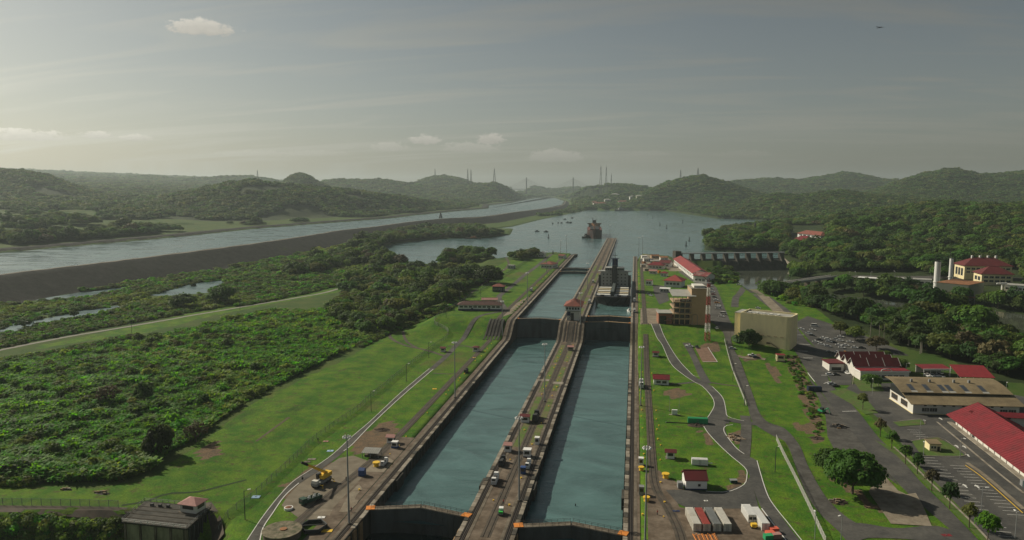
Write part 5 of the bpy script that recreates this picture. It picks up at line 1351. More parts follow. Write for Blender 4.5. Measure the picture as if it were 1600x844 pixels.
# --- concrete culvert deck at the bottom left, with its little house
dz = 1.2
P4 = [G(190, 815, dz), G(292, 826, dz), G(330, 792, dz), G(226, 783, dz)]
cd = thing('culvert_deck', 'dark concrete deck on pilastered walls over the gully at the bottom left', 'concrete platform', (P4[0][0], P4[0][1], dz))
L0 = Vector(P4[0]); loc = [tuple(Vector(p) - L0) for p in P4]
b = MB(); b.prism(loc, -.6, 0); b.build('deck', M['darkconc'], cd)
pale = mat('pale streaked concrete', (.30, .29, .20), .9, .25, .4, c2=(.14, .13, .085), f2=.5, s2=.3, stretch=(1, 1, .25))
ex = Vector(loc[1]); ex2 = ex.normalized(); ny = Vector((-ex2.y, ex2.x))
b = MB(); q = [ex2 * .4 + ny * .5, ex2 * (ex.length - .4) + ny * .5, ex2 * (ex.length - .4) + ny * 1.6, ex2 * .4 + ny * 1.6]; b.prism([tuple(v) for v in q], -10.5, -.61); b.build('front_wall', pale, cd)
for k in range(5):
    u = .6 + k * (ex.length - 1.6) / 4; q = [ex2 * u + ny * .05, ex2 * (u + .7) + ny * .05, ex2 * (u + .7) + ny * .502, ex2 * u + ny * .502]; b = MB(); b.prism([tuple(v) for v in q], -10.5, -.62); b.build('pilaster', M['concrete'], cd)
ey = Vector(loc[2]) - ex; ey2 = ey.normalized(); nx = Vector((ey2.y, -ey2.x))
b = MB(); q = [ex + ey2 * .3 - nx * .4, ex + ey2 * (ey.length - .3) - nx * .4, ex + ey2 * (ey.length - .3) - nx * 1.5, ex + ey2 * .3 - nx * 1.5]; b.prism([tuple(v) for v in q], -10, -.61); b.build('side_wall', M['darkconc'], cd)
for k in range(6):
    u = 1 + k * (ey.length - 3) / 5; q = [ex + ey2 * u - nx * .395, ex + ey2 * (u + .5) - nx * .395, ex + ey2 * (u + .5) + nx * .4, ex + ey2 * u + nx * .4]; b = MB(); b.prism([tuple(v) for v in q], -6, -.61); b.build('bracket', M['darksteel'], cd)
for (p, q) in ((0, 1), (1, 2), (3, 2), (0, 3)):
    a_, b_ = Vector(loc[p]), Vector(loc[q]); r = MB(); n = max(3, int((b_ - a_).length / 2.2))
    for k in range(n + 1): c = a_ + (b_ - a_) * k / n; r.box(c.x - .05, c.y - .05, 0, c.x + .05, c.y + .05, 1.1)
    for z in (.6, 1.1): r.bar((*a_, z), (*b_, z), .045, 5)
    r.build('handrail', M['white'] if (p, q) == (0, 1) else M['steel'], cd)
for k in range(4):
    c0 = Vector(loc[0]) + (Vector(loc[3]) - Vector(loc[0])) * (.2 + .18 * k); c1 = Vector(loc[1]) + (Vector(loc[2]) - Vector(loc[1])) * (.2 + .18 * k); b = MB(); b.bar((*c0, .06), (*c1, .06), .13, 4); b.build('deck_rail', M['concrete'], cd)
for k in range(3):
    c = Vector(loc[3]) + (Vector(loc[2]) - Vector(loc[3])) * (.2 + .12 * k) - Vector((0, 3)); b = MB(); b.box(c.x - .5, c.y - .4, 0, c.x + .5, c.y + .4, .9); b.build('winch_box', M['darksteel'], cd)
booth('small white and green valve house with pink hipped roof on the culvert deck', 302, 797, 6.2, 5.0, 2.9, M['offwhite'], M['pinkroof'], rz=-.1, rk='hip', rise=1.5, ov=.7, z=dz, cat='hut', name='valve_house')
path('gully_track', [(-60, 795), (60, 796), (180, 798), (210, 806)], 5.0, M['track'], .08, **K)
path('gully_track', [(322, 786), (332, 800), (338, 822), (342, 850)], 3.4, M['track'], .08, **K)
# round tank and the pit beside it
tk = thing('round_tank', 'round concrete tank with mossy lid cut by the bottom edge', 'tank', (*G(441, 838, 0), 0))
b = MB(); b.cyl(0, 0, -.5, 2.0, 5.8, 32); b.build('tank_wall', M['concrete'], tk)
b = MB(); b.cyl(0, 0, 2.002, 2.25, 6.1, 32); b.build('lid', mat('mossy slab', (.20, .17, .12), .95, .4, .7, c2=(.07, .075, .04), f2=.5, s2=.5), tk)
b = MB(); b.cyl(.4, .2, 2.252, 2.5, 1.1, 14); b.build('hatch', M['rust'], tk)
pt = thing('sump_frame', 'dark open steel sump frame between the round tank and the lock wall', 'sump', (*G(490, 826, 0), 0), .3)
for k in range(6):
    a0, a1 = k * math.pi / 3, (k + 1) * math.pi / 3
    b = MB(); b.bar((4.2 * math.cos(a0), 4.2 * math.sin(a0), 1.2), (4.2 * math.cos(a1), 4.2 * math.sin(a1), 1.2), .25, 6); b.build('top_beam', M['darksteel'], pt)
    b = MB(); b.bar((4.2 * math.cos(a0), 4.2 * math.sin(a0), -1), (4.2 * math.cos(a0), 4.2 * math.sin(a0), 1.2), .22, 6); b.build('post', M['darksteel'], pt)
    b = MB(); b.add([(4.1 * math.cos(a0), 4.1 * math.sin(a0), -1), (4.1 * math.cos(a1), 4.1 * math.sin(a1), -1), (4.1 * math.cos(a1), 4.1 * math.sin(a1), 1), (4.1 * math.cos(a0), 4.1 * math.sin(a0), 1)], [(0, 1, 2, 3)]); b.build('panel', M['darksteel'], pt)
b = MB(); b.bar((-4, 0, 1.2), (4, 0, 1.2), .2, 6); b.build('cross_beam', M['darksteel'], pt)

# --- control house on the centre wall
ch = thing('control_house', 'white control house with red hipped roof at the head of the centre wall ramp', 'control house', (-44.6, 541, 10), 0)
b = MB(); b.box(-4.6, 0, -.3, 4.6, 19, 7.4); b.build('lower_wall', M['offwhite'], ch)
b = MB(); b.box(-5.6, -1.0, 7.402, 5.6, 20, 10.6); b.build('upper_wall', M['white'], ch)
b = MB(); b.hip(-7.0, 7.0, -2.6, 21.6, 10.8, 3.6, .3); b.build('roof', M['tile'], ch, fix=True)
b = MB(); b.hip(-2.2, 2.2, 6.5, 12.5, 13.6, 1.5, .25); b.build('roof_lantern', M['tile'], ch, fix=True)
for k in range(5): window(ch, 'f', 11.2, 21, 0, 0, 0, 0) if False else None
for k in range(5):
    u = -5.1 + k * 2.1; f = MB(); f.box(u - .08, -1.14, 8.2, u + 1.68, -1.0 - .002, 10.1); wo = f.build('window', M['white'], ch)
    p = MB(); p.box(u + .05, -1.18, 8.3, u + 1.55, -1.141, 10.0); p.build('pane', M['glass'], wo)
for k in range(8):
    for sx in (-1, 1):
        y0 = .2 + k * 2.4; f = MB(); f.box(min(sx * 5.602, sx * 5.7), y0, 8.2, max(sx * 5.602, sx * 5.7), y0 + 1.9, 10.1); wo = f.build('window', M['white'], ch)
        p = MB(); p.box(min(sx * 5.701, sx * 5.74), y0 + .12, 8.3, max(sx * 5.701, sx * 5.74), y0 + 1.78, 10.0); p.build('pane', M['glass'], wo)
b = MB(); b.box(-6.2, -2.0, 7.15, 6.2, -1.002, 7.4); b.build('balcony', M['concrete'], ch)
b = MB(); b.box(-1.7, -.12, -.2, .6, -.002, 5.6); b.build('tall_opening', M['dark'], ch)
b = MB(); b.box(-4.4, -.5, 3.6, -1.9, -.003, 6.4); b.build('dark_awning', M['navy'], ch)
b = MB()
for k in range(9): b.box(-4.6 + k * .38, -1.6, .3 + k * .42, -4.1 + k * .38, -.13, .42 + k * .42)
b.build('stair', M['darksteel'], ch)
for z in (1.6, 3.4): b = MB(); b.box(-1.6, -.3, z, .5, -.121, z + .2); b.build('landing', M['concrete'], ch)
b = MB(); b.bar((0, 9.5, 15.2), (0, 9.5, 17.5), .08, 6); b.build('aerial', M['steel'], ch)

# --- east bank, lower grass
o = bld('guard_house', 'white hut with bright red gabled roof and two dark windows beside the return track', (1021.5, 601), (1045, 602), 6.0, 3.0, 'gx', 1.9, M['white'], M['red'], .6, wins=[('f', 2, .12, .9, 1.0, 2.2, 0)])
booth('tiny red roofed hut high on the lawn near the ramp', 1024.5, 556.5, 3.4, 3.0, 2.4, M['offwhite'], M['maroon'])
booth('white guard booth with overhanging maroon roof on the lawn', 1047.5, 715.5, 3.0, 2.8, 2.8, M['white'], M['maroon'], rk='gx', ov=.9)
o = bld('white_house', 'white store house with dark maroon roof at the edge of the asphalt yard', (1071.5, 766), (1104.5, 766.5), 7.2, 3.6, 'gx', 2.4, M['white'], M['maroon'], .45, wins=[('f', 1, .55, .72, 1.5, 2.4, 0)], base=(.6, M['navy']))
b = MB(); b.box(-2.6, 1.0, -.3, -.7, 3.4, 2.2); b.build('generator_cabin', M['steel'], o)
# sign board between two thin masts
p = GT(1054, 648.5); sg = thing('sign_board', 'small white box sign on a low stand between two thin masts', 'sign', p)
b = MB(); b.box(-1.3, -.5, .35, 1.3, .5, 2.6); b.build('board', M['white'], sg); b = MB(); b.box(-2.6, -.5, -.2, 2.6, .5, .2); b.build('stand', M['coping'], sg)
for px_, lab in ((1046, 'thin bare mast left of the white box sign'), (1061, 'thin bare mast right of the white box sign')):
    p = GT(px_, 643); q = thing('mast', lab, 'mast', p); b = MB(); b.cyl(0, 0, -.3, 8.6, .09, 6, .05); b.build('pole', M['polesteel'], q); b = MB(); b.cyl(0, 0, -.3, .3, .3, 8); b.build('footing', M['concrete'], q)
def container(label, px, py, L_, w, h, m, rz, group=None, name='shipping_container', cat='container', z=None, ends=True, roofm=None):
    p = GT(px, py) if z is None else Vector((*G(px, py, z), z)); o = thing(name, label, cat, p, rz, group)
    b = MB(); b.box(0.06, .06, .12, w - .06, L_ - .06, h - .06); b.build('body', m, o)
    if roofm: b = MB(); b.box(.05, .05, h - .058, w - .05, L_ - .05, h - .02); b.build('roof_panel', roofm, o)
    for x in (0, w - .12):
        for y in (0, L_ - .12): b = MB(); b.box(x, y, 0, x + .12, y + .12, h); b.build('corner_post', m, o)
    c = MB(); n = int(L_ / .55)
    for k in range(n):
        y = .25 + k * (L_ - .5) / n; c.box(.0, y, .14, .058, y + .25, h - .08); c.box(w - .058, y, .14, w, y + .25, h - .08); c.box(.08, y, h - .06, w - .08, y + .22, h - .0)
    c.build('corrugation', roofm or m, o, kind='stuff')
    for k in (0, 1): b = MB(); b.box(.14 + k * (w / 2 - .13), .0, .16, w / 2 - .02 + k * (w / 2 - .12), .058, h - .1); b.build('door', m, o)
    b = MB(); [b.cyl(w / 2 + s * .35, -.03, .2, h - .2, .03, 5) for s in (-1, -.4, .4, 1)]; b.build('lock_rod', M['steel'], o)
    return o
cw_ = mat('white container', (.60, .58, .52), .7, .15, .5, c2=(.42, .38, .31), f2=.35, s2=.4); cr_ = mat('red container roof', (.27, .05, .04), .7, .25, .6); cg_ = mat('grey container roof', (.15, .16, .16), .7, .25, .5)
rzc = .145
container('leftmost white container of the four by the pipe stack', 1083, 831, 12.2, 2.6, 2.75, cw_, rzc, 'containers on the yard')
container('container with rusty red top, second of the four by the pipe stack', 1098, 831, 12.2, 2.5, 2.6, cw_, rzc, 'containers on the yard', roofm=cr_)
container('container with dark grey top, third of the four by the pipe stack', 1114, 831, 12.2, 2.6, 2.7, cw_, rzc, 'containers on the yard', roofm=cg_)
container('cream white container at the right end of the four', 1130.5, 831, 12.2, 2.5, 2.7, cw_, rzc, 'containers on the yard')
o = container('short white site cabin with two dark windows beside the white container', 1169, 817, 8.2, 2.9, 2.8, M['white'], rzc, None, 'site_cabin', 'cabin')
for k in (0, 1): b = MB(); b.box(.3 + k * 1.25, -.07, 1.1, 1.3 + k * 1.25, -.002, 2.0); b.build('window', M['dark'], o)
container('long white container at the road edge right of the site cabin', 1190, 830, 12.2, 2.6, 2.7, M['white'], rzc)
p = GT(1178, 825); o = thing('compressor', 'small yellow compressor in front of the site cabin', 'machine', p, .2)
b = MB(); b.box(-.9, -.7, .35, .9, .7, 1.5); b.build('hood', M['yellow'], o); b = MB(); b.box(-1.1, -.6, .1, 1.2, .6, .349); b.build('chassis', M['black'], o)
for s in (-1, 1): b = MB(); b.bar((s * .75, -.75, .3), (s * .75, .75, .3), .3, 10); b.build('wheel', M['black'], o)
for k, (dx, dy, m_) in enumerate(((0, 0, 'orange'), (6, -6, 'orange'), (10, 3, 'pinkroof'), (-3, 5, 'green'))):
    p = GT(1203 + dx, 838 + dy); o = thing('crate', ('coral red crate nearest the containers', 'coral red crate behind its neighbour', 'faded pink crate at the road edge', 'small green crate at the bottom edge')[k], 'crate', p, .3)
    b = MB(); b.box(-1.3, -.9, .15, 1.3, .9, 1.5); b.build('box', mat('coral paint', (.60, .12, .07), .7, .2) if m_ == 'orange' else M[m_], o); b = MB(); b.box(-1.35, -.95, 1.502, 1.35, .95, 1.62); b.build('lid', mat('coral paint', (.60, .12, .07)) if m_ == 'orange' else M[m_], o)
    for s in (-.8, .8): b = MB(); b.box(s - .15, -.85, -.1, s + .15, .85, .15); b.build('skid', M['wood'], o)
# stack of rusty pipes: the pipes lie side by side
ps = GT(1088, 846)
for k in range(17):
    o = thing('pipe', 'long orange brown pipe lying in the row below the containers', 'pipe', (ps.x + k * .42 * 1.0, ps.y + .06 * k + rnd.uniform(-.8, .6), ps.z + .1), rzc + rnd.uniform(-.03, .03), 'pipes below the containers')
    b = MB(); b.bar((0, -4, .15), (0, 4.2, .15), .14, 8); b.build('barrel', M['rust'] if k % 3 else M['orange'], o); b = MB(); b.bar((0, 4.0, .15), (0, 4.3, .15), .2, 8); b.build('collar', M['orange'], o)
o = container('bright green site container on the lawn beside the winding road', 1075, 662, 2.6, 9.0, 2.6, M['green'], .02, None, 'site_container', 'container')
o = container('white equipment box with side vents standing on the lawn', 1081, 727, 2.3, 6.2, 2.5, M['white'], .03, None, 'equipment_box', 'box')
b = MB(); b.box(6.2, .6, .8, 8, 1.2, 1.0); b.build('outlet', M['white'], o)
p = GT(1146, 754); o = thing('utility_box', 'small dark green box by the curve of the road', 'utility box', p, .2); b = MB(); b.box(-1.2, -.8, -.1, 1.2, .8, 1.0); b.build('cabinet', M['dkgreen'], o); b = MB(); b.box(-1.3, -.9, 1.002, 1.3, .9, 1.15); b.build('lid', M['steel'], o)

def heap(label, px, py, rx, ry, h, m, seed, name='dirt_pile', cat='pile', n=0):
    p = GT(px, py); o = thing(name, label, cat, p); rs = np.random.RandomState(seed); mb = MB(); K_ = 18
    rings = []
    for j in range(6):
        q = j / 5; rings.append([(rx * (1 - q) * (1 + .25 * rs.randn() * (j > 0)) * math.cos(6.283 * i / K_) , ry * (1 - q) * (1 + .2 * rs.randn() * (j > 0)) * math.sin(6.283 * i / K_), -.15 + h * (q ** .8) * (1 + .15 * rs.randn())) for i in range(K_)])
    mb.loft(rings); mb.build('mound', m, o, fix=True)
    for k in range(n):
        a = rs.rand() * 6.28; r = rs.rand() * .9; b = MB(); x, y = rx * r * math.cos(a), ry * r * math.sin(a); z = max(0, h * (1 - r)); L_ = .5 + rs.rand() * 1.2
        b.box(x - L_ / 2, y - .2, z - .1, x + L_ / 2, y + .2, z + .25 + .3 * rs.rand()); b.build('chunk', (M['rubble'], M['wood'], M['coping'])[k % 3], o)
    return o
heap('dark mound of soil on the lawn below the green container', 1088, 665, 4.6, 3.2, 1.1, M['dirt'], 1)
heap('heap of broken timber and rubble on the kerbed island', 1149, 684, 3.6, 5.5, 1.2, M['rubble'], 2, 'rubble_heap', 'pile', 16)
heap('black heap of asphalt spoil at the edge of the grey lot', 1310, 668, 4.5, 2.6, 1.6, mat('black spoil', (.03, .03, .03), 1, .4), 3, 'spoil_heap', 'pile', 6)
heap('dark round pile of gravel on the grass beside the back road', 1276, 685, 4.0, 2.6, .8, M['dirt'], 4, 'gravel_pile', 'pile')
heap('pile of cut branches and debris below the large round tree', 1310, 785, 3.2, 2.6, 1.1, M['dirt'], 5, 'debris_pile', 'pile', 10)
heap('dark earth heap behind the open shed', 598, 672, 4.2, 2.6, 1.0, M['dirt'], 6)
heap('low scatter of dark rocks at the lawn corner of the reed field', 160, 771, 3.4, 1.3, .7, M['darkconc'], 7, 'rock_heap', 'rocks', 8)
heap('small scatter of dark rocks at the foot of the reed field', 104, 765, 2.6, 1.0, .6, M['darkconc'], 8, 'rock_heap', 'rocks', 6)
p = GT(1062, 661.5); o = thing('black_hose', 'flat black hose lying on the lawn by the green container', 'hose', p); b = MB(); b.bar((-6, 0, .15), (5, .3, .15), .22, 8); b.build('tube', M['black'], o); b = MB(); b.bar((-6.4, 0, .15), (-6, 0, .15), .3, 8); b.build('coupling', M['steel'], o)
# gravel bed with pale edging by the ramp lawn
fr_ = [(1086, 544), (1106, 543), (1121, 566), (1098, 566)]
sheet('gravel_bed', fr_, mat('red gravel bed', (.19, .12, .085), .95, .3, .6), .14, **K)
for a_, b_ in (((1106, 543), (1121, 566)), ((1121, 566), (1098, 566))): line('bed_edging', [a_, b_], .35, M['line'], .2)
for o in S.objects:
    if o.name.split('.')[0] == 'bed_edging': o['kind'] = 'structure'

# --- visitor building
A_, rz, w0 = frame((1052, 507), (1108, 508)); zb = A_.z
vb = thing('visitor_building', 'tan five storey visitor building with blank stair tower and crowded terraces', 'building', A_, rz)
sc = w0 / 56.0      # metres per photograph pixel on its front
T0, T1 = 27.5 * sc, 55.5 * sc; H_ = 57 * sc
b = MB(); b.box(T0, 0, -1, T1, 20, H_); b.build('stair_tower', M['tan'], vb)
b = MB(); b.box(T0 - .3, -.3, H_ + .002, T1 + .3, 20.3, H_ + .5); b.build('tower_cap', M['coping'], vb)
b = MB(); b.box(T0 + 2, 3, H_ + .502, T1 - 3, 15, H_ + 2.2); b.build('roof_plant', M['offwhite'], vb)
b = MB()                                      # raised arch outline on the tower
c0 = T0 + 6 * sc; 
for s in (-1, 1): b.box(c0 + s * 4 * sc - .25, -.18, 0, c0 + s * 4 * sc + .25, -.002, 13 * sc)
for k in range(8):
    a0, a1 = math.pi * k / 8, math.pi * (k + 1) / 8; b.bar((c0 + 4 * sc * math.cos(a0), -.1, 13 * sc + 4 * sc * math.sin(a0)), (c0 + 4 * sc * math.cos(a1), -.1, 13 * sc + 4 * sc * math.sin(a1)), .25, 4)
b.build('arch_moulding', M['coping'], vb)
lev = [0, 9.5 * sc, 18 * sc, 27 * sc, 36 * sc]
for i, z in enumerate(lev):
    b = MB(); b.box(-.5 if i else 0, -2.2 if i in (2, 3) else -.6, z - (1 if i == 0 else .5), T0 - .003, 18, z + .35); b.build('floor_slab', M['tan'] if i else M['concrete'], vb)
    if i < 4:
        b = MB(); b.box(.6, 1.6, z + .352, T0 - .3, 17, lev[i + 1] - .503); b.build('curtain_wall', M['glass'] if i else M['dark'], vb)
        for k in range(4):
            x = .2 + k * (T0 - 1.2) / 3; c = MB(); c.box(x, .2, z + .353, x + .7, 1.2, lev[i + 1] - .504); c.build('column', M['tan'], vb)
    if i in (1, 2, 3): c = MB(); [c.box(-.4 + k * (T0) / 10, -2.1 if i > 1 else -.5, z + .352, -.32 + k * T0 / 10, -2.02 if i > 1 else -.42, z + 1.4) for k in range(11)]; c.box(-.45, -2.12 if i > 1 else -.52, z + 1.36, T0 - .1, -2.0 if i > 1 else -.4, z + 1.46); c.build('handrail', M['steel'], vb)
b = MB(); b.xprism([(-3.5, 46 * sc), (19, 50 * sc), (19, 50.8 * sc), (-3.5, 46.7 * sc)], -1.5, T0 + 3); b.build('terrace_roof', M['greyroof'], vb, fix=True)
for k in range(5): b = MB(); b.box(-.6 + k * (T0 - .2) / 4, -1.9, 36 * sc + .352, -.3 + k * (T0 - .2) / 4, -1.6, 46.0 * sc); b.build('terrace_post', M['steel'], vb)
b = MB(); b.box(-10.5, 1, -1, -.6, 15, 17 * sc); b.build('annex', mat('red brown wall', (.26, .12, .075), .85, .15), vb)
b = MB(); b.box(-11, .4, 17 * sc + .002, -.502, 15.5, 17 * sc + .5); b.build('annex_roof', M['greyroof'], vb)
b = MB(); b.box(-9.5, .8, 0, -5, .998, 6); b.build('annex_opening', M['dark'], vb)
b = MB(); b.box(-4.4, -1.2, 9 * sc, -.7, .998, 9.5 * sc); b.build('annex_balcony', M['coping'], vb)
# people watching from the terrace
def stand_person(label, loc, rz, shirt, group, pants=(.03, .035, .05)):
    o = thing('person', label, 'person', loc, rz, group)
    sk = mat('skin', (.33, .19, .12), .6, .1); b = MB()
    def ring(z, rx, ry, cx=0, cy=0, n=10): return [(cx + rx * math.cos(6.283 * i / n), cy + ry * math.sin(6.283 * i / n), z) for i in range(n)]
    b.loft([ring(.78, .17, .12), ring(1.0, .16, .11), ring(1.2, .19, .12), ring(1.36, .21, .12), ring(1.45, .13, .09), ring(1.49, .055, .055), ring(1.54, .055, .055), ring(1.58, .07, .08, 0, -.01), ring(1.66, .08, .10, 0, -.01), ring(1.73, .075, .095), ring(1.78, .03, .04)])
    b.build('body', sk, o, smooth=True)
    b = MB(); b.loft([ring(.80, .185, .135), ring(1.0, .175, .125), ring(1.2, .205, .135), ring(1.36, .225, .135), ring(1.46, .12, .10)])
    for s in (-1, 1): b.loft([[(s * .22 + .055 * math.cos(t), .055 * math.sin(t), 1.40) for t in (0, 1.05, 2.1, 3.14, 4.2, 5.24)], [(s * .27 + .05 * math.cos(t), -.04 + .05 * math.sin(t), 1.12) for t in (0, 1.05, 2.1, 3.14, 4.2, 5.24)], [(s * .25 + .04 * math.cos(t), -.16 + .04 * math.sin(t), .92) for t in (0, 1.05, 2.1, 3.14, 4.2, 5.24)]])
    b.build('shirt', mat('shirt %.2f %.2f %.2f' % shirt, shirt, .9, .1), o, smooth=True)
    b = MB()
    for s in (-1, 1): b.loft([ring(.86, .095, .105, s * .08), ring(.48, .07, .08, s * .095), ring(.06, .05, .055, s * .10), ring(.0, .05, .11, s * .10, -.05)])
    b.build('trousers', mat('trousers %.2f' % pants[0], pants, .9, .1), o, smooth=True)
    b = MB(); b.loft([ring(1.64, .085, .10, 0, .02), ring(1.72, .092, .11, 0, .01), ring(1.80, .05, .06, 0, .01)]); b.build('hair', mat('hair', (.02, .015, .012)), o, smooth=True)
    return o
cols = [(.55, .55, .52), (.10, .12, .2), (.35, .06, .06), (.08, .16, .10), (.5, .4, .12), (.2, .3, .45)]
cz, sz = math.cos(rz), math.sin(rz); protoP = []
for k in range(22):
    lx = .5 + (T0 - 1.2) * k / 21; ly = -1.5 + .5 * (k % 3) * rnd.random(); lz = 36 * sc + .352
    loc = (A_.x + lx * cz - ly * sz, A_.y + lx * sz + ly * cz, A_.z + lz)
    lab = 'visitor standing at the roof terrace rail of the tan building'
    if k < 6: q = stand_person(lab, loc, rz + rnd.uniform(-.6, .6), cols[k], 'visitors on the roof terrace'); protoP.append(q)
    else: copy_tree(protoP[k % 6], loc, rz + rnd.uniform(-.6, .6))
# pink tarpaulins at the foot of the building
for k, (px_, py_, m_) in enumerate(((1043, 506, 'pinkroof'), (1049, 498, 'orange'))):
    p = GT(px_, py_); o = thing('stall_canopy', ('faded pink canopy at the foot of the visitor building', 'orange canopy beside the pink one below the visitor building')[k], 'canopy', p)
    b = MB(); b.hip(-2.6, 2.6, -2.2, 2.2, 2.5, 1.0, .08); b.build('cover', M[m_], o, fix=True)
    for x in (-2.4, 2.4):
        for y in (-2, 2): c = MB(); c.box(x - .06, y - .06, -.3, x + .06, y + .06, 2.5); c.build('leg', M['steel'], o)

# --- red and white lattice mast
p = GT(1105, 533); lm = thing('lattice_mast', 'red and white banded lattice mast on the lawn before the visitor building', 'mast', p, .2)
HT = 39.0; nb = 13
for k in range(nb):
    z0, z1 = HT * k / nb, HT * (k + 1) / nb; r0, r1 = 1.5 - .75 * k / nb, 1.5 - .75 * (k + 1) / nb; b = MB()
    for i in range(4):
        a0 = math.pi / 4 + i * math.pi / 2; a1 = a0 + math.pi / 2
        P_ = lambda a, r, z: (r * 1.414 * math.cos(a), r * 1.414 * math.sin(a), z)
        b.bar(P_(a0, r0, z0), P_(a0, r1, z1), .16, 5); b.bar(P_(a0, r0, z0), P_(a1, r1, z1), .09, 4); b.bar(P_(a1, r0, z0), P_(a0, r1, z1), .09, 4); b.bar(P_(a0, r1, z1), P_(a1, r1, z1), .09, 4)
        zm = (z0 + z1) / 2; rm_ = (r0 + r1) / 2; b.bar(P_(a0, rm_, zm), P_(a1, rm_, zm), .09, 4)
    b.build('lattice_section', mat('mast red', (.26, .05, .04), .6, .15) if (k // 2) % 2 == 0 else M['offwhite'], lm)
b = MB(); b.box(-1.2, -1.2, HT, 1.2, 1.2, HT + .25); b.build('top_platform', M['steel'], lm); b = MB(); b.bar((0, 0, HT + .2), (0, 0, HT + 4), .1, 6); b.build('aerial', M['polesteel'], lm)
# mast with red crane arm behind the visitor building
p = GT(1107, 470); o = thing('derrick', 'red steel derrick standing behind the visitor building', 'crane', p); b = MB()
for s in (-1, 1): b.bar((s * 1.6, 0, -.5), (0, 0, 20), .3, 5)
b.build('mast', M['red'], o); b = MB(); b.bar((0, 0, 17), (-5, 2, 21), .25, 5); b.build('jib', M['red'], o)

# --- cream block
P_ = Vector((*G(1157, 488, 26), 0)); Q_ = Vector((*G(1236, 496, 26), 0)); d = Q_ - P_; rz = math.atan2(d.y, d.x); w0 = d.length
zq = h1(Q_.x, Q_.y); A_ = Vector((P_.x, P_.y, zq)); cb = thing('cream_block', 'windowless cream block with rounded right corner beside the avenue', 'building', A_, rz)
Hc = 26.0 - zq; D_ = 18.0; rr_ = 2.6
def rounded(w, d, r, x0=0, y0=0, n=8):
    pts = [(x0, y0), (x0 + w - r * 0, y0)] if r == 0 else [(x0, y0), (x0 + w - r, y0)] + [(x0 + w - r + r * math.sin(math.pi / 2 * k / n), y0 + r - r * math.cos(math.pi / 2 * k / n)) for k in range(1, n + 1)]
    return pts + [(x0 + w - r + r * math.cos(math.pi / 2 * k / n), y0 + d - r + r * math.sin(math.pi / 2 * k / n)) for k in range(n + 1)] + [(x0, y0 + d)]
b = MB(); b.prism(rounded(w0, D_, rr_), -4, Hc - 1.3); b.build('wall', M['cream'], cb)
po = rounded(w0, D_, rr_); pi_ = rounded(w0 - 1.2, D_ - 1.2, rr_ - .6, .6, .6)
b = MB(); n = len(po)
b.add([(x, y, Hc - 1.299) for x, y in po] + [(x, y, Hc) for x, y in po] + [(x, y, Hc) for x, y in pi_] + [(x, y, Hc - 1.299) for x, y in pi_], sum([[(i, (i + 1) % n, n + (i + 1) % n, n + i), (n + i, n + (i + 1) % n, 2 * n + (i + 1) % n, 2 * n + i), (2 * n + i, 2 * n + (i + 1) % n, 3 * n + (i + 1) % n, 3 * n + i)] for i in range(n)], []))
b.build('parapet', M['cream'], cb, fix=True)
b = MB(); b.prism(pi_, Hc - 1.298, Hc - 1.05); b.build('flat_roof', M['greyroof'], cb)
for k in range(5): b = MB(); b.box(3 + k * w0 / 7, 6, Hc - 1.048, 5 + k * w0 / 7, 8.4, Hc - .1); b.build('roof_unit', M['offwhite'], cb)
b = MB(); b.box(-5.5, 5, -3, -.003, D_ + 2, Hc - 1.6); b.build('side_wing', M['cream'], cb); b = MB(); b.box(-5.7, 4.8, Hc - 1.598, -.004, D_ + 2.2, Hc - 1.1); b.build('wing_roof', M['greyroof'], cb)
for k in range(4): b = MB(); b.box(w0 * (.42 + .13 * k), -.08, Hc * .36, w0 * (.42 + .13 * k) + 2.2, -.002, Hc * .36 + .5); b.build('vent_slot', M['tan'], cb)
b = MB()
for k in range(12): b.box(w0 * .62 + k * .55, -1.6, .1 + (12 - k) * .3, w0 * .62 + .55 + k * .55, -.3, .3 + (12 - k) * .3)
b.bar((w0 * .62, -1.6, 4.9), (w0 * .62 + 6.6, -1.6, 1.4), .06, 5); b.build('outside_stair', M['concrete'], cb)
b = MB(); b.box(w0 * .56, -1.8, 3.2, w0 * .62, -.3, 4.0); b.build('stair_landing', M['concrete'], cb)
heap('clipped dark hedge along the left side of the cream block', 1150, 530, 3, 9, 3, LEAF[0], 11, 'hedge', 'hedge')
booth('small cream kiosk with red roof below the cream block', 1219, 563.5, 4.6, 4.2, 3.8, M['cream'], M['red'], rk='flat', ov=.3, cat='kiosk', name='kiosk')

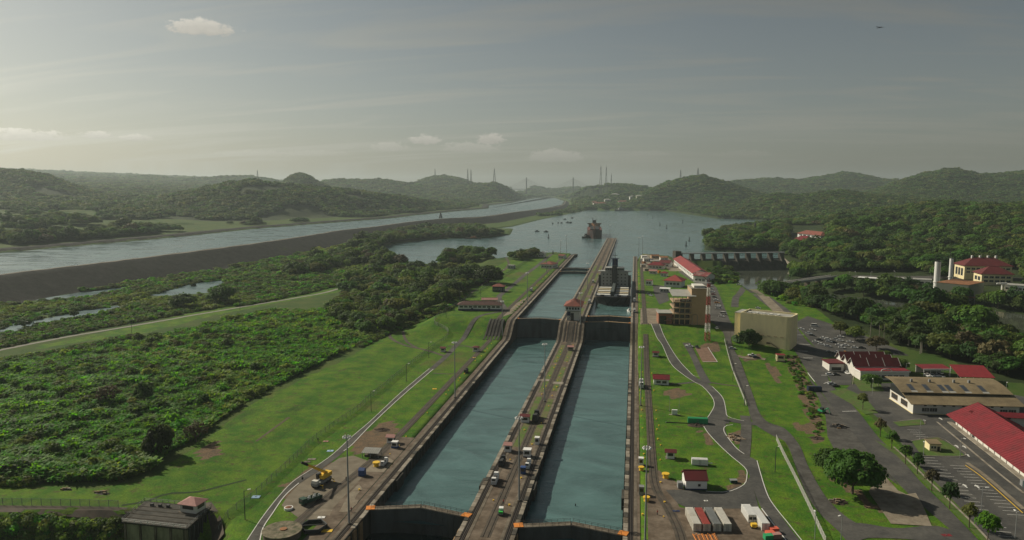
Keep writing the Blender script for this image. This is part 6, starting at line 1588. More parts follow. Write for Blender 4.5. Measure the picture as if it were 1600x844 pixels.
# --- halls and stores east of the avenue
A_, rz, w0 = frame((1344, 594), (1420, 594)); hall = thing('hall', 'hall with saw tooth maroon roof, white ribs and white annex by the car park', 'building', A_, rz)
mh = M['maroon']
b = MB(); b.box(0, 0, -.8, w0, 7, 4.6); b.build('annex_wall', M['offwhite'], hall); b = MB(); b.box(-.5, -.6, 4.602, w0 + .5, 7, 5.3); b.build('fascia', M['white'], hall); b = MB(); b.box(-.3, -.4, 5.302, w0 + .3, 7, 5.5); b.build('annex_roof', M['red'], hall)
for k in range(7): window(hall, 'f', w0, 7, 2 + k * (w0 - 4) / 7, 2 + (k + .75) * (w0 - 4) / 7, 1.2, 2.8, bars=2)
for j in range(3):
    y0 = 7.1 + j * 8.2; b = MB(); b.box(0, y0, -.8, w0 - 2, y0 + 8.15, 6.0); b.xprism([(y0, 6), (y0 + 8.15, 6), (y0 + 4.07, 9.8)], .01, w0 - 2.01); b.build('hall_wall', M['offwhite'], hall)
    b = MB(); b.gable(-1.0, w0 - 1, y0 - .2, y0 + 8.3, 6.0, 4.1, .25); b.build('folded_roof', mh, hall, fix=True)
    for q in range(4):
        x = -1.1 + q * (w0 - .1) / 3; b = MB(); b.gable(x, x + .25, y0 - .2, y0 + 8.3, 6.12, 4.1, .2); b.build('roof_rib', M['offwhite'], hall, fix=True)
b = MB(); b.box(-10, 18, -.8, -1.5, 28, 5); b.build('side_annex', M['offwhite'], hall); b = MB(); b.box(-10.5, 17.5, 5.002, -1.0, 28.4, 5.6); b.build('side_annex_roof', mh, hall)
b = MB(); b.box(-8.6, 17.94, 1, -3, 17.998, 3); b.build('side_window', M['dark'], hall)
b = MB(); [b.bar((w0 * .52 + 3.2 * math.cos(math.pi * k / 8), -.7, 5.1 + 1.5 * math.sin(math.pi * k / 8)), (w0 * .52 + 3.2 * math.cos(math.pi * (k + 1) / 8), -.7, 5.1 + 1.5 * math.sin(math.pi * (k + 1) / 8)), .28, 5) for k in range(8)]; b.build('entrance_arch', M['offwhite'], hall)
def carport(label, A, B, d, h0, h1_, m, name='carport'):
    A_, rz, w0 = frame(A, B); o = thing(name, label, 'carport', A_, rz)
    b = MB(); b.xprism([(-.6, h0), (d, h1_), (d, h1_ + .25), (-.6, h0 + .25)], -.5, w0 + .5); b.build('roof', m, o, fix=True)
    for x in np.linspace(.2, w0 - .2, 5):
        for y, hh in ((.2, h0), (d - .3, h1_ - .1)): c = MB(); c.box(x - .12, y - .12, -.5, x + .12, y + .12, hh); c.build('post', M['white'], o)
    return o, w0
o, w0 = carport('carport with bright red roof and white fascia sheltering white vans', (1443, 588), (1484, 588), 9, 4.2, 4.8, M['red'])
b = MB(); b.box(-.6, -.75, 3.7, w0 + .6, -.602, 4.6); b.build('fascia', M['white'], o); b = MB(); b.box(0, 8.6, -.5, w0, 8.9, 4.6); b.build('back_wall', M['offwhite'], o)
o, w0 = carport('large open carport with sloping dark red roof at the wood edge', (1500, 600), (1552, 602), 14, 4.0, 7.5, mat('dark red sheet', (.22, .025, .03), .6, .2, .4))
A_, rz, w0 = frame((1426, 647), (1592, 651)); ind = thing('works_building', 'long pale works building with tan stepped roof and skylights', 'building', A_, rz)
D_ = 26.0
b = MB(); b.box(0, 0, -.8, w0, D_, 5.2); b.build('wall', M['offwhite'], ind)
b = MB(); b.xprism([(-1.4, 5.0), (9.0, 7.6), (9.0, 7.85), (-1.4, 5.25)], -1.5, w0 + 2.2); b.build('lower_roof', M['tanroof'], ind, fix=True)
b = MB(); b.box(-.4, 9.01, 5.201, w0 + .8, D_ - 1, 8.6); b.build('clerestory', M['dark'], ind)
prof = [(7.6, 8.6)] + [(7.6 + 20 * k / 8, 8.6 + 3.0 * math.sin(math.pi * .62 * k / 8)) for k in range(1, 9)]
b = MB(); b.xprism(prof + [(y, z - .3) for y, z in prof[::-1]], -2.4, w0 + 1.2); b.build('upper_roof', M['tanroof'], ind, fix=True)
for k, u in enumerate((.06, .21, .36, .43, .58, .75)):
    x = w0 * u; y0, y1 = 9.6, 15.5; zz = lambda y: 8.6 + 3.0 * math.sin(math.pi * .62 * (y - 7.6) / 20) + .03
    b = MB(); b.add([(x, y0, zz(y0)), (x + 2.3, y0, zz(y0)), (x + 2.3, 12.5, zz(12.5)), (x + 2.3, y1, zz(y1)), (x, y1, zz(y1)), (x, 12.5, zz(12.5))], [(0, 1, 2, 5), (5, 2, 3, 4)]); b.build('skylight', M['navy'] if False else mat('skylight', (.05, .06, .075), .4, .1), ind)
    b = MB(); b.add([(x - .2, 8.0, zz(8.0)), (x + 2.8, 8.0, zz(8.0)), (x + 2.8, 9.4, zz(9.4)), (x - .2, 9.4, zz(9.4))], [(0, 1, 2, 3)]); b.build('pale_patch', M['greyroof'], ind)
for k, u in enumerate((.13, .31, .55, .7)): b = MB(); b.box(w0 * u, 18, 10.9, w0 * u + .9, 19, 12.6); b.build('roof_vent', M['steel'], ind)
for u in (.085, .16, .82, .90): window(ind, 'f', w0, D_, w0 * u, w0 * u + 3.4, 1.4, 3.2, bars=2)
for k in range(9): window(ind, 'f', w0, D_, w0 * (.1 + .09 * k), w0 * (.1 + .09 * k) + 1.4, 4.0, 4.7, bars=0)
for k in range(2): window(ind, 'l', w0, D_, 2 + k * 11, 9 + k * 11, 1.6, 4.2, bars=4, frame_m=M['tan'])
b = MB(); b.box(-.25, -.25, -.8, w0 + .25, D_ + .25, .35); b.build('plinth', M['cream'], ind)
b = MB(); b.box(w0 * .86, D_ + 3, 4.2, w0 * 1.02, D_ + 9, 4.5); b.build('canopy', M['tanroof'], ind)
for x in (.87, 1.01):
    for y in (3.4, 8.4): b = MB(); b.box(w0 * x - .1, D_ + y, -.5, w0 * x + .1, D_ + y + .2, 4.2); b.build('canopy_post', M['steel'], ind)
# long red store, ridge along the quay road
A_ = GT(1493, 664); B_ = GT(1602, 748); d = B_ - A_; rz = math.atan2(d.y, d.x); w0 = 96.0
rs_ = thing('red_store', 'huge store with bright red gabled roof and white walls on the right edge', 'warehouse', A_, rz)
D_ = 20.0
b = MB(); b.box(0, 0, -.8, w0, D_, 4.6); b.xprism([(0, 4.6), (D_, 4.6), (D_ / 2, 9.2)], .01, w0 - .01); b.build('wall', M['offwhite'], rs_)
b = MB(); b.gable(-3.2, w0 + 1, -3.0, D_ + 3.0, 3.7, 6.4, .25); b.build('roof', M['red'], rs_, fix=True)
sl = MB()
for k in range(56):
    x = -3.1 + k * (w0 + 4) / 56; sl.xprism([(-3.0, 3.952), (D_ / 2, 10.352), (D_ / 2, 10.43), (-3.0, 4.03)], x, x + .12); sl.xprism([(D_ + 3.0, 3.952), (D_ + 3.0, 4.03), (D_ / 2, 10.43), (D_ / 2, 10.352)], x, x + .12)
sl.build('roof_seams', M['red'], rs_, kind='stuff', fix=True)
for k in range(18): b = MB(); x = 2 + k * 5.2; b.box(x, -.28, -.5, x + .45, -.002, 4.5); b.build('pilaster', M['offwhite'], rs_)
for k in range(17): 
    x = 3.2 + k * 5.2; b = MB(); b.box(x, -.07, 1.8, x + 2.6, -.003, 3.0); b.build('window', M['dark'], rs_)
b = MB(); b.box(-3, -2.4, -.6, w0, -.29, .5); b.build('loading_step', M['coping'], rs_)
b = MB(); b.box(16, -.12, .5, 20, -.071, 3.4); b.build('loading_door', M['dark'], rs_)
b = MB(); b.gable(1, 7, D_ * .2, D_ + 12, 6.5, 1.6, .2, along='y'); b.build('link_roof', M['red'], rs_, fix=True)
b = MB(); b.box(2, D_ + .01, -.5, 6, D_ + 11, 6.4); b.build('link_wall', M['offwhite'], rs_)
o = bld('small_hut', 'little cream hut with flat tan roof on the kerbed lawn island', (1452, 705), (1470, 705.5), 4.2, 3.0, 'shed', .5, M['cream'], M['tanroof'], .3, wins=[('f', 2, .1, .6, 1.2, 2.2, 0)], doors=[(.68, 1.0, 2.0, M['dark'])])
p = GT(1597, 758); o = thing('utility_box', 'grey green electrical cabinets against the red store on the right edge', 'cabinet', p, rz)
for k in range(2): b = MB(); b.box(k * 2.1, -.8, -.2, k * 2.1 + 1.9, .8, 2.3); b.build('cabinet', M['teal'] if k else M['steel'], o)

# --- right bank, upper stores and houses
A_, rz, w0 = frame((1080, 440), (1100, 447)); 
E0 = GT(1053, 413); E1 = GT(1083, 437); d = E1 - E0; rz = math.atan2(d.y, d.x); w0 = d.length
lr = thing('long_store', 'long white store with red gabled roof running towards the dam', 'warehouse', E0, rz)
b = MB(); b.box(0, 0, -.8, w0, 16, 7); b.xprism([(0, 7), (16, 7), (8, 10.4)], .01, w0 - .01); b.build('wall', M['white'], lr)
b = MB(); b.gable(-1.2, w0 + 1.2, -1.2, 17.2, 6.6, 4.2, .3); b.build('roof', mat('dull red roof', (.24, .035, .035), .65, .25, .4, c2=(.15, .03, .03), f2=.45, s2=.1), lr, fix=True)
for k in range(14): b = MB(); x = 3 + k * (w0 - 5) / 14; b.box(x, -.3, -.5, x + .8, -.002, 6.5); b.build('buttress', M['offwhite'], lr)
for k in range(13): b = MB(); x = 5.2 + k * (w0 - 5) / 14; b.box(x, -.07, 2.6, x + 3.4, -.003, 4.8); b.build('window', M['dark'], lr)
bld('gable_store', 'end store with patchy maroon gabled roof joined to the long white store', (1083, 441), (1104, 443), 17, 7, 'gx', 3.4, M['offwhite'], mat('patchy maroon roof', (.16, .035, .035), .7, .4, .3, c2=(.26, .19, .17), f2=.4, s2=.16), .9, wins=[('f', 3, .1, .9, 2, 4)])
bld('house', 'white house with large red hipped roof beside the car park of the visitor building', (1038, 448), (1064, 449.5), 16, 6.2, 'hip', 5.0, M['white'], mat('house red roof', (.28, .05, .042), .65, .2, .4), 1.6, wins=[('f', 4, .08, .92, 2.4, 4.4, 1)])
bld('house', 'wide red roofed house at the far end of the right bank', (1012, 420), (1036, 421), 12, 4.6, 'hip', 3.4, M['offwhite'], M['red'], 1.0, wins=[('f', 4, .08, .92, 1.6, 3.2)])
bld('house', 'dull red gabled house behind the wide red roofed house', (1030, 417), (1046, 418), 10, 5, 'gx', 3, M['offwhite'], M['maroon'], .8, wins=[('f', 3, .1, .9, 1.6, 3.2)])
bld('small_building', 'small cabin with bright red roof left of the large hipped house', (1032, 432), (1042, 432.5), 7, 3.6, 'hip', 1.8, M['white'], M['red'], .7, wins=[('f', 2, .1, .9, 1.2, 2.4)])
bld('small_building', 'little red roofed shelter on the grass near the right lane', (1014, 428), (1026, 428.5), 6, 3.2, 'gx', 1.5, M['offwhite'], M['pinkroof'], .6, wins=[('f', 2, .1, .9, 1.2, 2.2)])
bld('small_building', 'white van like cabin with red striped top by the small car park', (1008.5, 446), (1018, 446.5), 7, 5, 'flat', 0, M['white'], M['tile'], .3, wins=[('f', 2, .1, .9, 1.8, 3.6)])
bld('small_building', 'white flat canopy store in front of the large hipped house', (1031, 457), (1046, 457.5), 8, 3.5, 'flat', 0, M['offwhite'], M['white'], .6, wins=[('f', 3, .05, .95, 1.0, 2.6)])
wl_ = 'grey shed among the yard clutter at the tip of the right bank|low brown shed by the lake at the tip of the right bank|pale stack of stores next to the right lane tip|white container store near the far light mast|rusty roofed lean to on the lake side of the yard|long low grey store across the far yard'.split('|')
for (A, B, d_, h_, rk, wm_, rm_), lab in zip([((1006, 409), (1014, 409), 8, 4, 'gx', 'offwhite', 'greyroof'), ((1018, 404), (1030, 404), 8, 3.6, 'gx', 'tan', 'rust'), ((1002, 418), (1009, 418), 6, 3.5, 'flat', 'coping', 'greyroof'), ((1003, 404), (1011, 404), 6, 3.4, 'flat', 'white', 'white'), ((1032, 407), (1044, 407), 7, 3.6, 'shed', 'offwhite', 'rust'), ((1016, 412), (1030, 412.3), 6, 3.2, 'gx', 'steel', 'greyroof')], wl_):
    bld('small_building', lab, A, B, d_, h_, rk, 1.4, M[wm_], M[rm_], .4, wins=[('f', 2, .1, .9, 1.2, 2.4)])

for lab, px_, py_, L_, w_, h_, m_, r_ in [('rusty container lying nearest the right lane in the tip yard', 1006, 413, 9, 3, 3, 'rust', .3), ('white container behind the rusty one in the tip yard', 1010, 408, 9, 3, 3, 'white', 1.2), ('blue container beside the brown shed on the tip yard', 1021, 408.5, 8, 3, 3, 'blue', 1.5), ('yellow container in the middle of the tip yard', 1026, 413, 7, 3, 2.6, 'yellow', .8), ('grey container against the dam end of the tip yard', 1044, 409, 10, 3, 3, 'steel', 1.4), ('dark red container by the lane to the dam', 1050, 417, 8, 3, 3, 'maroon', 1.0), ('pale container in front of the wide red roofed house', 1018, 424, 8, 3, 3, 'coping', 1.5), ('orange container beside the little red roofed shelter', 1029, 427, 6, 2.6, 2.6, 'orange', .2)]:
    container(lab, px_, py_, L_, w_, h_, M[m_], r_, 'containers in the tip yard')
# --- houses in the woods, power plant
for A, B, d_, h_, rk, rise, lab, rm_ in [((1246, 372), (1282, 373), 22, 9, 'hip', 6, 'white house with long red roof, upper one of the two in the woods', 'tile'), ((1238, 383), (1266, 385), 20, 9, 'hip', 7, 'white house with brighter red hipped roof, lower one of the two in the woods', 'red')]:
    bld('house', lab, A, B, d_, h_, rk, rise, M['white'], M[rm_], 1.4, wins=[('f', 5, .05, .95, 2, 4), ('f', 5, .05, .95, 5.5, 7.5)], drop=4)
A_, rz, w0 = frame((1462, 468), (1512, 472)); 
pl_ = bld('plant_hall', 'grey green plant hall with rusty flat roof below the two stacks', (1462, 464), (1512, 473), 38, 14.5, 'flat', 0, mat('grey green sheet', (.20, .22, .17), .8, .1, .4), M['rust'], .25, drop=4)
w0 = pl_['w']
rb = MB(); [rb.box(.5 + k * (w0 - 1) / 30, -.12, -3, .7 + k * (w0 - 1) / 30, -.002, 14.2) for k in range(31)]; rb.build('cladding_ribs', mat('grey green sheet', (.20, .22, .17)), pl_, kind='stuff')
b = MB(); b.box(w0 - .002 + .003, 4, 0, w0 + .15, 14, 5); b.build('rolling_door', M['dark'], pl_)
b = MB(); b.box(w0 - 6, -6, 3.6, w0 + 8, -.2, 4.0); b.build('canopy', M['rust'], pl_)
for x in (-5.6, 7.4): b = MB(); b.box(w0 + x, -5.7, -3, w0 + x + .3, -5.4, 3.6); b.build('canopy_post', M['steel'], pl_)
for k, (px_, py_, h_, r_, lab) in enumerate([(1463, 452, 28, 2.9, 'wider white exhaust stack, left one of the two'), (1484.5, 443, 26, 1.9, 'slimmer white exhaust stack, right one of the two')]):
    p = GT(px_, py_); o = thing('exhaust_stack', lab, 'stack', p)
    b = MB(); b.cyl(0, 0, -2, h_, r_, 18, r_ * .96); b.build('shaft', M['white'], o)
    b = MB(); b.cyl(0, 0, h_ * .25, h_ * .25 + .8, r_ + .5, 18); b.build('gallery', M['offwhite'], o)
    b = MB(); b.cyl(0, 0, h_ + .002, h_ + .8, r_ * .8, 16); b.build('lip', M['darksteel'], o); b = MB(); b.bar((-r_ * .8, 0, h_), (-r_ * .8, 0, h_ + 8), .22, 6); b.build('vent_pipe', M['darksteel'], o)
    b = MB(); [b.box(-r_ * .3, -r_ - .3, z, r_ * .3, -r_ + .02, z + .15) for z in np.arange(0, h_, .9)]; b.build('ladder', M['steel'], o)
pw = bld('plant_office', 'three storey cream building with maroon hipped roof, rear one of the pair', (1506, 437), (1580, 438), 26, 15, 'hip', 8, M['cream'], M['maroon'], 1.4, wins=[('f', 9, .03, .97, 7.5, 9.5), ('f', 9, .03, .97, 11, 13), ('l', 3, .1, .9, 4, 12)], drop=4)
for k in range(4): b = MB(); x = pw['w'] * (.24 + .17 * k); b.box(x, 12.4, 22.2, x + 1.8, 14, 25.2); b.build('roof_vent', M['white'], pw)
bld('plant_office', 'lower cream building with maroon hipped roof in front of its taller twin', (1533, 445), (1582, 446), 20, 11, 'hip', 7, M['cream'], M['maroon'], 1.4, wins=[('f', 5, .05, .95, 3, 5), ('f', 5, .05, .95, 7, 9), ('l', 2, .1, .9, 4, 8)], drop=4)
bld('plant_office', 'low white annexe with two rows of dark windows on the right edge', (1568, 461), (1612, 462), 14, 10, 'flat', 0, M['white'], M['greyroof'], .4, wins=[('f', 6, .03, .97, 5.8, 7.6), ('f', 7, .03, .97, 2, 3.4)], drop=4)
bld('small_building', 'cream pump house beside the white annexe', (1558, 464), (1570, 464.5), 8, 5, 'flat', 0, M['cream'], M['cream'], .3, drop=4, wins=[('f', 2, .1, .9, 2, 3.4)])
p = GT(1565, 461); o = thing('crane_mast', 'white stub crane mast above the cream pump house', 'crane', p); b = MB(); b.cyl(0, 0, -2, 11, .9, 10); b.build('mast', M['white'], o); b = MB(); b.bar((-5, 0, 11), (4, 0, 11.4), .7, 6); b.build('jib', M['white'], o)
bld('small_building', 'long low pale store on the river road left of the stacks', (1400, 444), (1455, 445), 12, 6, 'flat', 0, M['offwhite'], M['greyroof'], .4, drop=4, wins=[('f', 6, .03, .97, 2, 4)])
bld('small_building', 'second low pale store nearer the bridge on the river road', (1340, 441), (1385, 441.5), 10, 5, 'flat', 0, M['offwhite'], M['white'], .4, drop=4, wins=[('f', 5, .03, .97, 1.6, 3.6)])
for o in list(S.objects):
    if 'w' in o: del o['w']
# ------------------------------------------------------------------ spillway dam, bridges, towers
D0 = Vector(G(1062, 408, 9)); D1 = Vector(G(1222, 406, 9)); d = D1 - D0; rz = math.atan2(d.y, d.x); w0 = d.length
dm = thing('spillway_dam', 'concrete spillway dam with a row of tall piers carrying a walkway', 'dam', (D0.x, D0.y, 9), rz)
b = MB(); b.xprism([(9, -16), (-22, -16), (-15, -12), (-7, -5), (-3, -1), (0, 0), (4, 0), (9, -2)], 0, w0 + 4); b.build('weir', M['darkconc'], dm, fix=True)
npier = 10
for k in range(npier):
    x = 1 + k * (w0 - 2) / (npier - 1)
    b = MB(); b.xprism([(7, -4), (-9, -7), (-7.5, -2), (-5, 3.5), (-3.5, 9), (-3.5, 9.6), (7, 9.6)], x - 1.7, x + 1.7); b.build('pier', M['darkconc'], dm, fix=True)
    if k < npier - 1: b = MB(); x2 = x + (w0 - 2) / (npier - 1); b.box(x + 1.71, 3, 0.2, x2 - 1.71, 3.6, 2.2); b.build('sluice_gate', M['gate'], dm)
b = MB(); b.box(-3, -1.5, 9.602, w0 + 3, 4.5, 10.6); b.build('walkway', M['steel'], dm)
r = MB(); [r.box(k * w0 / 44 - .06, -1.45, 10.602, k * w0 / 44 + .06, -1.3, 12) for k in range(45)]; r.box(-3, -1.45, 11.8, w0 + 3, -1.3, 12); r.build('handrail', M['steel'], dm)
b = MB(); b.box(-7, -3, -3, 1, 9, 13.5); b.build('abutment_tower', M['darkconc'], dm)
rwm = MB(); P = resample(px2w([(1224, 408), (1232, 414), (1245, 419), (1262, 424)]), 3); ws = thing('training_wall', 'pale curved training wall at the right end of the spillway', 'wall', (0, 0, 0))
Q1 = offset(P, 1.0)
for i in range(len(P) - 1):
    rwm.add([(P[i][0], P[i][1], -9), (P[i + 1][0], P[i + 1][1], -9), (P[i + 1][0], P[i + 1][1], 8 - i * .25), (P[i][0], P[i][1], 8 - i * .25), (Q1[i][0], Q1[i][1], -9), (Q1[i + 1][0], Q1[i + 1][1], -9), (Q1[i + 1][0], Q1[i + 1][1], 8 - i * .25), (Q1[i][0], Q1[i][1], 8 - i * .25)], [(0, 1, 2, 3), (5, 4, 7, 6), (3, 2, 6, 7)])
rwm.build('wall_face', M['coping'], ws)
def beam_bridge(label, A, B, z, wd, n, th=1.4):
    a = Vector(G(*A, z)); c = Vector(G(*B, z)); d = c - a; o = thing('road_bridge', label, 'bridge', (a.x, a.y, z), math.atan2(d.y, d.x)); L_ = d.length
    b = MB(); b.box(0, 0, -.5, L_, wd, 0); b.build('deck', M['coping'], o)
    for y in (.6, wd - 1.2): b = MB(); b.box(.2, y, -.5 - th, L_ - .2, y + .6, -.502); b.build('girder', M['steel'], o)
    for y in (0, wd - .25): b = MB(); b.box(0, y, .002, L_, y + .25, 1.2); b.build('parapet', M['offwhite'], o)
    for k in range(n): x = L_ * (k + .5) / n; b = MB(); b.box(x - .6, 1, -16, x + .6, wd - 1, -.5 - th - .002); b.build('pier', M['concrete'], o)
    return o
beam_bridge('low grey road bridge over the river beside the big tree', (1222, 444), (1308, 432), 7.0, 8, 5)
sheet('river_road', [(1302, 435), (1330, 432), (1400, 432), (1470, 431), (1640, 436), (1640, 441), (1470, 436), (1400, 437), (1330, 437), (1308, 439)], M['oldasphalt'], .25, cell=9, **K)
# cable stayed bridge far up the channel
t0 = 6600.0
def at_depth(px, t, z):
    s = (px - 800) * math.cos(TH) / FPX * t; return Vector((RGT.x * s + FWD.x * t, RGT.y * s + FWD.y * t, z))
def zpix(py, t): return CAMZ + (YH - py) * t / FPX
a = at_depth(822.5, t0, 20); c = at_depth(895.5, t0, 20); d = c - a; L_ = d.length
cbm = M['hazegrey']; br = thing('cable_stayed_bridge', 'distant cable stayed bridge with two slim pylons across the channel', 'bridge', a, math.atan2(d.y, d.x)); zd = zpix(295.3, t0) - 20; zt = zpix(277.5, t0) - 20
b = MB(); b.box(-330, -14, zd - 5, L_ + 330, 14, zd); b.build('deck', cbm, br)
for x in (0, L_):
    b = MB(); b.loft([[(x - 6, -6, -10), (x + 6, -6, -10), (x + 6, 6, -10), (x - 6, 6, -10)], [(x - 3.5, -4, zt), (x + 3.5, -4, zt), (x + 3.5, 4, zt), (x - 3.5, 4, zt)]]); b.build('pylon', M['darkconc'], br)
    b = MB()
    for k in range(1, 9):
        for s in (-1, 1): b.bar((x, 0, zt - 4 - 4 * (9 - k)), (x + s * k * L_ * .055, 0, zd), .55, 4)
    b.build('stay_cables', cbm, br, kind='stuff')
for k in range(7): x = -280 + 40 * k if k < 4 else L_ + 90 + 70 * (k - 4); b = MB(); b.box(x - 3, -6, -10, x + 3, 6, zd - 5.002); b.build('approach_pier', cbm, br)
def tower(label, px, ptop, t, wbase, group=None, pbase=None):
    p = at_depth(px, t, 0); p.z = h1(p.x, p.y) - 1; H_ = zpix(ptop, t) - p.z
    o = thing('radio_mast', label, 'mast', p, 0, group); b = MB(); n = 7
    for k in range(n):
        r0 = wbase * (1 - .9 * k / n); r1 = wbase * (1 - .9 * (k + 1) / n); z0, z1 = H_ * k / n, H_ * (k + 1) / n
        for i in range(4):
            a0 = math.pi / 4 + i * math.pi / 2; a1 = a0 + math.pi / 2
            b.bar((r0 * math.cos(a0), r0 * math.sin(a0), z0), (r1 * math.cos(a0), r1 * math.sin(a0), z1), .9, 4); b.bar((r0 * math.cos(a0), r0 * math.sin(a0), z0), (r1 * math.cos(a1), r1 * math.sin(a1), z1), .4, 4)
            b.bar((r1 * math.cos(a0), r1 * math.sin(a0), z1), (r1 * math.cos(a1), r1 * math.sin(a1), z1), .4, 4)
    b.build('lattice', M['darksteel'], o); b = MB(); b.bar((0, 0, H_), (0, 0, H_ * 1.06), .5, 4); b.build('aerial', M['darksteel'], o)
for px, pt, t, w, lab in [(731, 265, 4900, 9, 'left one of the twin far masts above the west hills'), (736, 266, 4900, 9, 'right one of the twin far masts above the west hills'), (772.5, 264, 4800, 13, 'single tall mast between the twin masts and the far bridge'),
                          (938.5, 261, 4400, 16, 'tallest of the three masts right of the far bridge'), (947, 262, 4400, 14, 'middle mast of the three right of the far bridge'), (955, 273, 4400, 9, 'shortest mast of the three right of the far bridge'), (1063, 266, 3700, 6, 'small mast on the left shoulder of the round east hill'),
                          (1090, 263, 3700, 8, 'small mast on the crest of the round east hill'), (688, 332, 2100, 7, 'pylon by the channel above the lakeside trees'), (680, 264, 5700, 6, 'tiny mast on the far flat topped hill'), (403, 266, 5600, 8, 'faint mast on the far ridge left of the pointed hill'), (1182, 348, 1500, 5, 'pylon in the trees at the right lake shore')]:
    tower(lab, px, pt, t, w)

# ------------------------------------------------------------------ far lock and its workboats
for k, (px, py, w, dd, h) in enumerate([(938, 324, 60, 30, 14), (950, 322, 30, 24, 18), (962, 320, 40, 26, 12), (975, 323, 50, 24, 12), (990, 322, 34, 20, 16), (1003, 324, 46, 22, 10), (930, 322, 24, 20, 10)]):
    p = at_depth(px, FPX * (CAMZ - 10) / ((py + 1 - YH) * .99) * .985, 0); p.z = h1(p.x, p.y) - 1
    o = thing('lock_building', ('widest pale block of the far lock across the lake', 'tall narrow block of the far lock', 'low pale shed in the middle of the far lock', 'long pale store beyond the lake shore', 'square pale tower house right of the far lock', 'low shed at the right end of the far lock', 'little hut at the left end of the far lock')[k], 'building', p, .2)
    b = MB(); b.box(-w / 2, 0, 0, w / 2, dd, h); b.build('wall', M['offwhite' if k % 2 else 'white'], o); b = MB(); b.hip(-w / 2 - 2, w / 2 + 2, -2, dd + 2, h, 5, .4); b.build('roof', M['greyroof' if k % 3 else 'tile'], o, fix=True)
    for q in range(4): c = MB(); x = -w / 2 + w * (q + .25) / 4; c.box(x, -.2, h * .4, x + w / 8, -.003, h * .75); c.build('window', M['dark'], o)
def hull_mesh(L_, B_, H_, T_=2.0, bow=.28, flare=.8, full=True):
    """hull with its bow at y = 0, stern at y = L; deck at z = H, keel at z = -T"""
    rings = []
    st = [0, .02, .06, .12, .2, bow + .05, .6, .85, .95, 1.0]
    for s in st:
        wtop = B_ / 2 * (min(1, (s / bow) ** .42 * flare + (1 - flare) * (s / bow)) if s < bow else (1 if s < .9 else 1 - (s - .9) * 1.2)); wtop = max(wtop, .25)
        wbot = B_ / 2 * (min(1, (s / (bow * 1.25)) ** .9) if s < bow * 1.25 else (1 if s < .82 else max(.25, 1 - (s - .82) * 3))); wbot = max(wbot * .96, .1)
        y = s * L_; yb = y + (L_ * .03 if s < .02 else 0); hh = H_ + (H_ * .18 * max(0, 1 - s / .14))
        rings.append([(-wbot * .9, yb, -T_), (wbot * .9, yb, -T_), (wbot, yb, 0.4), (wtop, y, hh), (-wtop, y, hh), (-wbot, yb, .4)])
    mb = MB(); mb.loft(rings); return mb
# cargo ship in the right upper chamber, bow towards the near gates
shp = thing('cargo_ship', 'dark hulled bulk carrier filling the upper right lane chamber', 'ship', (-18.7, 632, LAKEZ), 0)
hull_mesh(150, 31.2, 6.6, 5, .07, .95).build('hull', mat('black hull', (.020, .024, .026), .5, .3, .3, c2=(.05, .04, .035), f2=.35, s2=.15), shp, fix=True)
b = MB(); b.add([(-15.2, 7, 6.75), (15.2, 7, 6.75), (15.4, 148, 6.62), (-15.4, 148, 6.62), (-9, 1.2, 7.4), (9, 1.2, 7.4)], [(0, 1, 2, 3), (4, 5, 1, 0)]); b.build('deck', mat('ship deck', (.16, .12, .08), .8, .3, .4, c2=(.07, .07, .06), f2=.5, s2=.15), shp)
b = MB(); [b.bar((q * 7.2 + 1.0 * c_, 5.5, 8.0), (q * 7.2 + 1.0 * c_ + 3.4, 5.5, 8.0), 1.1, 10) for q in (-1, 1) for c_ in (-3,)]; [b.box(q * 6 - 3.6, 4.4, 7.0, q * 6 + 3.6, 6.6, 7.4) for q in (-1, 1)]; b.build('windlass', M['darksteel'], shp)
b = MB(); b.box(-12.5, 7.5, 6.78, -1.6, 9.4, 8.6); b.box(1.6, 7.5, 6.78, 12.5, 9.4, 8.6); b.build('breakwater', M['white'], shp)
for k in range(5):
    for s in (-1, 1):
        y = 12 + k * 11.2; hb = MB(); hb.box(s * 8 - 5.6, y, 6.7, s * 8 + 5.6, y + 6.4, 8.0); ho = hb.build('hatch_cover', mat('hatch buff', (.46, .40, .26), .75, .2) if k % 2 else mat('hatch white', (.55, .55, .50), .7, .15), shp)
        c = MB(); c.box(s * 8 - 5.7, y - .8, 6.72, s * 8 + 5.7, y - .003, 7.9); c.build('hatch_coaming', M['darksteel'], ho)
b = MB(); b.box(-1.3, 8, 6.9, 1.3, 70, 11.4); b.build('conveyor_boom', mat('grey green boom', (.06, .075, .072), .6, .2), shp)
b = MB(); [b.box(-1.7, 14 + k * 8, 6.9, -1.31, 14.6 + k * 8, 10) for k in range(7)] + [b.box(1.31, 14 + k * 8, 6.9, 1.7, 14.6 + k * 8, 10) for k in range(7)]; b.build('boom_trestle', M['darksteel'], shp)
b = MB(); b.box(-12.8, 72, 6.7, 12.8, 86, 21.5); b.build('superstructure', mat('ship house grey', (.30, .31, .30), .7, .2, .3), shp)
b = MB(); b.box(-2.4, 70.4, 6.7, 2.4, 71.7, 27.5); b.build('boom_tower', M['darksteel'], shp)
b = MB(); b.box(-15.6, 71.75, 21.502, 15.6, 78, 22.0); b.box(-9, 72.5, 22.0, 9, 84, 25.2); b.build('bridge_deck', mat('ship house grey', (.40, .41, .40)), shp)
for k in range(9): c = MB(); c.box(-8.6 + k * 1.95, 72.3, 23.2, -7.1 + k * 1.95, 72.499, 24.6); c.build('bridge_window', M['glass'], shp)
for j in range(4):
    for k in range(7): 
        if k == 3: continue
        c = MB(); c.box(-11 + k * 3.4, 71.85, 9 + j * 3.1, -9.8 + k * 3.4, 71.998, 10.2 + j * 3.1); c.build('cabin_window', M['dark'], shp)
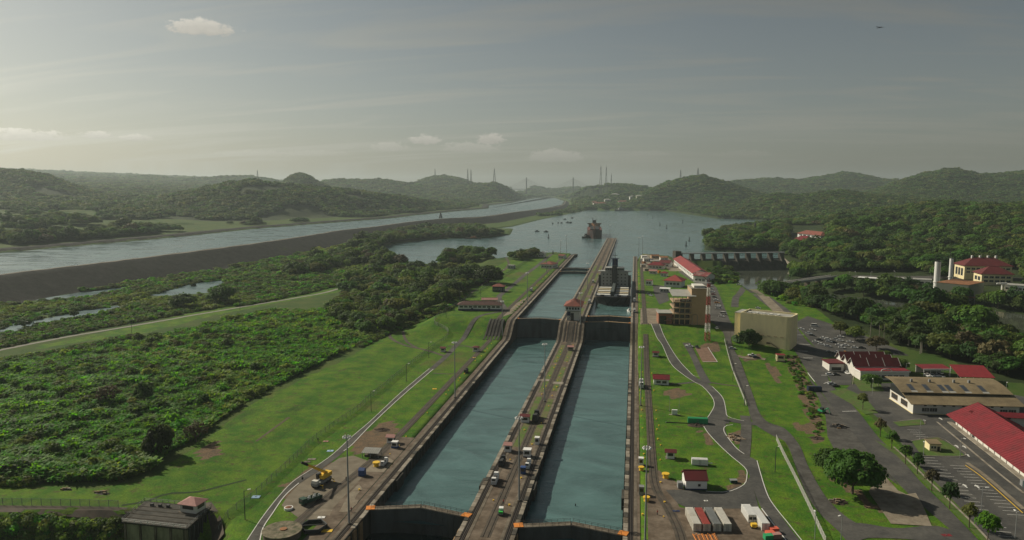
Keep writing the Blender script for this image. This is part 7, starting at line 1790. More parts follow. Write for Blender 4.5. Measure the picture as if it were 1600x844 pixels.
for s in (-1, 1): c = MB(); c.box(s * 14 - 1.3, 73, 6.7, s * 14 + 1.3, 77, 18); c.build('side_crane_post', M['darksteel'], shp)
b = MB(); b.box(-2.6, 80, 25.202, 2.6, 85, 33); b.build('funnel', M['navy'], shp); b = MB(); b.bar((0, 78, 25), (0, 78, 40), .45, 8, .25); b.box(-4, 77.8, 33.5, 4, 78.2, 34); b.box(-2.4, 77.8, 36.5, 2.4, 78.2, 36.9); b.build('radar_mast', M['darksteel'], shp)
b = MB(); [b.box(s * 15.45 - .06, 10 + k * 3, 6.7, s * 15.45 + .06, 10.15 + k * 3, 7.9) for s in (-1, 1) for k in range(20)]; b.box(-15.5, 10, 7.8, -15.38, 70, 7.95); b.box(15.38, 10, 7.8, 15.5, 70, 7.95); b.build('deck_rail', M['white'], shp)
# bulk carrier waiting on the lake
p = G(929, 373.5, LAKEZ); s2 = thing('cargo_ship', 'dark rust red bulk carrier coming head on across the lake', 'ship', (*p, LAKEZ), .06); s2.scale = (.88, .88, .82)
hull_mesh(190, 34, 19, 4, .16, .7).build('hull', mat('dark rusty hull', (.03, .026, .026), .6, .35, .2, c2=(.075, .028, .022), f2=.5, s2=.08), s2, fix=True)
b = MB(); b.add([(-16, 28, 19.1), (16, 28, 19.1), (16, 185, 19.1), (-16, 185, 19.1)], [(0, 1, 2, 3)]); b.build('deck', mat('red deck', (.12, .04, .032), .8, .25, .3), s2)
for k in range(6): b = MB(); b.box(-10, 34 + k * 20, 19.2, 10, 48 + k * 20, 22); b.build('hatch_cover', M['darksteel'], s2)
for k in range(4): b = MB(); b.bar((0, 30 + k * 27, 19), (0, 30 + k * 27, 29), 1.4, 8); b.bar((0, 30 + k * 27, 28), (7 * (-1) ** k, 44 + k * 27, 31), .7, 6); b.build('deck_crane', M['rust'], s2)
b = MB(); b.box(-14, 160, 19.1, 14, 174, 27); b.box(-17, 159, 27, 17, 165, 30); b.build('superstructure', M['coping'], s2)
for k in range(8): c = MB(); c.box(-14 + k * 3.6, 158.7, 28, -11.6 + k * 3.6, 158.998, 29.4); c.build('bridge_window', M['dark'], s2)
b = MB(); b.box(-3.5, 170, 27, 3.5, 176, 37); b.build('funnel', M['darksteel'], s2); b = MB(); b.bar((-4, 162, 30), (-4, 162, 44), .7, 6); b.bar((4, 162, 30), (4, 162, 40), .7, 6); b.build('masts', M['darksteel'], s2)
b = MB(); b.bar((0, 8, 20), (0, 8, 31), .5, 6); b.build('foremast', M['darksteel'], s2)
def boat(label, px, py, L_, B_, H_, hm_, cm, rz, z=LAKEZ, name='tug_boat', cat='boat', mast=6, group=None):
    p = G(px, py, z); o = thing(name, label, cat, (*p, z), rz, group)
    hull_mesh(L_, B_, H_, .8, .35, .6).build('hull', hm_, o, fix=True)
    b = MB(); b.box(-B_ * .3, L_ * .3, H_ * .95, B_ * .3, L_ * .65, H_ * 1.9); b.build('cabin', cm, o); b = MB(); b.box(-B_ * .22, L_ * .34, H_ * 1.902, B_ * .22, L_ * .5, H_ * 2.7); b.build('wheelhouse', cm, o)
    b = MB(); b.box(-B_ * .2, L_ * .33, H_ * 2.05, B_ * .2, L_ * .3399, H_ * 2.5); b.build('window', M['glass'], o)
    b = MB(); b.bar((0, L_ * .52, H_ * 1.9), (0, L_ * .52, H_ * 1.9 + mast), .2, 6); b.build('mast', M['darksteel'], o)
    return o
boat('dark tug keeping close beside the rust red bulk carrier', 909, 372.5, 24, 9, 3.4, M['darksteel'], M['darksteel'], -.9)
boat('dark barge like workboat lying off the far lock', 960, 329.8, 60, 22, 6, M['darksteel'], M['hazegrey'], -1.2, name='work_boat')
boat('low dark workboat moored under the lakeside trees', 752, 374, 34, 9, 2.2, M['darksteel'], M['rust'], 1.45, name='work_boat', mast=4)
boat('small white launch lying just below the right near gate', 903, 843, 8.5, 2.6, 1.2, M['white'], M['white'], .3, z=-15, name='sail_boat', mast=9)
boat('little white line boat beside the bow of the cargo ship', 984, 488, 7, 2.6, 1.0, M['white'], M['white'], .2, z=LAKEZ, name='line_boat', mast=2)
# buoys and moored skiffs dotted on the lake
def buoy(): 
    o = thing('lake_buoy', 'x', 'buoy'); b = MB(); b.cyl(0, 0, -.5, 1.2, 2.0, 12); b.build('float', M['darksteel'], o); b = MB(); [b.bar((1.2 * math.cos(k * 1.57), 1.2 * math.sin(k * 1.57), 1.2), (.35 * math.cos(k * 1.57), .35 * math.sin(k * 1.57), 7), .28, 5) for k in range(4)]; b.build('cage', M['darksteel'], o); b = MB(); b.cyl(0, 0, 7, 8.2, .6, 8); b.build('lantern', M['darksteel'], o); return o
bu = buoy()
grp_copy(bu, [((*G(px, py, LAKEZ), LAKEZ), 0, lab, None) for px, py, lab in [(1072, 384.5, 'nearer one of the two dark buoys by the right shore'), (1077, 377, 'farther one of the two dark buoys by the right shore'), (1031, 352, 'buoy right of the channel line, nearer of the pair'), (1041.5, 357, 'buoy farther right, beside its pair off the lock mouth'), (1066.5, 348, 'buoy near the right shore point'),
          (1020, 341, 'small distant buoy off the far lock'), (1012, 336, 'smallest distant buoy close to the far lock'), (857, 372, 'tall buoy left of the rust red ship'), (864, 400, 'buoy close to the left bank tip')]], 'buoys on the lake')
def skiff():
    o = thing('moored_skiff', 'x', 'boat'); hull_mesh(11, 4, 1.6, .5, .4, .6).build('hull', M['darksteel'], o, fix=True); b = MB(); b.box(-1.4, 3.4, 1.5, 1.4, 7.5, 3.2); b.build('cabin', M['darksteel'], o); return o
sk_ = skiff()
grp_copy(sk_, [((*G(px, py, LAKEZ), LAKEZ), .3 * i, 'small dark skiff moored in the scattered row left of the rust red ship', None) for i, (px, py) in enumerate([(863, 350), (873, 349), (879, 349), (889, 348), (894, 348.5), (843, 362), (857, 362.5), (885, 343), (896, 341), (742, 417)][:9])], 'skiffs moored on the lake')

# ------------------------------------------------------------------ lamps, poles
def high_mast(h, n=8):
    o = thing('high_mast_lamp', 'x', 'lamp post'); b = MB(); b.cyl(0, 0, -.3, h, .42, 10, .2); b.build('pole', M['polesteel'], o)
    b = MB(); b.cyl(0, 0, -.3, .5, .8, 10); b.build('base', M['concrete'], o); b = MB(); [b.bar((1.15 * math.cos(k * .785), 1.15 * math.sin(k * .785), h), (1.15 * math.cos((k + 1) * .785), 1.15 * math.sin((k + 1) * .785), h), .09, 5) for k in range(8)]; b.bar((-1.1, 0, h), (1.1, 0, h), .07, 5); b.bar((0, -1.1, h), (0, 1.1, h), .07, 5); b.build('ring', M['steel'], o)
    for k in range(n): a = 6.283 * k / n; b = MB(); x, y = 1.35 * math.cos(a), 1.35 * math.sin(a); b.loft([[(x + r * math.cos(t), y + r * math.sin(t), h + z) for t in (0, 1.05, 2.1, 3.14, 4.2, 5.24)] for r, z in ((.42, -.35), (.36, 0), (.12, .25))]); b.build('lamp_head', M['white'], o)
    return o
HM = high_mast(30)
hl = [(545.5, 819, 0, 'tall high mast lamp beside the gravel yard and yellow crane', .98), (711, 622, 0, 'tall high mast lamp on the left bank halfway along the near chamber', .98), (811, 783, 0, 'tall high mast lamp at the near end of the centre wall', 1.0), (851, 628, 0, 'tall high mast lamp on the centre wall by the pale slab', 1.0), (1008, 846, 0, 'tall high mast lamp at the near right edge of the right lane', 1.0), (1001, 634, 0, 'tall high mast lamp by the right return track', 1.0),
      (785, 528, 0, 'high mast lamp at the foot of the left wall ramp', .9), (824, 476, UP, 'high mast lamp on the upper left bank near the rusty apron', .9), (854, 425, UP, 'high mast lamp on the upper left bank by the far gates', .8), (907, 508, UP, 'high mast lamp rising in front of the control house', .78), (998, 400, UP, 'left high mast lamp at the far end of the right bank', .9), (1003.5, 402, UP, 'right high mast lamp at the far end of the right bank', 1.0), (885, 398, UP, 'high mast lamp at the tip of the left bank', .95), (876, 400, UP, 'shorter high mast lamp behind the left bank tip', .75), (953, 374, UP, 'high mast lamp at the outer tip of the centre wall', .9), (918, 452, UP, 'slim high mast lamp on the upper centre wall', .85)]
grp_copy(HM, [((*G(px, py, z), z), 0, lab, (.85, .85, s)) for px, py, z, lab, s in hl], 'high mast lamps along the locks')
def short_pole(h):
    o = thing('lamp_post', 'x', 'lamp post'); b = MB(); b.cyl(0, 0, -.3, h, .16, 7, .11); b.build('pole', M['darksteel'], o); b = MB(); b.bar((0, 0, h - .3), (1.5, 0, h), .07, 5); b.build('arm', M['darksteel'], o); b = MB(); b.box(1.1, -.25, h - .02, 2.1, .25, h + .2); b.build('lamp_head', M['offwhite'], o); return o
SP = short_pole(10)
pl = [(580, 643, 'dark lamp post by the west fence, nearest one on the slope'), (635, 596, 'dark lamp post by the west fence, second along'), (670, 559, 'dark lamp post by the west fence, third along'), (697, 497, 'dark lamp post on the grass mound by the fence bend'), (383, 812, 'dark lamp post with a lit lamp at the fence in the lower left', ), (751, 463, 'dark lamp post above the long white workshop'), (718, 474, 'dark lamp post left of the long white workshop'), (785, 436, 'dark lamp post near the grey box hut'),
      (1211, 738, 'dark lamp post on the lawn strip beside the white fence'), (1163, 634, 'dark lamp post at the road fork'), (1145, 596, 'dark lamp post along the back road fence'), (40, 524, 'pole along the low road at the left edge'), (206, 520, 'pole along the low road in the middle of the marsh'), (375, 485, 'pole along the low road near the grove')]
grp_copy(SP, [(GT(px, py), .6, lab, None) for px, py, lab in pl], 'lamp posts on the banks')
sp2 = thing('street_lamp', 'x', 'street lamp'); b = MB(); b.cyl(0, 0, -.3, 8.5, .13, 7, .09); b.build('pole', M['polesteel'], sp2); b = MB(); b.bar((0, 0, 8.3), (1.2, 0, 8.6), .06, 5); b.build('arm', M['polesteel'], sp2); b = MB(); b.box(.9, -.2, 8.55, 1.9, .2, 8.75); b.build('lamp_head', M['white'], sp2)
grp_copy(sp2, [(GT(px, py), rnd.random() * 6, lab, None) for px, py, lab in [(1273, 843, 'pale lamp post at the near end of the white fence'), (1314, 846, 'pale lamp post by the cross road at the bottom edge'), (1437, 686, 'pale street lamp at the end of the parking island'), (1442, 725, 'pale street lamp beside the hut island, lower one'), (1500, 716, 'pale street lamp at the kerb below the red store'), (1533, 800, 'pale street lamp in the lower car park'), (1586, 842, 'pale street lamp at the bottom right corner of the car park'), (1363, 618, 'pale street lamp in front of the palm lawn'), (1571, 622, 'pale street lamp behind the works building'), (1415, 590, 'pale street lamp by the hall annex'),
    (1327, 437, 'white lamp on the river road, first after the bridge'), (1337, 437, 'white lamp on the river road, second after the bridge'), (1360, 437, 'white lamp on the river road, third after the bridge'), (1398, 436, 'white lamp on the river road before the stores'), (1454, 434, 'white lamp on the river road left of the stacks')]], 'street lamps of the east side')

# ------------------------------------------------------------------ fences
def fence(label, px, h, m, post_m, step, name='chain_fence', z_extra=0, world=False, panel=True, pick=0):
    P = resample(px2w(px), step); o = thing(name, label, 'fence', (P[0][0], P[0][1], 0)); x0, y0 = P[0]
    Z = hgt(P[:, 0], P[:, 1])
    pm = MB(); pm.box(-.06, -.06, -.3, .06, .06, h + .15); pme = pm.mesh('fence_post'); pme.materials.append(post_m)
    for (x, y), z in zip(P[:300], Z): link('fence_post', pme, o, (x - x0, y - y0, z))
    b = MB(); 
    for i in range(len(P) - 1):
        a, c = P[i], P[i + 1]
        if pick:
            for k in range(pick):
                t = (k + .5) / pick; x, y = a[0] + (c[0] - a[0]) * t - x0, a[1] + (c[1] - a[1]) * t - y0; z = Z[i] + (Z[i + 1] - Z[i]) * t; b.box(x - .07, y - .07, z, x + .07, y + .07, z + h)
        else: b.add([(a[0] - x0, a[1] - y0, Z[i] + .05), (c[0] - x0, c[1] - y0, Z[i + 1] + .05), (c[0] - x0, c[1] - y0, Z[i + 1] + h), (a[0] - x0, a[1] - y0, Z[i] + h)], [(0, 1, 2, 3)])
    b.build('pickets' if pick else 'wire_mesh', m, o, kind='stuff')
    r = MB()
    for i in range(len(P) - 1):
        a, c = P[i], P[i + 1]
        for q in (h, ) if not pick else (h * .25, h * .9): r.bar((a[0] - x0, a[1] - y0, Z[i] + q), (c[0] - x0, c[1] - y0, Z[i + 1] + q), .045, 4)
    r.build('top_rail', post_m, o)
    return o
wire = mat('wire mesh', (.30, .31, .27), .7, .1, 1, alpha=.30); wp_ = M['polesteel']
fence('long wire mesh fence running along the west lawn from the corner to the upper bank', [(342, 834), (385, 787), (438, 739), (496, 685), (559, 641), (580, 622), (666, 551), (700, 525), (690, 512), (679, 502), (708, 481), (735, 464), (760, 449), (790, 430), (823, 408)], 2.6, wire, wp_, 4.2)
fence('wire mesh fence along the gully track at the left edge', [(-40, 788), (0, 789), (60, 790), (120, 791), (185, 793)], 2.4, wire, wp_, 3.2)
fence('white paled fence descending beside the curving back road', [(1213, 688), (1224, 712), (1246, 756), (1268, 802), (1290, 850)], 2.3, M['offwhite'], M['offwhite'], 3.4, 'pale_fence', pick=5)
fence('pale rail fence along the left side of the upper back road', [(1132, 532), (1139, 560), (1148, 588), (1160, 618), (1166, 634)], 1.5, M['offwhite'], M['offwhite'], 3.4, 'rail_fence', pick=6)

# ------------------------------------------------------------------ cars
def car(body, kind='car'):
    o = thing('parked_car', 'x', 'car'); L_, w, hb, hc = (4.4, 1.78, .92, 1.46) if kind == 'car' else (5.2, 1.9, 1.02, 1.75) if kind == 'pickup' else (5.3, 1.95, 1.1, 2.15)
    def sec(y, ww, z0, z1): return [(-ww / 2, y, z0), (ww / 2, y, z0), (ww / 2 * 1.0, y, (z0 + z1) / 2), (ww / 2 * .93, y, z1), (-ww / 2 * .93, y, z1), (-ww / 2, y, (z0 + z1) / 2)]
    b = MB(); b.loft([sec(0, w * .86, .36, .62), sec(.15, w * .96, .28, .72), sec(1.1, w, .25, hb * .93), sec(1.5, w, .25, hb), sec(L_ * .8, w, .25, hb), sec(L_ - .15, w * .96, .3, hb * .98), sec(L_, w * .88, .4, hb * .85)]); b.build('body', body, o, fix=True)
    y0, y1, y2, y3 = (1.35, 2.0, 3.3, 4.1) if kind == 'car' else (1.4, 2.0, 3.0, 3.3) if kind == 'pickup' else (.7, 1.3, 4.9, 5.15)
    c = MB(); c.loft([[(-w * .44, y0, hb), (w * .44, y0, hb), (w * .44, y3, hb), (-w * .44, y3, hb)], [(-w * .36, y1, hc - .06), (w * .36, y1, hc - .06), (w * .36, y2, hc - .06), (-w * .36, y2, hc - .06)]]); c.build('window', M['glass'], o)
    c = MB(); c.box(-w * .37, y1 - .03, hc - .058, w * .37, y2 + .03, hc); c.build('car_roof', body, o)
    for x in (-w / 2 + .1, w / 2 - .1):
        for y in (.85, L_ - .9):
            c = MB(); c.bar((x - .11, y, .32), (x + .11, y, .32), .33, 12); wh = c.build('wheel', M['black'], o); c = MB(); c.bar((x + (.112 if x > 0 else -.112), y, .32), (x + (.125 if x > 0 else -.125), y, .32), .19, 8); c.build('rim', M['steel'], wh)
    for s in (-1, 1): c = MB(); c.box(s * w * .33 - .17, -.012, .5, s * w * .33 + .17, .1, .62); c.build('headlight', M['white'], o)
    return o
CP = {'white car': car(mat('car white', (.72, .72, .70), .3, .03, spec=.5)), 'silver car': car(mat('car silver', (.36, .38, .40), .3, .03, spec=.5)), 'black car': car(mat('car black', (.015, .016, .02), .25, .05, spec=.5)), 'dark red car': car(mat('car red', (.22, .02, .02), .3, .05, spec=.5)), 'white van': car(mat('car white', (.72, .72, .70)), 'van'), 'white pickup': car(mat('car white', (.72, .72, .70)), 'pickup'), 'orange car': car(mat('car orange', (.5, .2, .03), .3))}
cars = {k: [] for k in CP}
def C_(kind, px, py, rz, where): cars[kind].append((GT(px, py) + Vector((0, 0, .15)), rz, kind + ' ' + where, None))
W1 = 'parked in the far car park behind the cream block'
for kind, px, py, rz in [('white car', 1257, 516, 1.2), ('white van', 1279, 511, 1.3), ('white car', 1275, 517, 1.2), ('silver car', 1269, 523, 1.0), ('black car', 1274, 526, 1.2), ('white car', 1292, 530, 1.2), ('white car', 1299, 532, 1.2), ('silver car', 1301, 536, 1.2), ('black car', 1309, 537, 1.2), ('white car', 1319, 528, 1.2), ('white car', 1318, 534, 1.2), ('white car', 1334, 536, 1.2), ('white car', 1280, 536, 1.2), ('white car', 1289, 540, 1.2), ('silver car', 1299, 543, 1.2), ('white car', 1316, 541, 1.2), ('white car', 1321, 545, 1.2), ('white car', 1327, 541.5, 1.2), ('white car', 1341, 545, 1.3), ('black car', 1353, 545.5, 1.3), ('black car', 1302, 552, 1.4), ('black car', 1286, 533, 1.2), ('silver car', 1312, 532, 1.2)]: C_(kind, px, py, rz, W1)
for kind, px, py, rz, wh in [('white car', 1315, 552.5, 1.35, 'alone at the end of the row below the far car park'), ('orange car', 1327, 553, 1.35, 'next to the hall side annex'), ('silver car', 1300, 569, 1.3, 'on the avenue forecourt nearer the road'), ('silver car', 1315, 569, 1.3, 'on the avenue forecourt by the hall'), ('white car', 1303, 587, 1.4, 'at the roadside beside a dark car'), ('black car', 1312, 587, 1.4, 'at the roadside beside a white car'), ('white car', 1327, 586, .3, 'in front of the hall annex'), ('silver car', 1305, 601, 1.9, 'at the lawn corner of the avenue'), ('black car', 1311, 604, 1.9, 'at the lawn corner of the avenue'),
                             ('white pickup', 1452, 590, .1, 'first under the red carport'), ('white pickup', 1459, 590, .1, 'second under the red carport'), ('white pickup', 1466, 590, .1, 'third under the red carport'), ('white van', 1475, 591, .25, 'standing at the right end of the red carport'), ('white van', 1179, 449, 1.6, 'on the road by the bridge tree'), ('white car', 1158, 446, 1.4, 'under the bushes by the spillway'), ('silver car', 1189, 483, 1.0, 'crossing the yard behind the cream block'), ('white van', 1136, 492, 1.3, 'left of the cream block wing'), ('white car', 1121, 515, .1, 'driving past the lattice mast'), ('white car', 1132, 496, 1.2, 'second by the cream block wing'),
                             ('white pickup', 1083, 543, 1.2, 'on the side road below the visitor building'), ('black car', 1091, 545, .3, 'beside the white pickup below the visitor building'), ('white pickup', 1182, 557, 1.6, 'on the pale drive under the cream block'), ('black car', 1187, 560, 1.6, 'beside the white pickup under the cream block'), ('silver car', 1150, 546, 1.5, 'by the compact dark tree'), ('black car', 1015, 461, .6, 'in the small car park by the right lane'), ('silver car', 1020, 463, .8, 'in the small car park by the right lane')]: C_(kind, px, py, rz, wh)
for i in range(9): C_(('white car', 'silver car', 'white car', 'dark red car', 'black car', 'white car', 'orange car', 'white car', 'white van')[i], 1113 + i * 1.9, 448 + i * 4.4, 1.25, 'in the row along the grass behind the visitor building')
for k, v in cars.items(): grp_copy(CP[k], v, k + 's parked on the east side')

# ------------------------------------------------------------------ tow locomotives and track gear on the walls
def mule(bodym, cabm):
    o = thing('tow_locomotive', 'x', 'locomotive'); b = MB(); b.box(-1.25, -4.6, .7, 1.25, 4.6, 1.9); b.build('body', bodym, o)
    for s in (-1, 1):
        b = MB(); b.loft([[(-1.2, s * 4.5, 1.902), (1.2, s * 4.5, 1.902), (1.2, s * 2.4, 1.902), (-1.2, s * 2.4, 1.902)], [(-1.0, s * 4.2, 3.6), (1.0, s * 4.2, 3.6), (1.0, s * 2.6, 3.6), (-1.0, s * 2.6, 3.6)]]); c = b.build('cab', cabm, o, fix=True)
        b = MB(); y = s * 4.62; b.box(-.8, min(y, s * 4.30), 2.5, .8, max(y, s * 4.30), 3.3); b.build('window', M['glass'], c)
        for x in (-1, 1):
            for q in (1.4, 3.6): b = MB(); b.bar((x * 1.0, s * q, .5), (x * 1.2, s * q, .5), .45, 10); b.build('wheel', M['black'], o)
    b = MB(); b.cyl(0, -.9, 1.9, 2.8, .8, 12); b.build('winch_drum', M['darksteel'], o); b = MB(); b.cyl(0, .9, 1.9, 2.8, .8, 12); b.build('winch_drum', M['darksteel'], o)
    return o
MU = mule(mat('locomotive silver', (.45, .47, .48), .4, .1), M['white']); MU2 = mule(M['darksteel'], M['darksteel'])
def onwall(x, y): return (x, y, zs(y))
grp_copy(MU, [(onwall(-49.6, 258), .02, 'silver tow locomotive on the left track of the centre wall near the gate', .8), (onwall(-39.7, 275), 0, 'silver tow locomotive by the lamp on the right side of the centre wall', .7), (onwall(-33.1 - 4.6, 625), 0, 'silver tow locomotive beside the cargo ship bow on the centre wall', .85), (onwall(.4, 640), 0, 'silver tow locomotive beside the cargo ship on the east wall', None), (onwall(.4, 585), 0, 'silver tow locomotive on the east wall above the ramp', None), (onwall(4.8, 400), 0, 'silver tow locomotive halfway along the near east wall', 1.0), (onwall(-96, 268), 0, 'white and blue tow locomotive on the left wall by the gravel yard', .6), (onwall(-97, 690), 0, 'silver tow locomotive on the upper left wall track', None), (onwall(-42, 760), 0, 'silver tow locomotive far up the centre wall', None)], 'tow locomotives on the walls')
grp_copy(MU2, [(onwall(-44.6, 334), 0, 'dark old tow locomotive on the middle track of the centre wall', 1.0), (onwall(-50.2, 276), 0, 'dark machine with white lamps on the left side of the centre wall', .75), (onwall(-97, 415), 0, 'dark tow locomotive on the left bank by the pale slab', .6)], 'dark machines on the walls')
booth('white booth with pink roof on the left edge of the centre wall', 0, 0, 2.6, 3.2, 2.9, M['white'], M['pinkroof'], at=onwall(-50.4, 291)); booth('white booth with dark red roof on the centre wall turf', 0, 0, 3.8, 3.4, 2.9, M['white'], M['maroon'], at=onwall(-49, 330))
booth('plain white box booth in the middle of the centre wall', 0, 0, 3.0, 2.8, 3.1, M['white'], M['white'], rk='flat', ov=.15, at=onwall(-41.6, 286), base=(.5, M['navy'])); booth('narrow white booth on the right edge of the centre wall', 0, 0, 1.9, 2.0, 3.0, M['white'], M['white'], rk='flat', ov=.1, at=onwall(-39.6, 301)); booth('small grey booth with pinkish roof below the centre wall ramp', 0, 0, 3.4, 3, 2.6, M['coping'], M['pinkroof'], at=onwall(-41.2, 484))
booth('narrow white switch booth by the near right track, upper one', 0, 0, 1.8, 1.9, 3.0, M['white'], M['white'], rk='flat', ov=.1, at=(3.9, 284, 0)); booth('narrow silver switch booth by the near right track, lower one', 0, 0, 1.7, 1.9, 3.0, M['steel'], M['steel'], rk='flat', ov=.1, at=(3.9, 256, 0)); booth('blue cabinet booth by the lamp at the near end of the centre wall', 0, 0, 1.9, 1.9, 2.6, M['blue'], M['blue'], rk='flat', ov=.1, at=onwall(-40.6, 268))
booth('little blue domed tank hut on the left apron', 0, 0, 2.3, 2.3, 2.2, M['blue'], M['blue'], rk='gx', ov=.05, opening=False, at=(-100.6, 256, 0)); booth('white and blue box beside the left return track', 0, 0, 2.6, 2.2, 2.6, M['white'], M['white'], rk='flat', ov=.05, at=(-98, 287, 0), base=(.9, M['blue']))
for x, y, sx, sy, root in ((-49.5, 405, 6, 4, CW), (-41, 400, 6, 5, CW)):
    b = MB(); b.box(x - sx / 2, y - sy / 2, .05, x + sx / 2, y + sy / 2, .16); b.build('slab', M['coping'], root)
sheet('yard_slab', [(716, 606), (733, 602), (731, 611), (712, 612)], M['coping'], .12, **K)
# yellow covers and bollards
def cover(): o = thing('yellow_bollard', 'x', 'bollard'); b = MB(); b.cyl(0, 0, -.1, .5, .42, 10, .34); b.build('post', M['yellow'], o); b = MB(); b.cyl(0, 0, .5, .68, .5, 10); b.build('cap', M['yellow'], o); return o
CV = cover(); sp_ = []
for y in np.arange(232, 505, 9.5):
    for x, wh in ((-97.2, 'on the left wall between its tracks'), (-47.5, 'on the left half of the centre wall'), (-41.2, 'on the right half of the centre wall'), (4.9, 'between the right lane tracks'), (11.6, 'just east of the right return track')):
        if rnd.random() < .62: sp_.append(((x + rnd.uniform(-.8, .8), y + rnd.uniform(-3, 3), .05), 0, 'small round yellow bollard ' + wh, rnd.uniform(.5, .8)))
for y in np.arange(600, 900, 26):
    for x, wh in ((-97.2, 'on the upper left wall'), (-41.2, 'on the upper centre wall'), (4.9, 'on the upper right wall')):
        if rnd.random() < .6: sp_.append(((x, y, UP + .05), 0, 'small round yellow bollard ' + wh, 1.0))
grp_copy(CV, sp_, 'yellow bollards along the walls')
def plate(label, px, py, w, d_, m, name='cover_plate', rz=.2, z=.12, n=0):
    p = GT(px, py); o = thing(name, label, 'cover plate', (p.x, p.y, p.z + z), rz); b = MB(); b.box(-w / 2, -d_ / 2, -.15, w / 2, d_ / 2, .06); b.build('plate', m, o); b = MB(); b.box(-.25, -.06, .06, .25, .06, .2); b.build('lifting_eye', M['steel'], o)
for a in [('yellow plate on the grass below the red roofed open booth', 679, 608, 2.2, 1.6, M['yellow']), ('twin yellow plate beside the left track in the lower field', 672, 668, 2.6, 1.6, M['yellow']), ('large yellow plate on the left wall by the round tank', 511, 830, 3.4, 1.8, M['yellow']), ('pale blue plate by the service road near the fence', 516, 705, 2.6, 1.8, mat('pale blue', (.30, .45, .62), .6)), ('pale blue plate on the slope left of the service road bend', 400, 777, 2.8, 2.2, mat('pale blue', (.30, .45, .62))), ('pink plate beside the fence above the blue plate', 509, 690, 2.2, 1.4, M['pinkroof']), ('white and red plate at the left wall edge by the pit', 502, 809, 2.4, 1.4, M['white']), ('yellow plate on the grass by the far left apron', 741, 559, 2.0, 1.4, M['yellow']), ('white plate on the asphalt yard', 1103, 783, 1.4, .9, M['line']), ('red and white sign plate lying by the cross road corner', 1479, 837, 3.0, 1.6, M['red']), ('blue plate on the apron left of the yard', 1056, 799, 2.6, 1.2, M['navy']), ('stacked pale boards by the fence above the yard', 487, 718, 3.2, 1.6, M['coping']), ('weathered boards between the fence and the service road', 480, 722, 2.6, 1.6, M['concrete'])]: plate(*a)
for lab, px, py, s in [('big yellow bitt on the slab beside the open shed', 588, 729, 1.5), ('big yellow bitt on the apron by the right return track', 1040, 747, 1.5), ('yellow winch stand by the near right booth', 1002, 735, 1.2), ('yellow winch stand lower down the near right track', 1010, 783, 1.3)]:
    p = GT(px, py); o = thing('mooring_bitt', lab, 'bitt', p); b = MB(); b.cyl(0, 0, -.1, .9 * s, .75 * s, 12, .6 * s); b.build('post', M['yellow'], o); b = MB(); b.cyl(0, 0, .9 * s, 1.25 * s, .95 * s, 12); b.build('head', M['yellow'], o)
p = GT(451, 796); o = thing('planter_ring', 'white ring planter with dark soil by the service road bend', 'planter', p); b = MB(); b.cyl(0, 0, -.1, .8, 1.5, 16); b.build('ring', M['white'], o); b = MB(); b.cyl(0, 0, .802, 1.0, 1.2, 12, .8); b.build('soil', M['rust'], o)

# ------------------------------------------------------------------ yellow crane, truck and people of the yard
p = GT(503, 757); o = thing('mobile_crane', 'yellow mobile crane with lowered dark boom tip on the gravel yard', 'crane', p, -.25)
b = MB(); b.box(-1.3, -4.6, .9, 1.3, 4.2, 1.9); b.build('carrier', M['steel'], o); b = MB(); b.loft([[(-1.2, -4.6, 1.902), (1.2, -4.6, 1.902), (1.2, -2.8, 1.902), (-1.2, -2.8, 1.902)], [(-1.1, -4.4, 2.9), (1.1, -4.4, 2.9), (1.1, -3, 2.9), (-1.1, -3, 2.9)]]); b.build('front_cab', M['offwhite'], o, fix=True)
b = MB(); b.cyl(0, .8, 1.9, 2.3, 1.2, 14); b.build('turntable', M['darksteel'], o); b = MB(); b.box(-1.3, -.6, 2.3, 1.3, 3.4, 3.8); b.build('upper_works', M['yellow'], o); b = MB(); b.box(-1.35, 3.0, 2.5, 1.35, 4.4, 3.9); b.build('counterweight', M['yellow'], o)
b = MB(); b.box(-1.5, -1.4, 2.4, -.5, .4, 4.3); b.build('operator_cab', M['glass'], o)
for k, (f0, f1, w, m_) in enumerate(((0, .5, .55, 'yellow'), (.42, .8, .44, 'yellow'), (.75, 1.0, .5, 'black'))): q = lambda f: (.4 - 4.0 * f, 2.6 - 9.2 * f, 3.6 + 6.6 * f); b = MB(); b.bar(q(f0), q(f1), w, 4, w * .9); b.build('boom_section', M[m_], o)
b = MB(); b.bar((-3.5, -6.4, 9.8), (-3.5, -6.4, 4.5), .05, 4); b.build('hoist_rope', M['black'], o); b = MB(); b.cyl(-3.5, -6.4, 3.8, 4.6, .35, 8); b.build('hook_block', M['black'], o)
for x in (-1.15, 1.15):
    for y in (-3.5, -1.9, 1.6, 3.1): b = MB(); b.bar((x - .2, y, .6), (x + .2, y, .6), .6, 12); b.build('wheel', M['black'], o)
for s in (-1, 1):
    for y in (-2.7, 3.9): b = MB(); b.box(min(s * 1.3, s * 2.6), y - .15, .8, max(s * 1.3, s * 2.6), y + .15, 1.1); b.cyl(s * 2.5, y, 0, .8, .12, 6); b.cyl(s * 2.5, y, 0, .1, .4, 8); b.build('outrigger', M['yellow'], o)
p = GT(488, 784); o = thing('truck', 'dark green truck loaded with white drums below the yellow crane', 'truck', p, -.55)
b = MB(); b.box(-1.25, -2.6, .7, 1.25, 3.4, 1.3); b.build('flatbed', M['dkgreen'], o); b = MB(); b.box(-1.2, -4.6, .6, 1.2, -2.62, 2.5); b.build('cab', M['dkgreen'], o); b = MB(); b.box(-1.05, -4.68, 1.6, 1.05, -4.602, 2.3); b.build('windscreen', M['glass'], o)
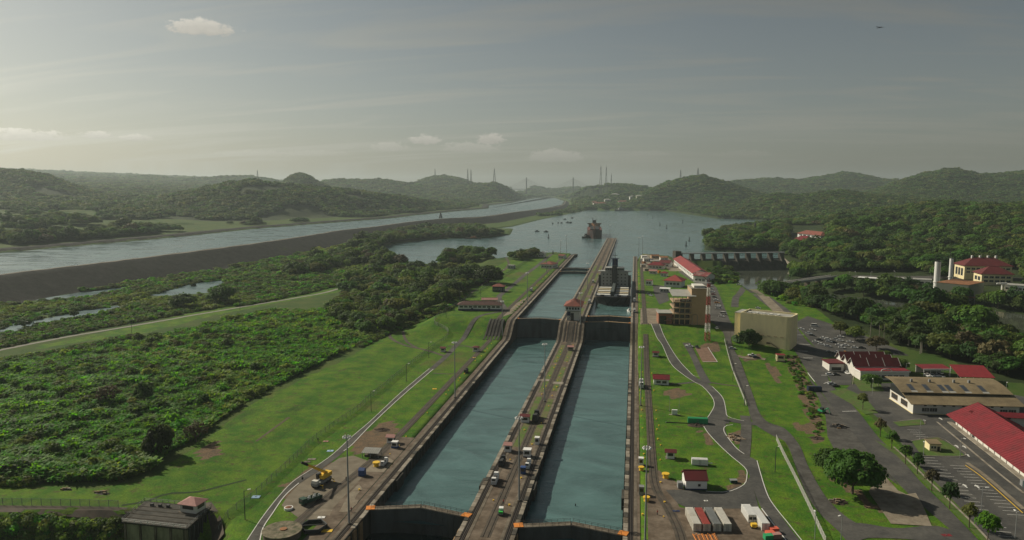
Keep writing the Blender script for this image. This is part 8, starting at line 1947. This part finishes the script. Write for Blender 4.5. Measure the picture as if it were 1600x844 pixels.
for s in (-1, 1): b = MB(); b.box(s * 1.2 - .06, -2.6, 1.302, s * 1.2 + .06, 3.4, 1.9); b.build('side_board', M['dkgreen'], o)
for s in (-1, 1):
    for y in (-3.6, 1.2, 2.5): b = MB(); b.bar((s * 1.15 - .15, y, .5), (s * 1.15 + .15, y, .5), .5, 10); b.build('wheel', M['black'], o)
tp = p; 
for k in range(5):
    a = -.55; lx, ly = (-.5 if k % 2 else .5), -1.9 + k * 1.1; q = thing('drum', 'white drum standing on the dark green truck bed', 'drum', (p.x + lx * math.cos(a) - ly * math.sin(a), p.y + lx * math.sin(a) + ly * math.cos(a), p.z + 1.3), 0, 'drums on the truck'); b = MB(); b.cyl(0, 0, 0, .9, .42, 12); b.build('barrel', M['white'], q); b = MB(); b.cyl(0, 0, .902, .97, .38, 12); b.build('lid', M['steel'], q)
o = container('dark blue skip container on the edge of the grey avenue lot', 1263, 612, 2.5, 7.2, 2.6, mat('skip blue', (.03, .045, .075), .6), .15, None, 'site_container', 'container')
p = GT(1284, 645); o = thing('mini_digger', 'small green excavator at the edge of the grey lot', 'excavator', p, .6); b = MB(); b.box(-1.2, -1.3, .7, 1.2, 1.5, 1.7); b.build('body', M['green'], o); b = MB(); b.box(-1.0, -1.1, 1.702, .2, .5, 2.8); b.build('cab', M['glass'], o)
for s in (-1, 1): b = MB(); b.loft([[(s * 1.0 - .3, -1.9, .35), (s * 1.0 + .3, -1.9, .35), (s * 1.0 + .3, 1.9, .35), (s * 1.0 - .3, 1.9, .35)], [(s * 1.0 - .3, -1.6, .75), (s * 1.0 + .3, -1.6, .75), (s * 1.0 + .3, 1.6, .75), (s * 1.0 - .3, 1.6, .75)]]); b.build('track', M['black'], o)
b = MB(); b.bar((.6, -1.2, 1.6), (.6, -3.2, 3.2), .22, 5); b.bar((.6, -3.2, 3.2), (.6, -4.4, 1.2), .18, 5); b.build('digger_arm', M['green'], o); b = MB(); b.box(.2, -4.8, .5, 1.0, -4.1, 1.2); b.build('bucket', M['darksteel'], o)
for lab, x, y, z, sh_, g_ in [('worker in dark clothes standing on the near left apron', -104.6, 250, .1, (.05, .04, .05), 0), ('worker in red shirt on the centre wall near the gate', -43.2, 240, .1, (.45, .04, .04), 0), ('worker in red shirt by the near right return track', 9.0, 240, .1, (.35, .03, .03), 0), ('worker in grey beside the silver booth on the right wall', 5.6, 262, .1, (.25, .27, .3), 0), ('worker in maroon by the tall lamp of the left apron', *GT(549, 811)[:2], .1, (.25, .03, .06), 0), ('worker in dark clothes waiting by the west fence', *GT(497, 690)[:2], 0, (.05, .05, .06), 0)]:
    q = stand_person(lab, (x, y, z), 1.0, sh_, None); 
    if 'group' in q: del q['group']
p = onwall(-42.6, 232); o = thing('utility_cart', 'small cart with bright green panel on the centre wall beside the near gate', 'cart', p, .1); b = MB(); b.box(-.8, -1.5, .4, .8, 1.5, .9); b.build('chassis', M['steel'], o); b = MB(); b.box(-.7, -1.52, .902, .7, -.4, 1.5); b.build('panel', mat('bright green', (.05, .5, .08), .5), o); b = MB(); b.box(-.75, -.3, .902, .75, 1.4, 2.2); b.build('cabin', M['white'], o)
for s in (-1, 1):
    for y in (-1, 1): b = MB(); b.bar((s * .8 - .08, y, .35), (s * .8 + .08, y, .35), .35, 10); b.build('wheel', M['black'], o)
# a large bird far out in the sky
bp_ = CAMZ * 0 + 160
d = ray(1375, 43); k = 150.0; o = thing('soaring_bird', 'dark soaring bird high in the right of the sky', 'bird', (d.x * k, d.y * k, CAMZ + d.z * k), PSI + .3); b = MB()
prof = [(-.85, .02, .10), (-.55, .06, .05), (-.25, .10, .02), (0, .12, 0), (.25, .10, .02), (.55, .06, .05), (.85, .02, .10)]
b.loft([[(x, -c * 1.6, z - .015), (x, c * .9, z - .015), (x, c * .9, z + .015), (x, -c * 1.6, z + .02)] for x, c, z in prof]); b.build('wings', M['black'], o, fix=True)
b = MB(); b.loft([[(r * math.cos(t), y, r * math.sin(t)) for t in (0, .8, 1.57, 2.4, 3.14, 3.9, 4.7, 5.5)] for y, r in ((-.45, .02), (-.38, .05), (-.2, .08), (.1, .07), (.3, .03), (.42, .02))]); b.build('body', M['black'], o, smooth=True, fix=True)
b = MB(); b.add([(-.03, .38, 0), (.03, .38, 0), (.14, .72, 0), (-.14, .72, 0), (-.03, .38, .02), (.03, .38, .02), (.14, .72, .02), (-.14, .72, .02)], [(0, 3, 2, 1), (4, 5, 6, 7), (0, 1, 5, 4), (1, 2, 6, 5), (2, 3, 7, 6), (3, 0, 4, 7)]); b.build('tail', M['black'], o)
# ------------------------------------------------------------------ the air
hz_ = MB(); hz_.box(-9700, -700, -25.5, 9700, 16300, 340)
hm = bpy.data.materials.new('haze'); hm.use_nodes = True
_n = hm.node_tree.nodes; _n.clear()
_o = _n.new('ShaderNodeOutputMaterial'); _v = _n.new('ShaderNodeVolumePrincipled')
_v.inputs['Color'].default_value = (.66, .76, .80, 1); _v.inputs['Density'].default_value = 6.6e-5; _v.inputs['Anisotropy'].default_value = .35
hm.node_tree.links.new(_v.outputs[0], _o.inputs['Volume'])
hz_.build('haze', hm, None, kind='stuff')
print('objects', len(S.objects), 'polys', sum(len(o.data.polygons) for o in S.objects if o.type == 'MESH'))
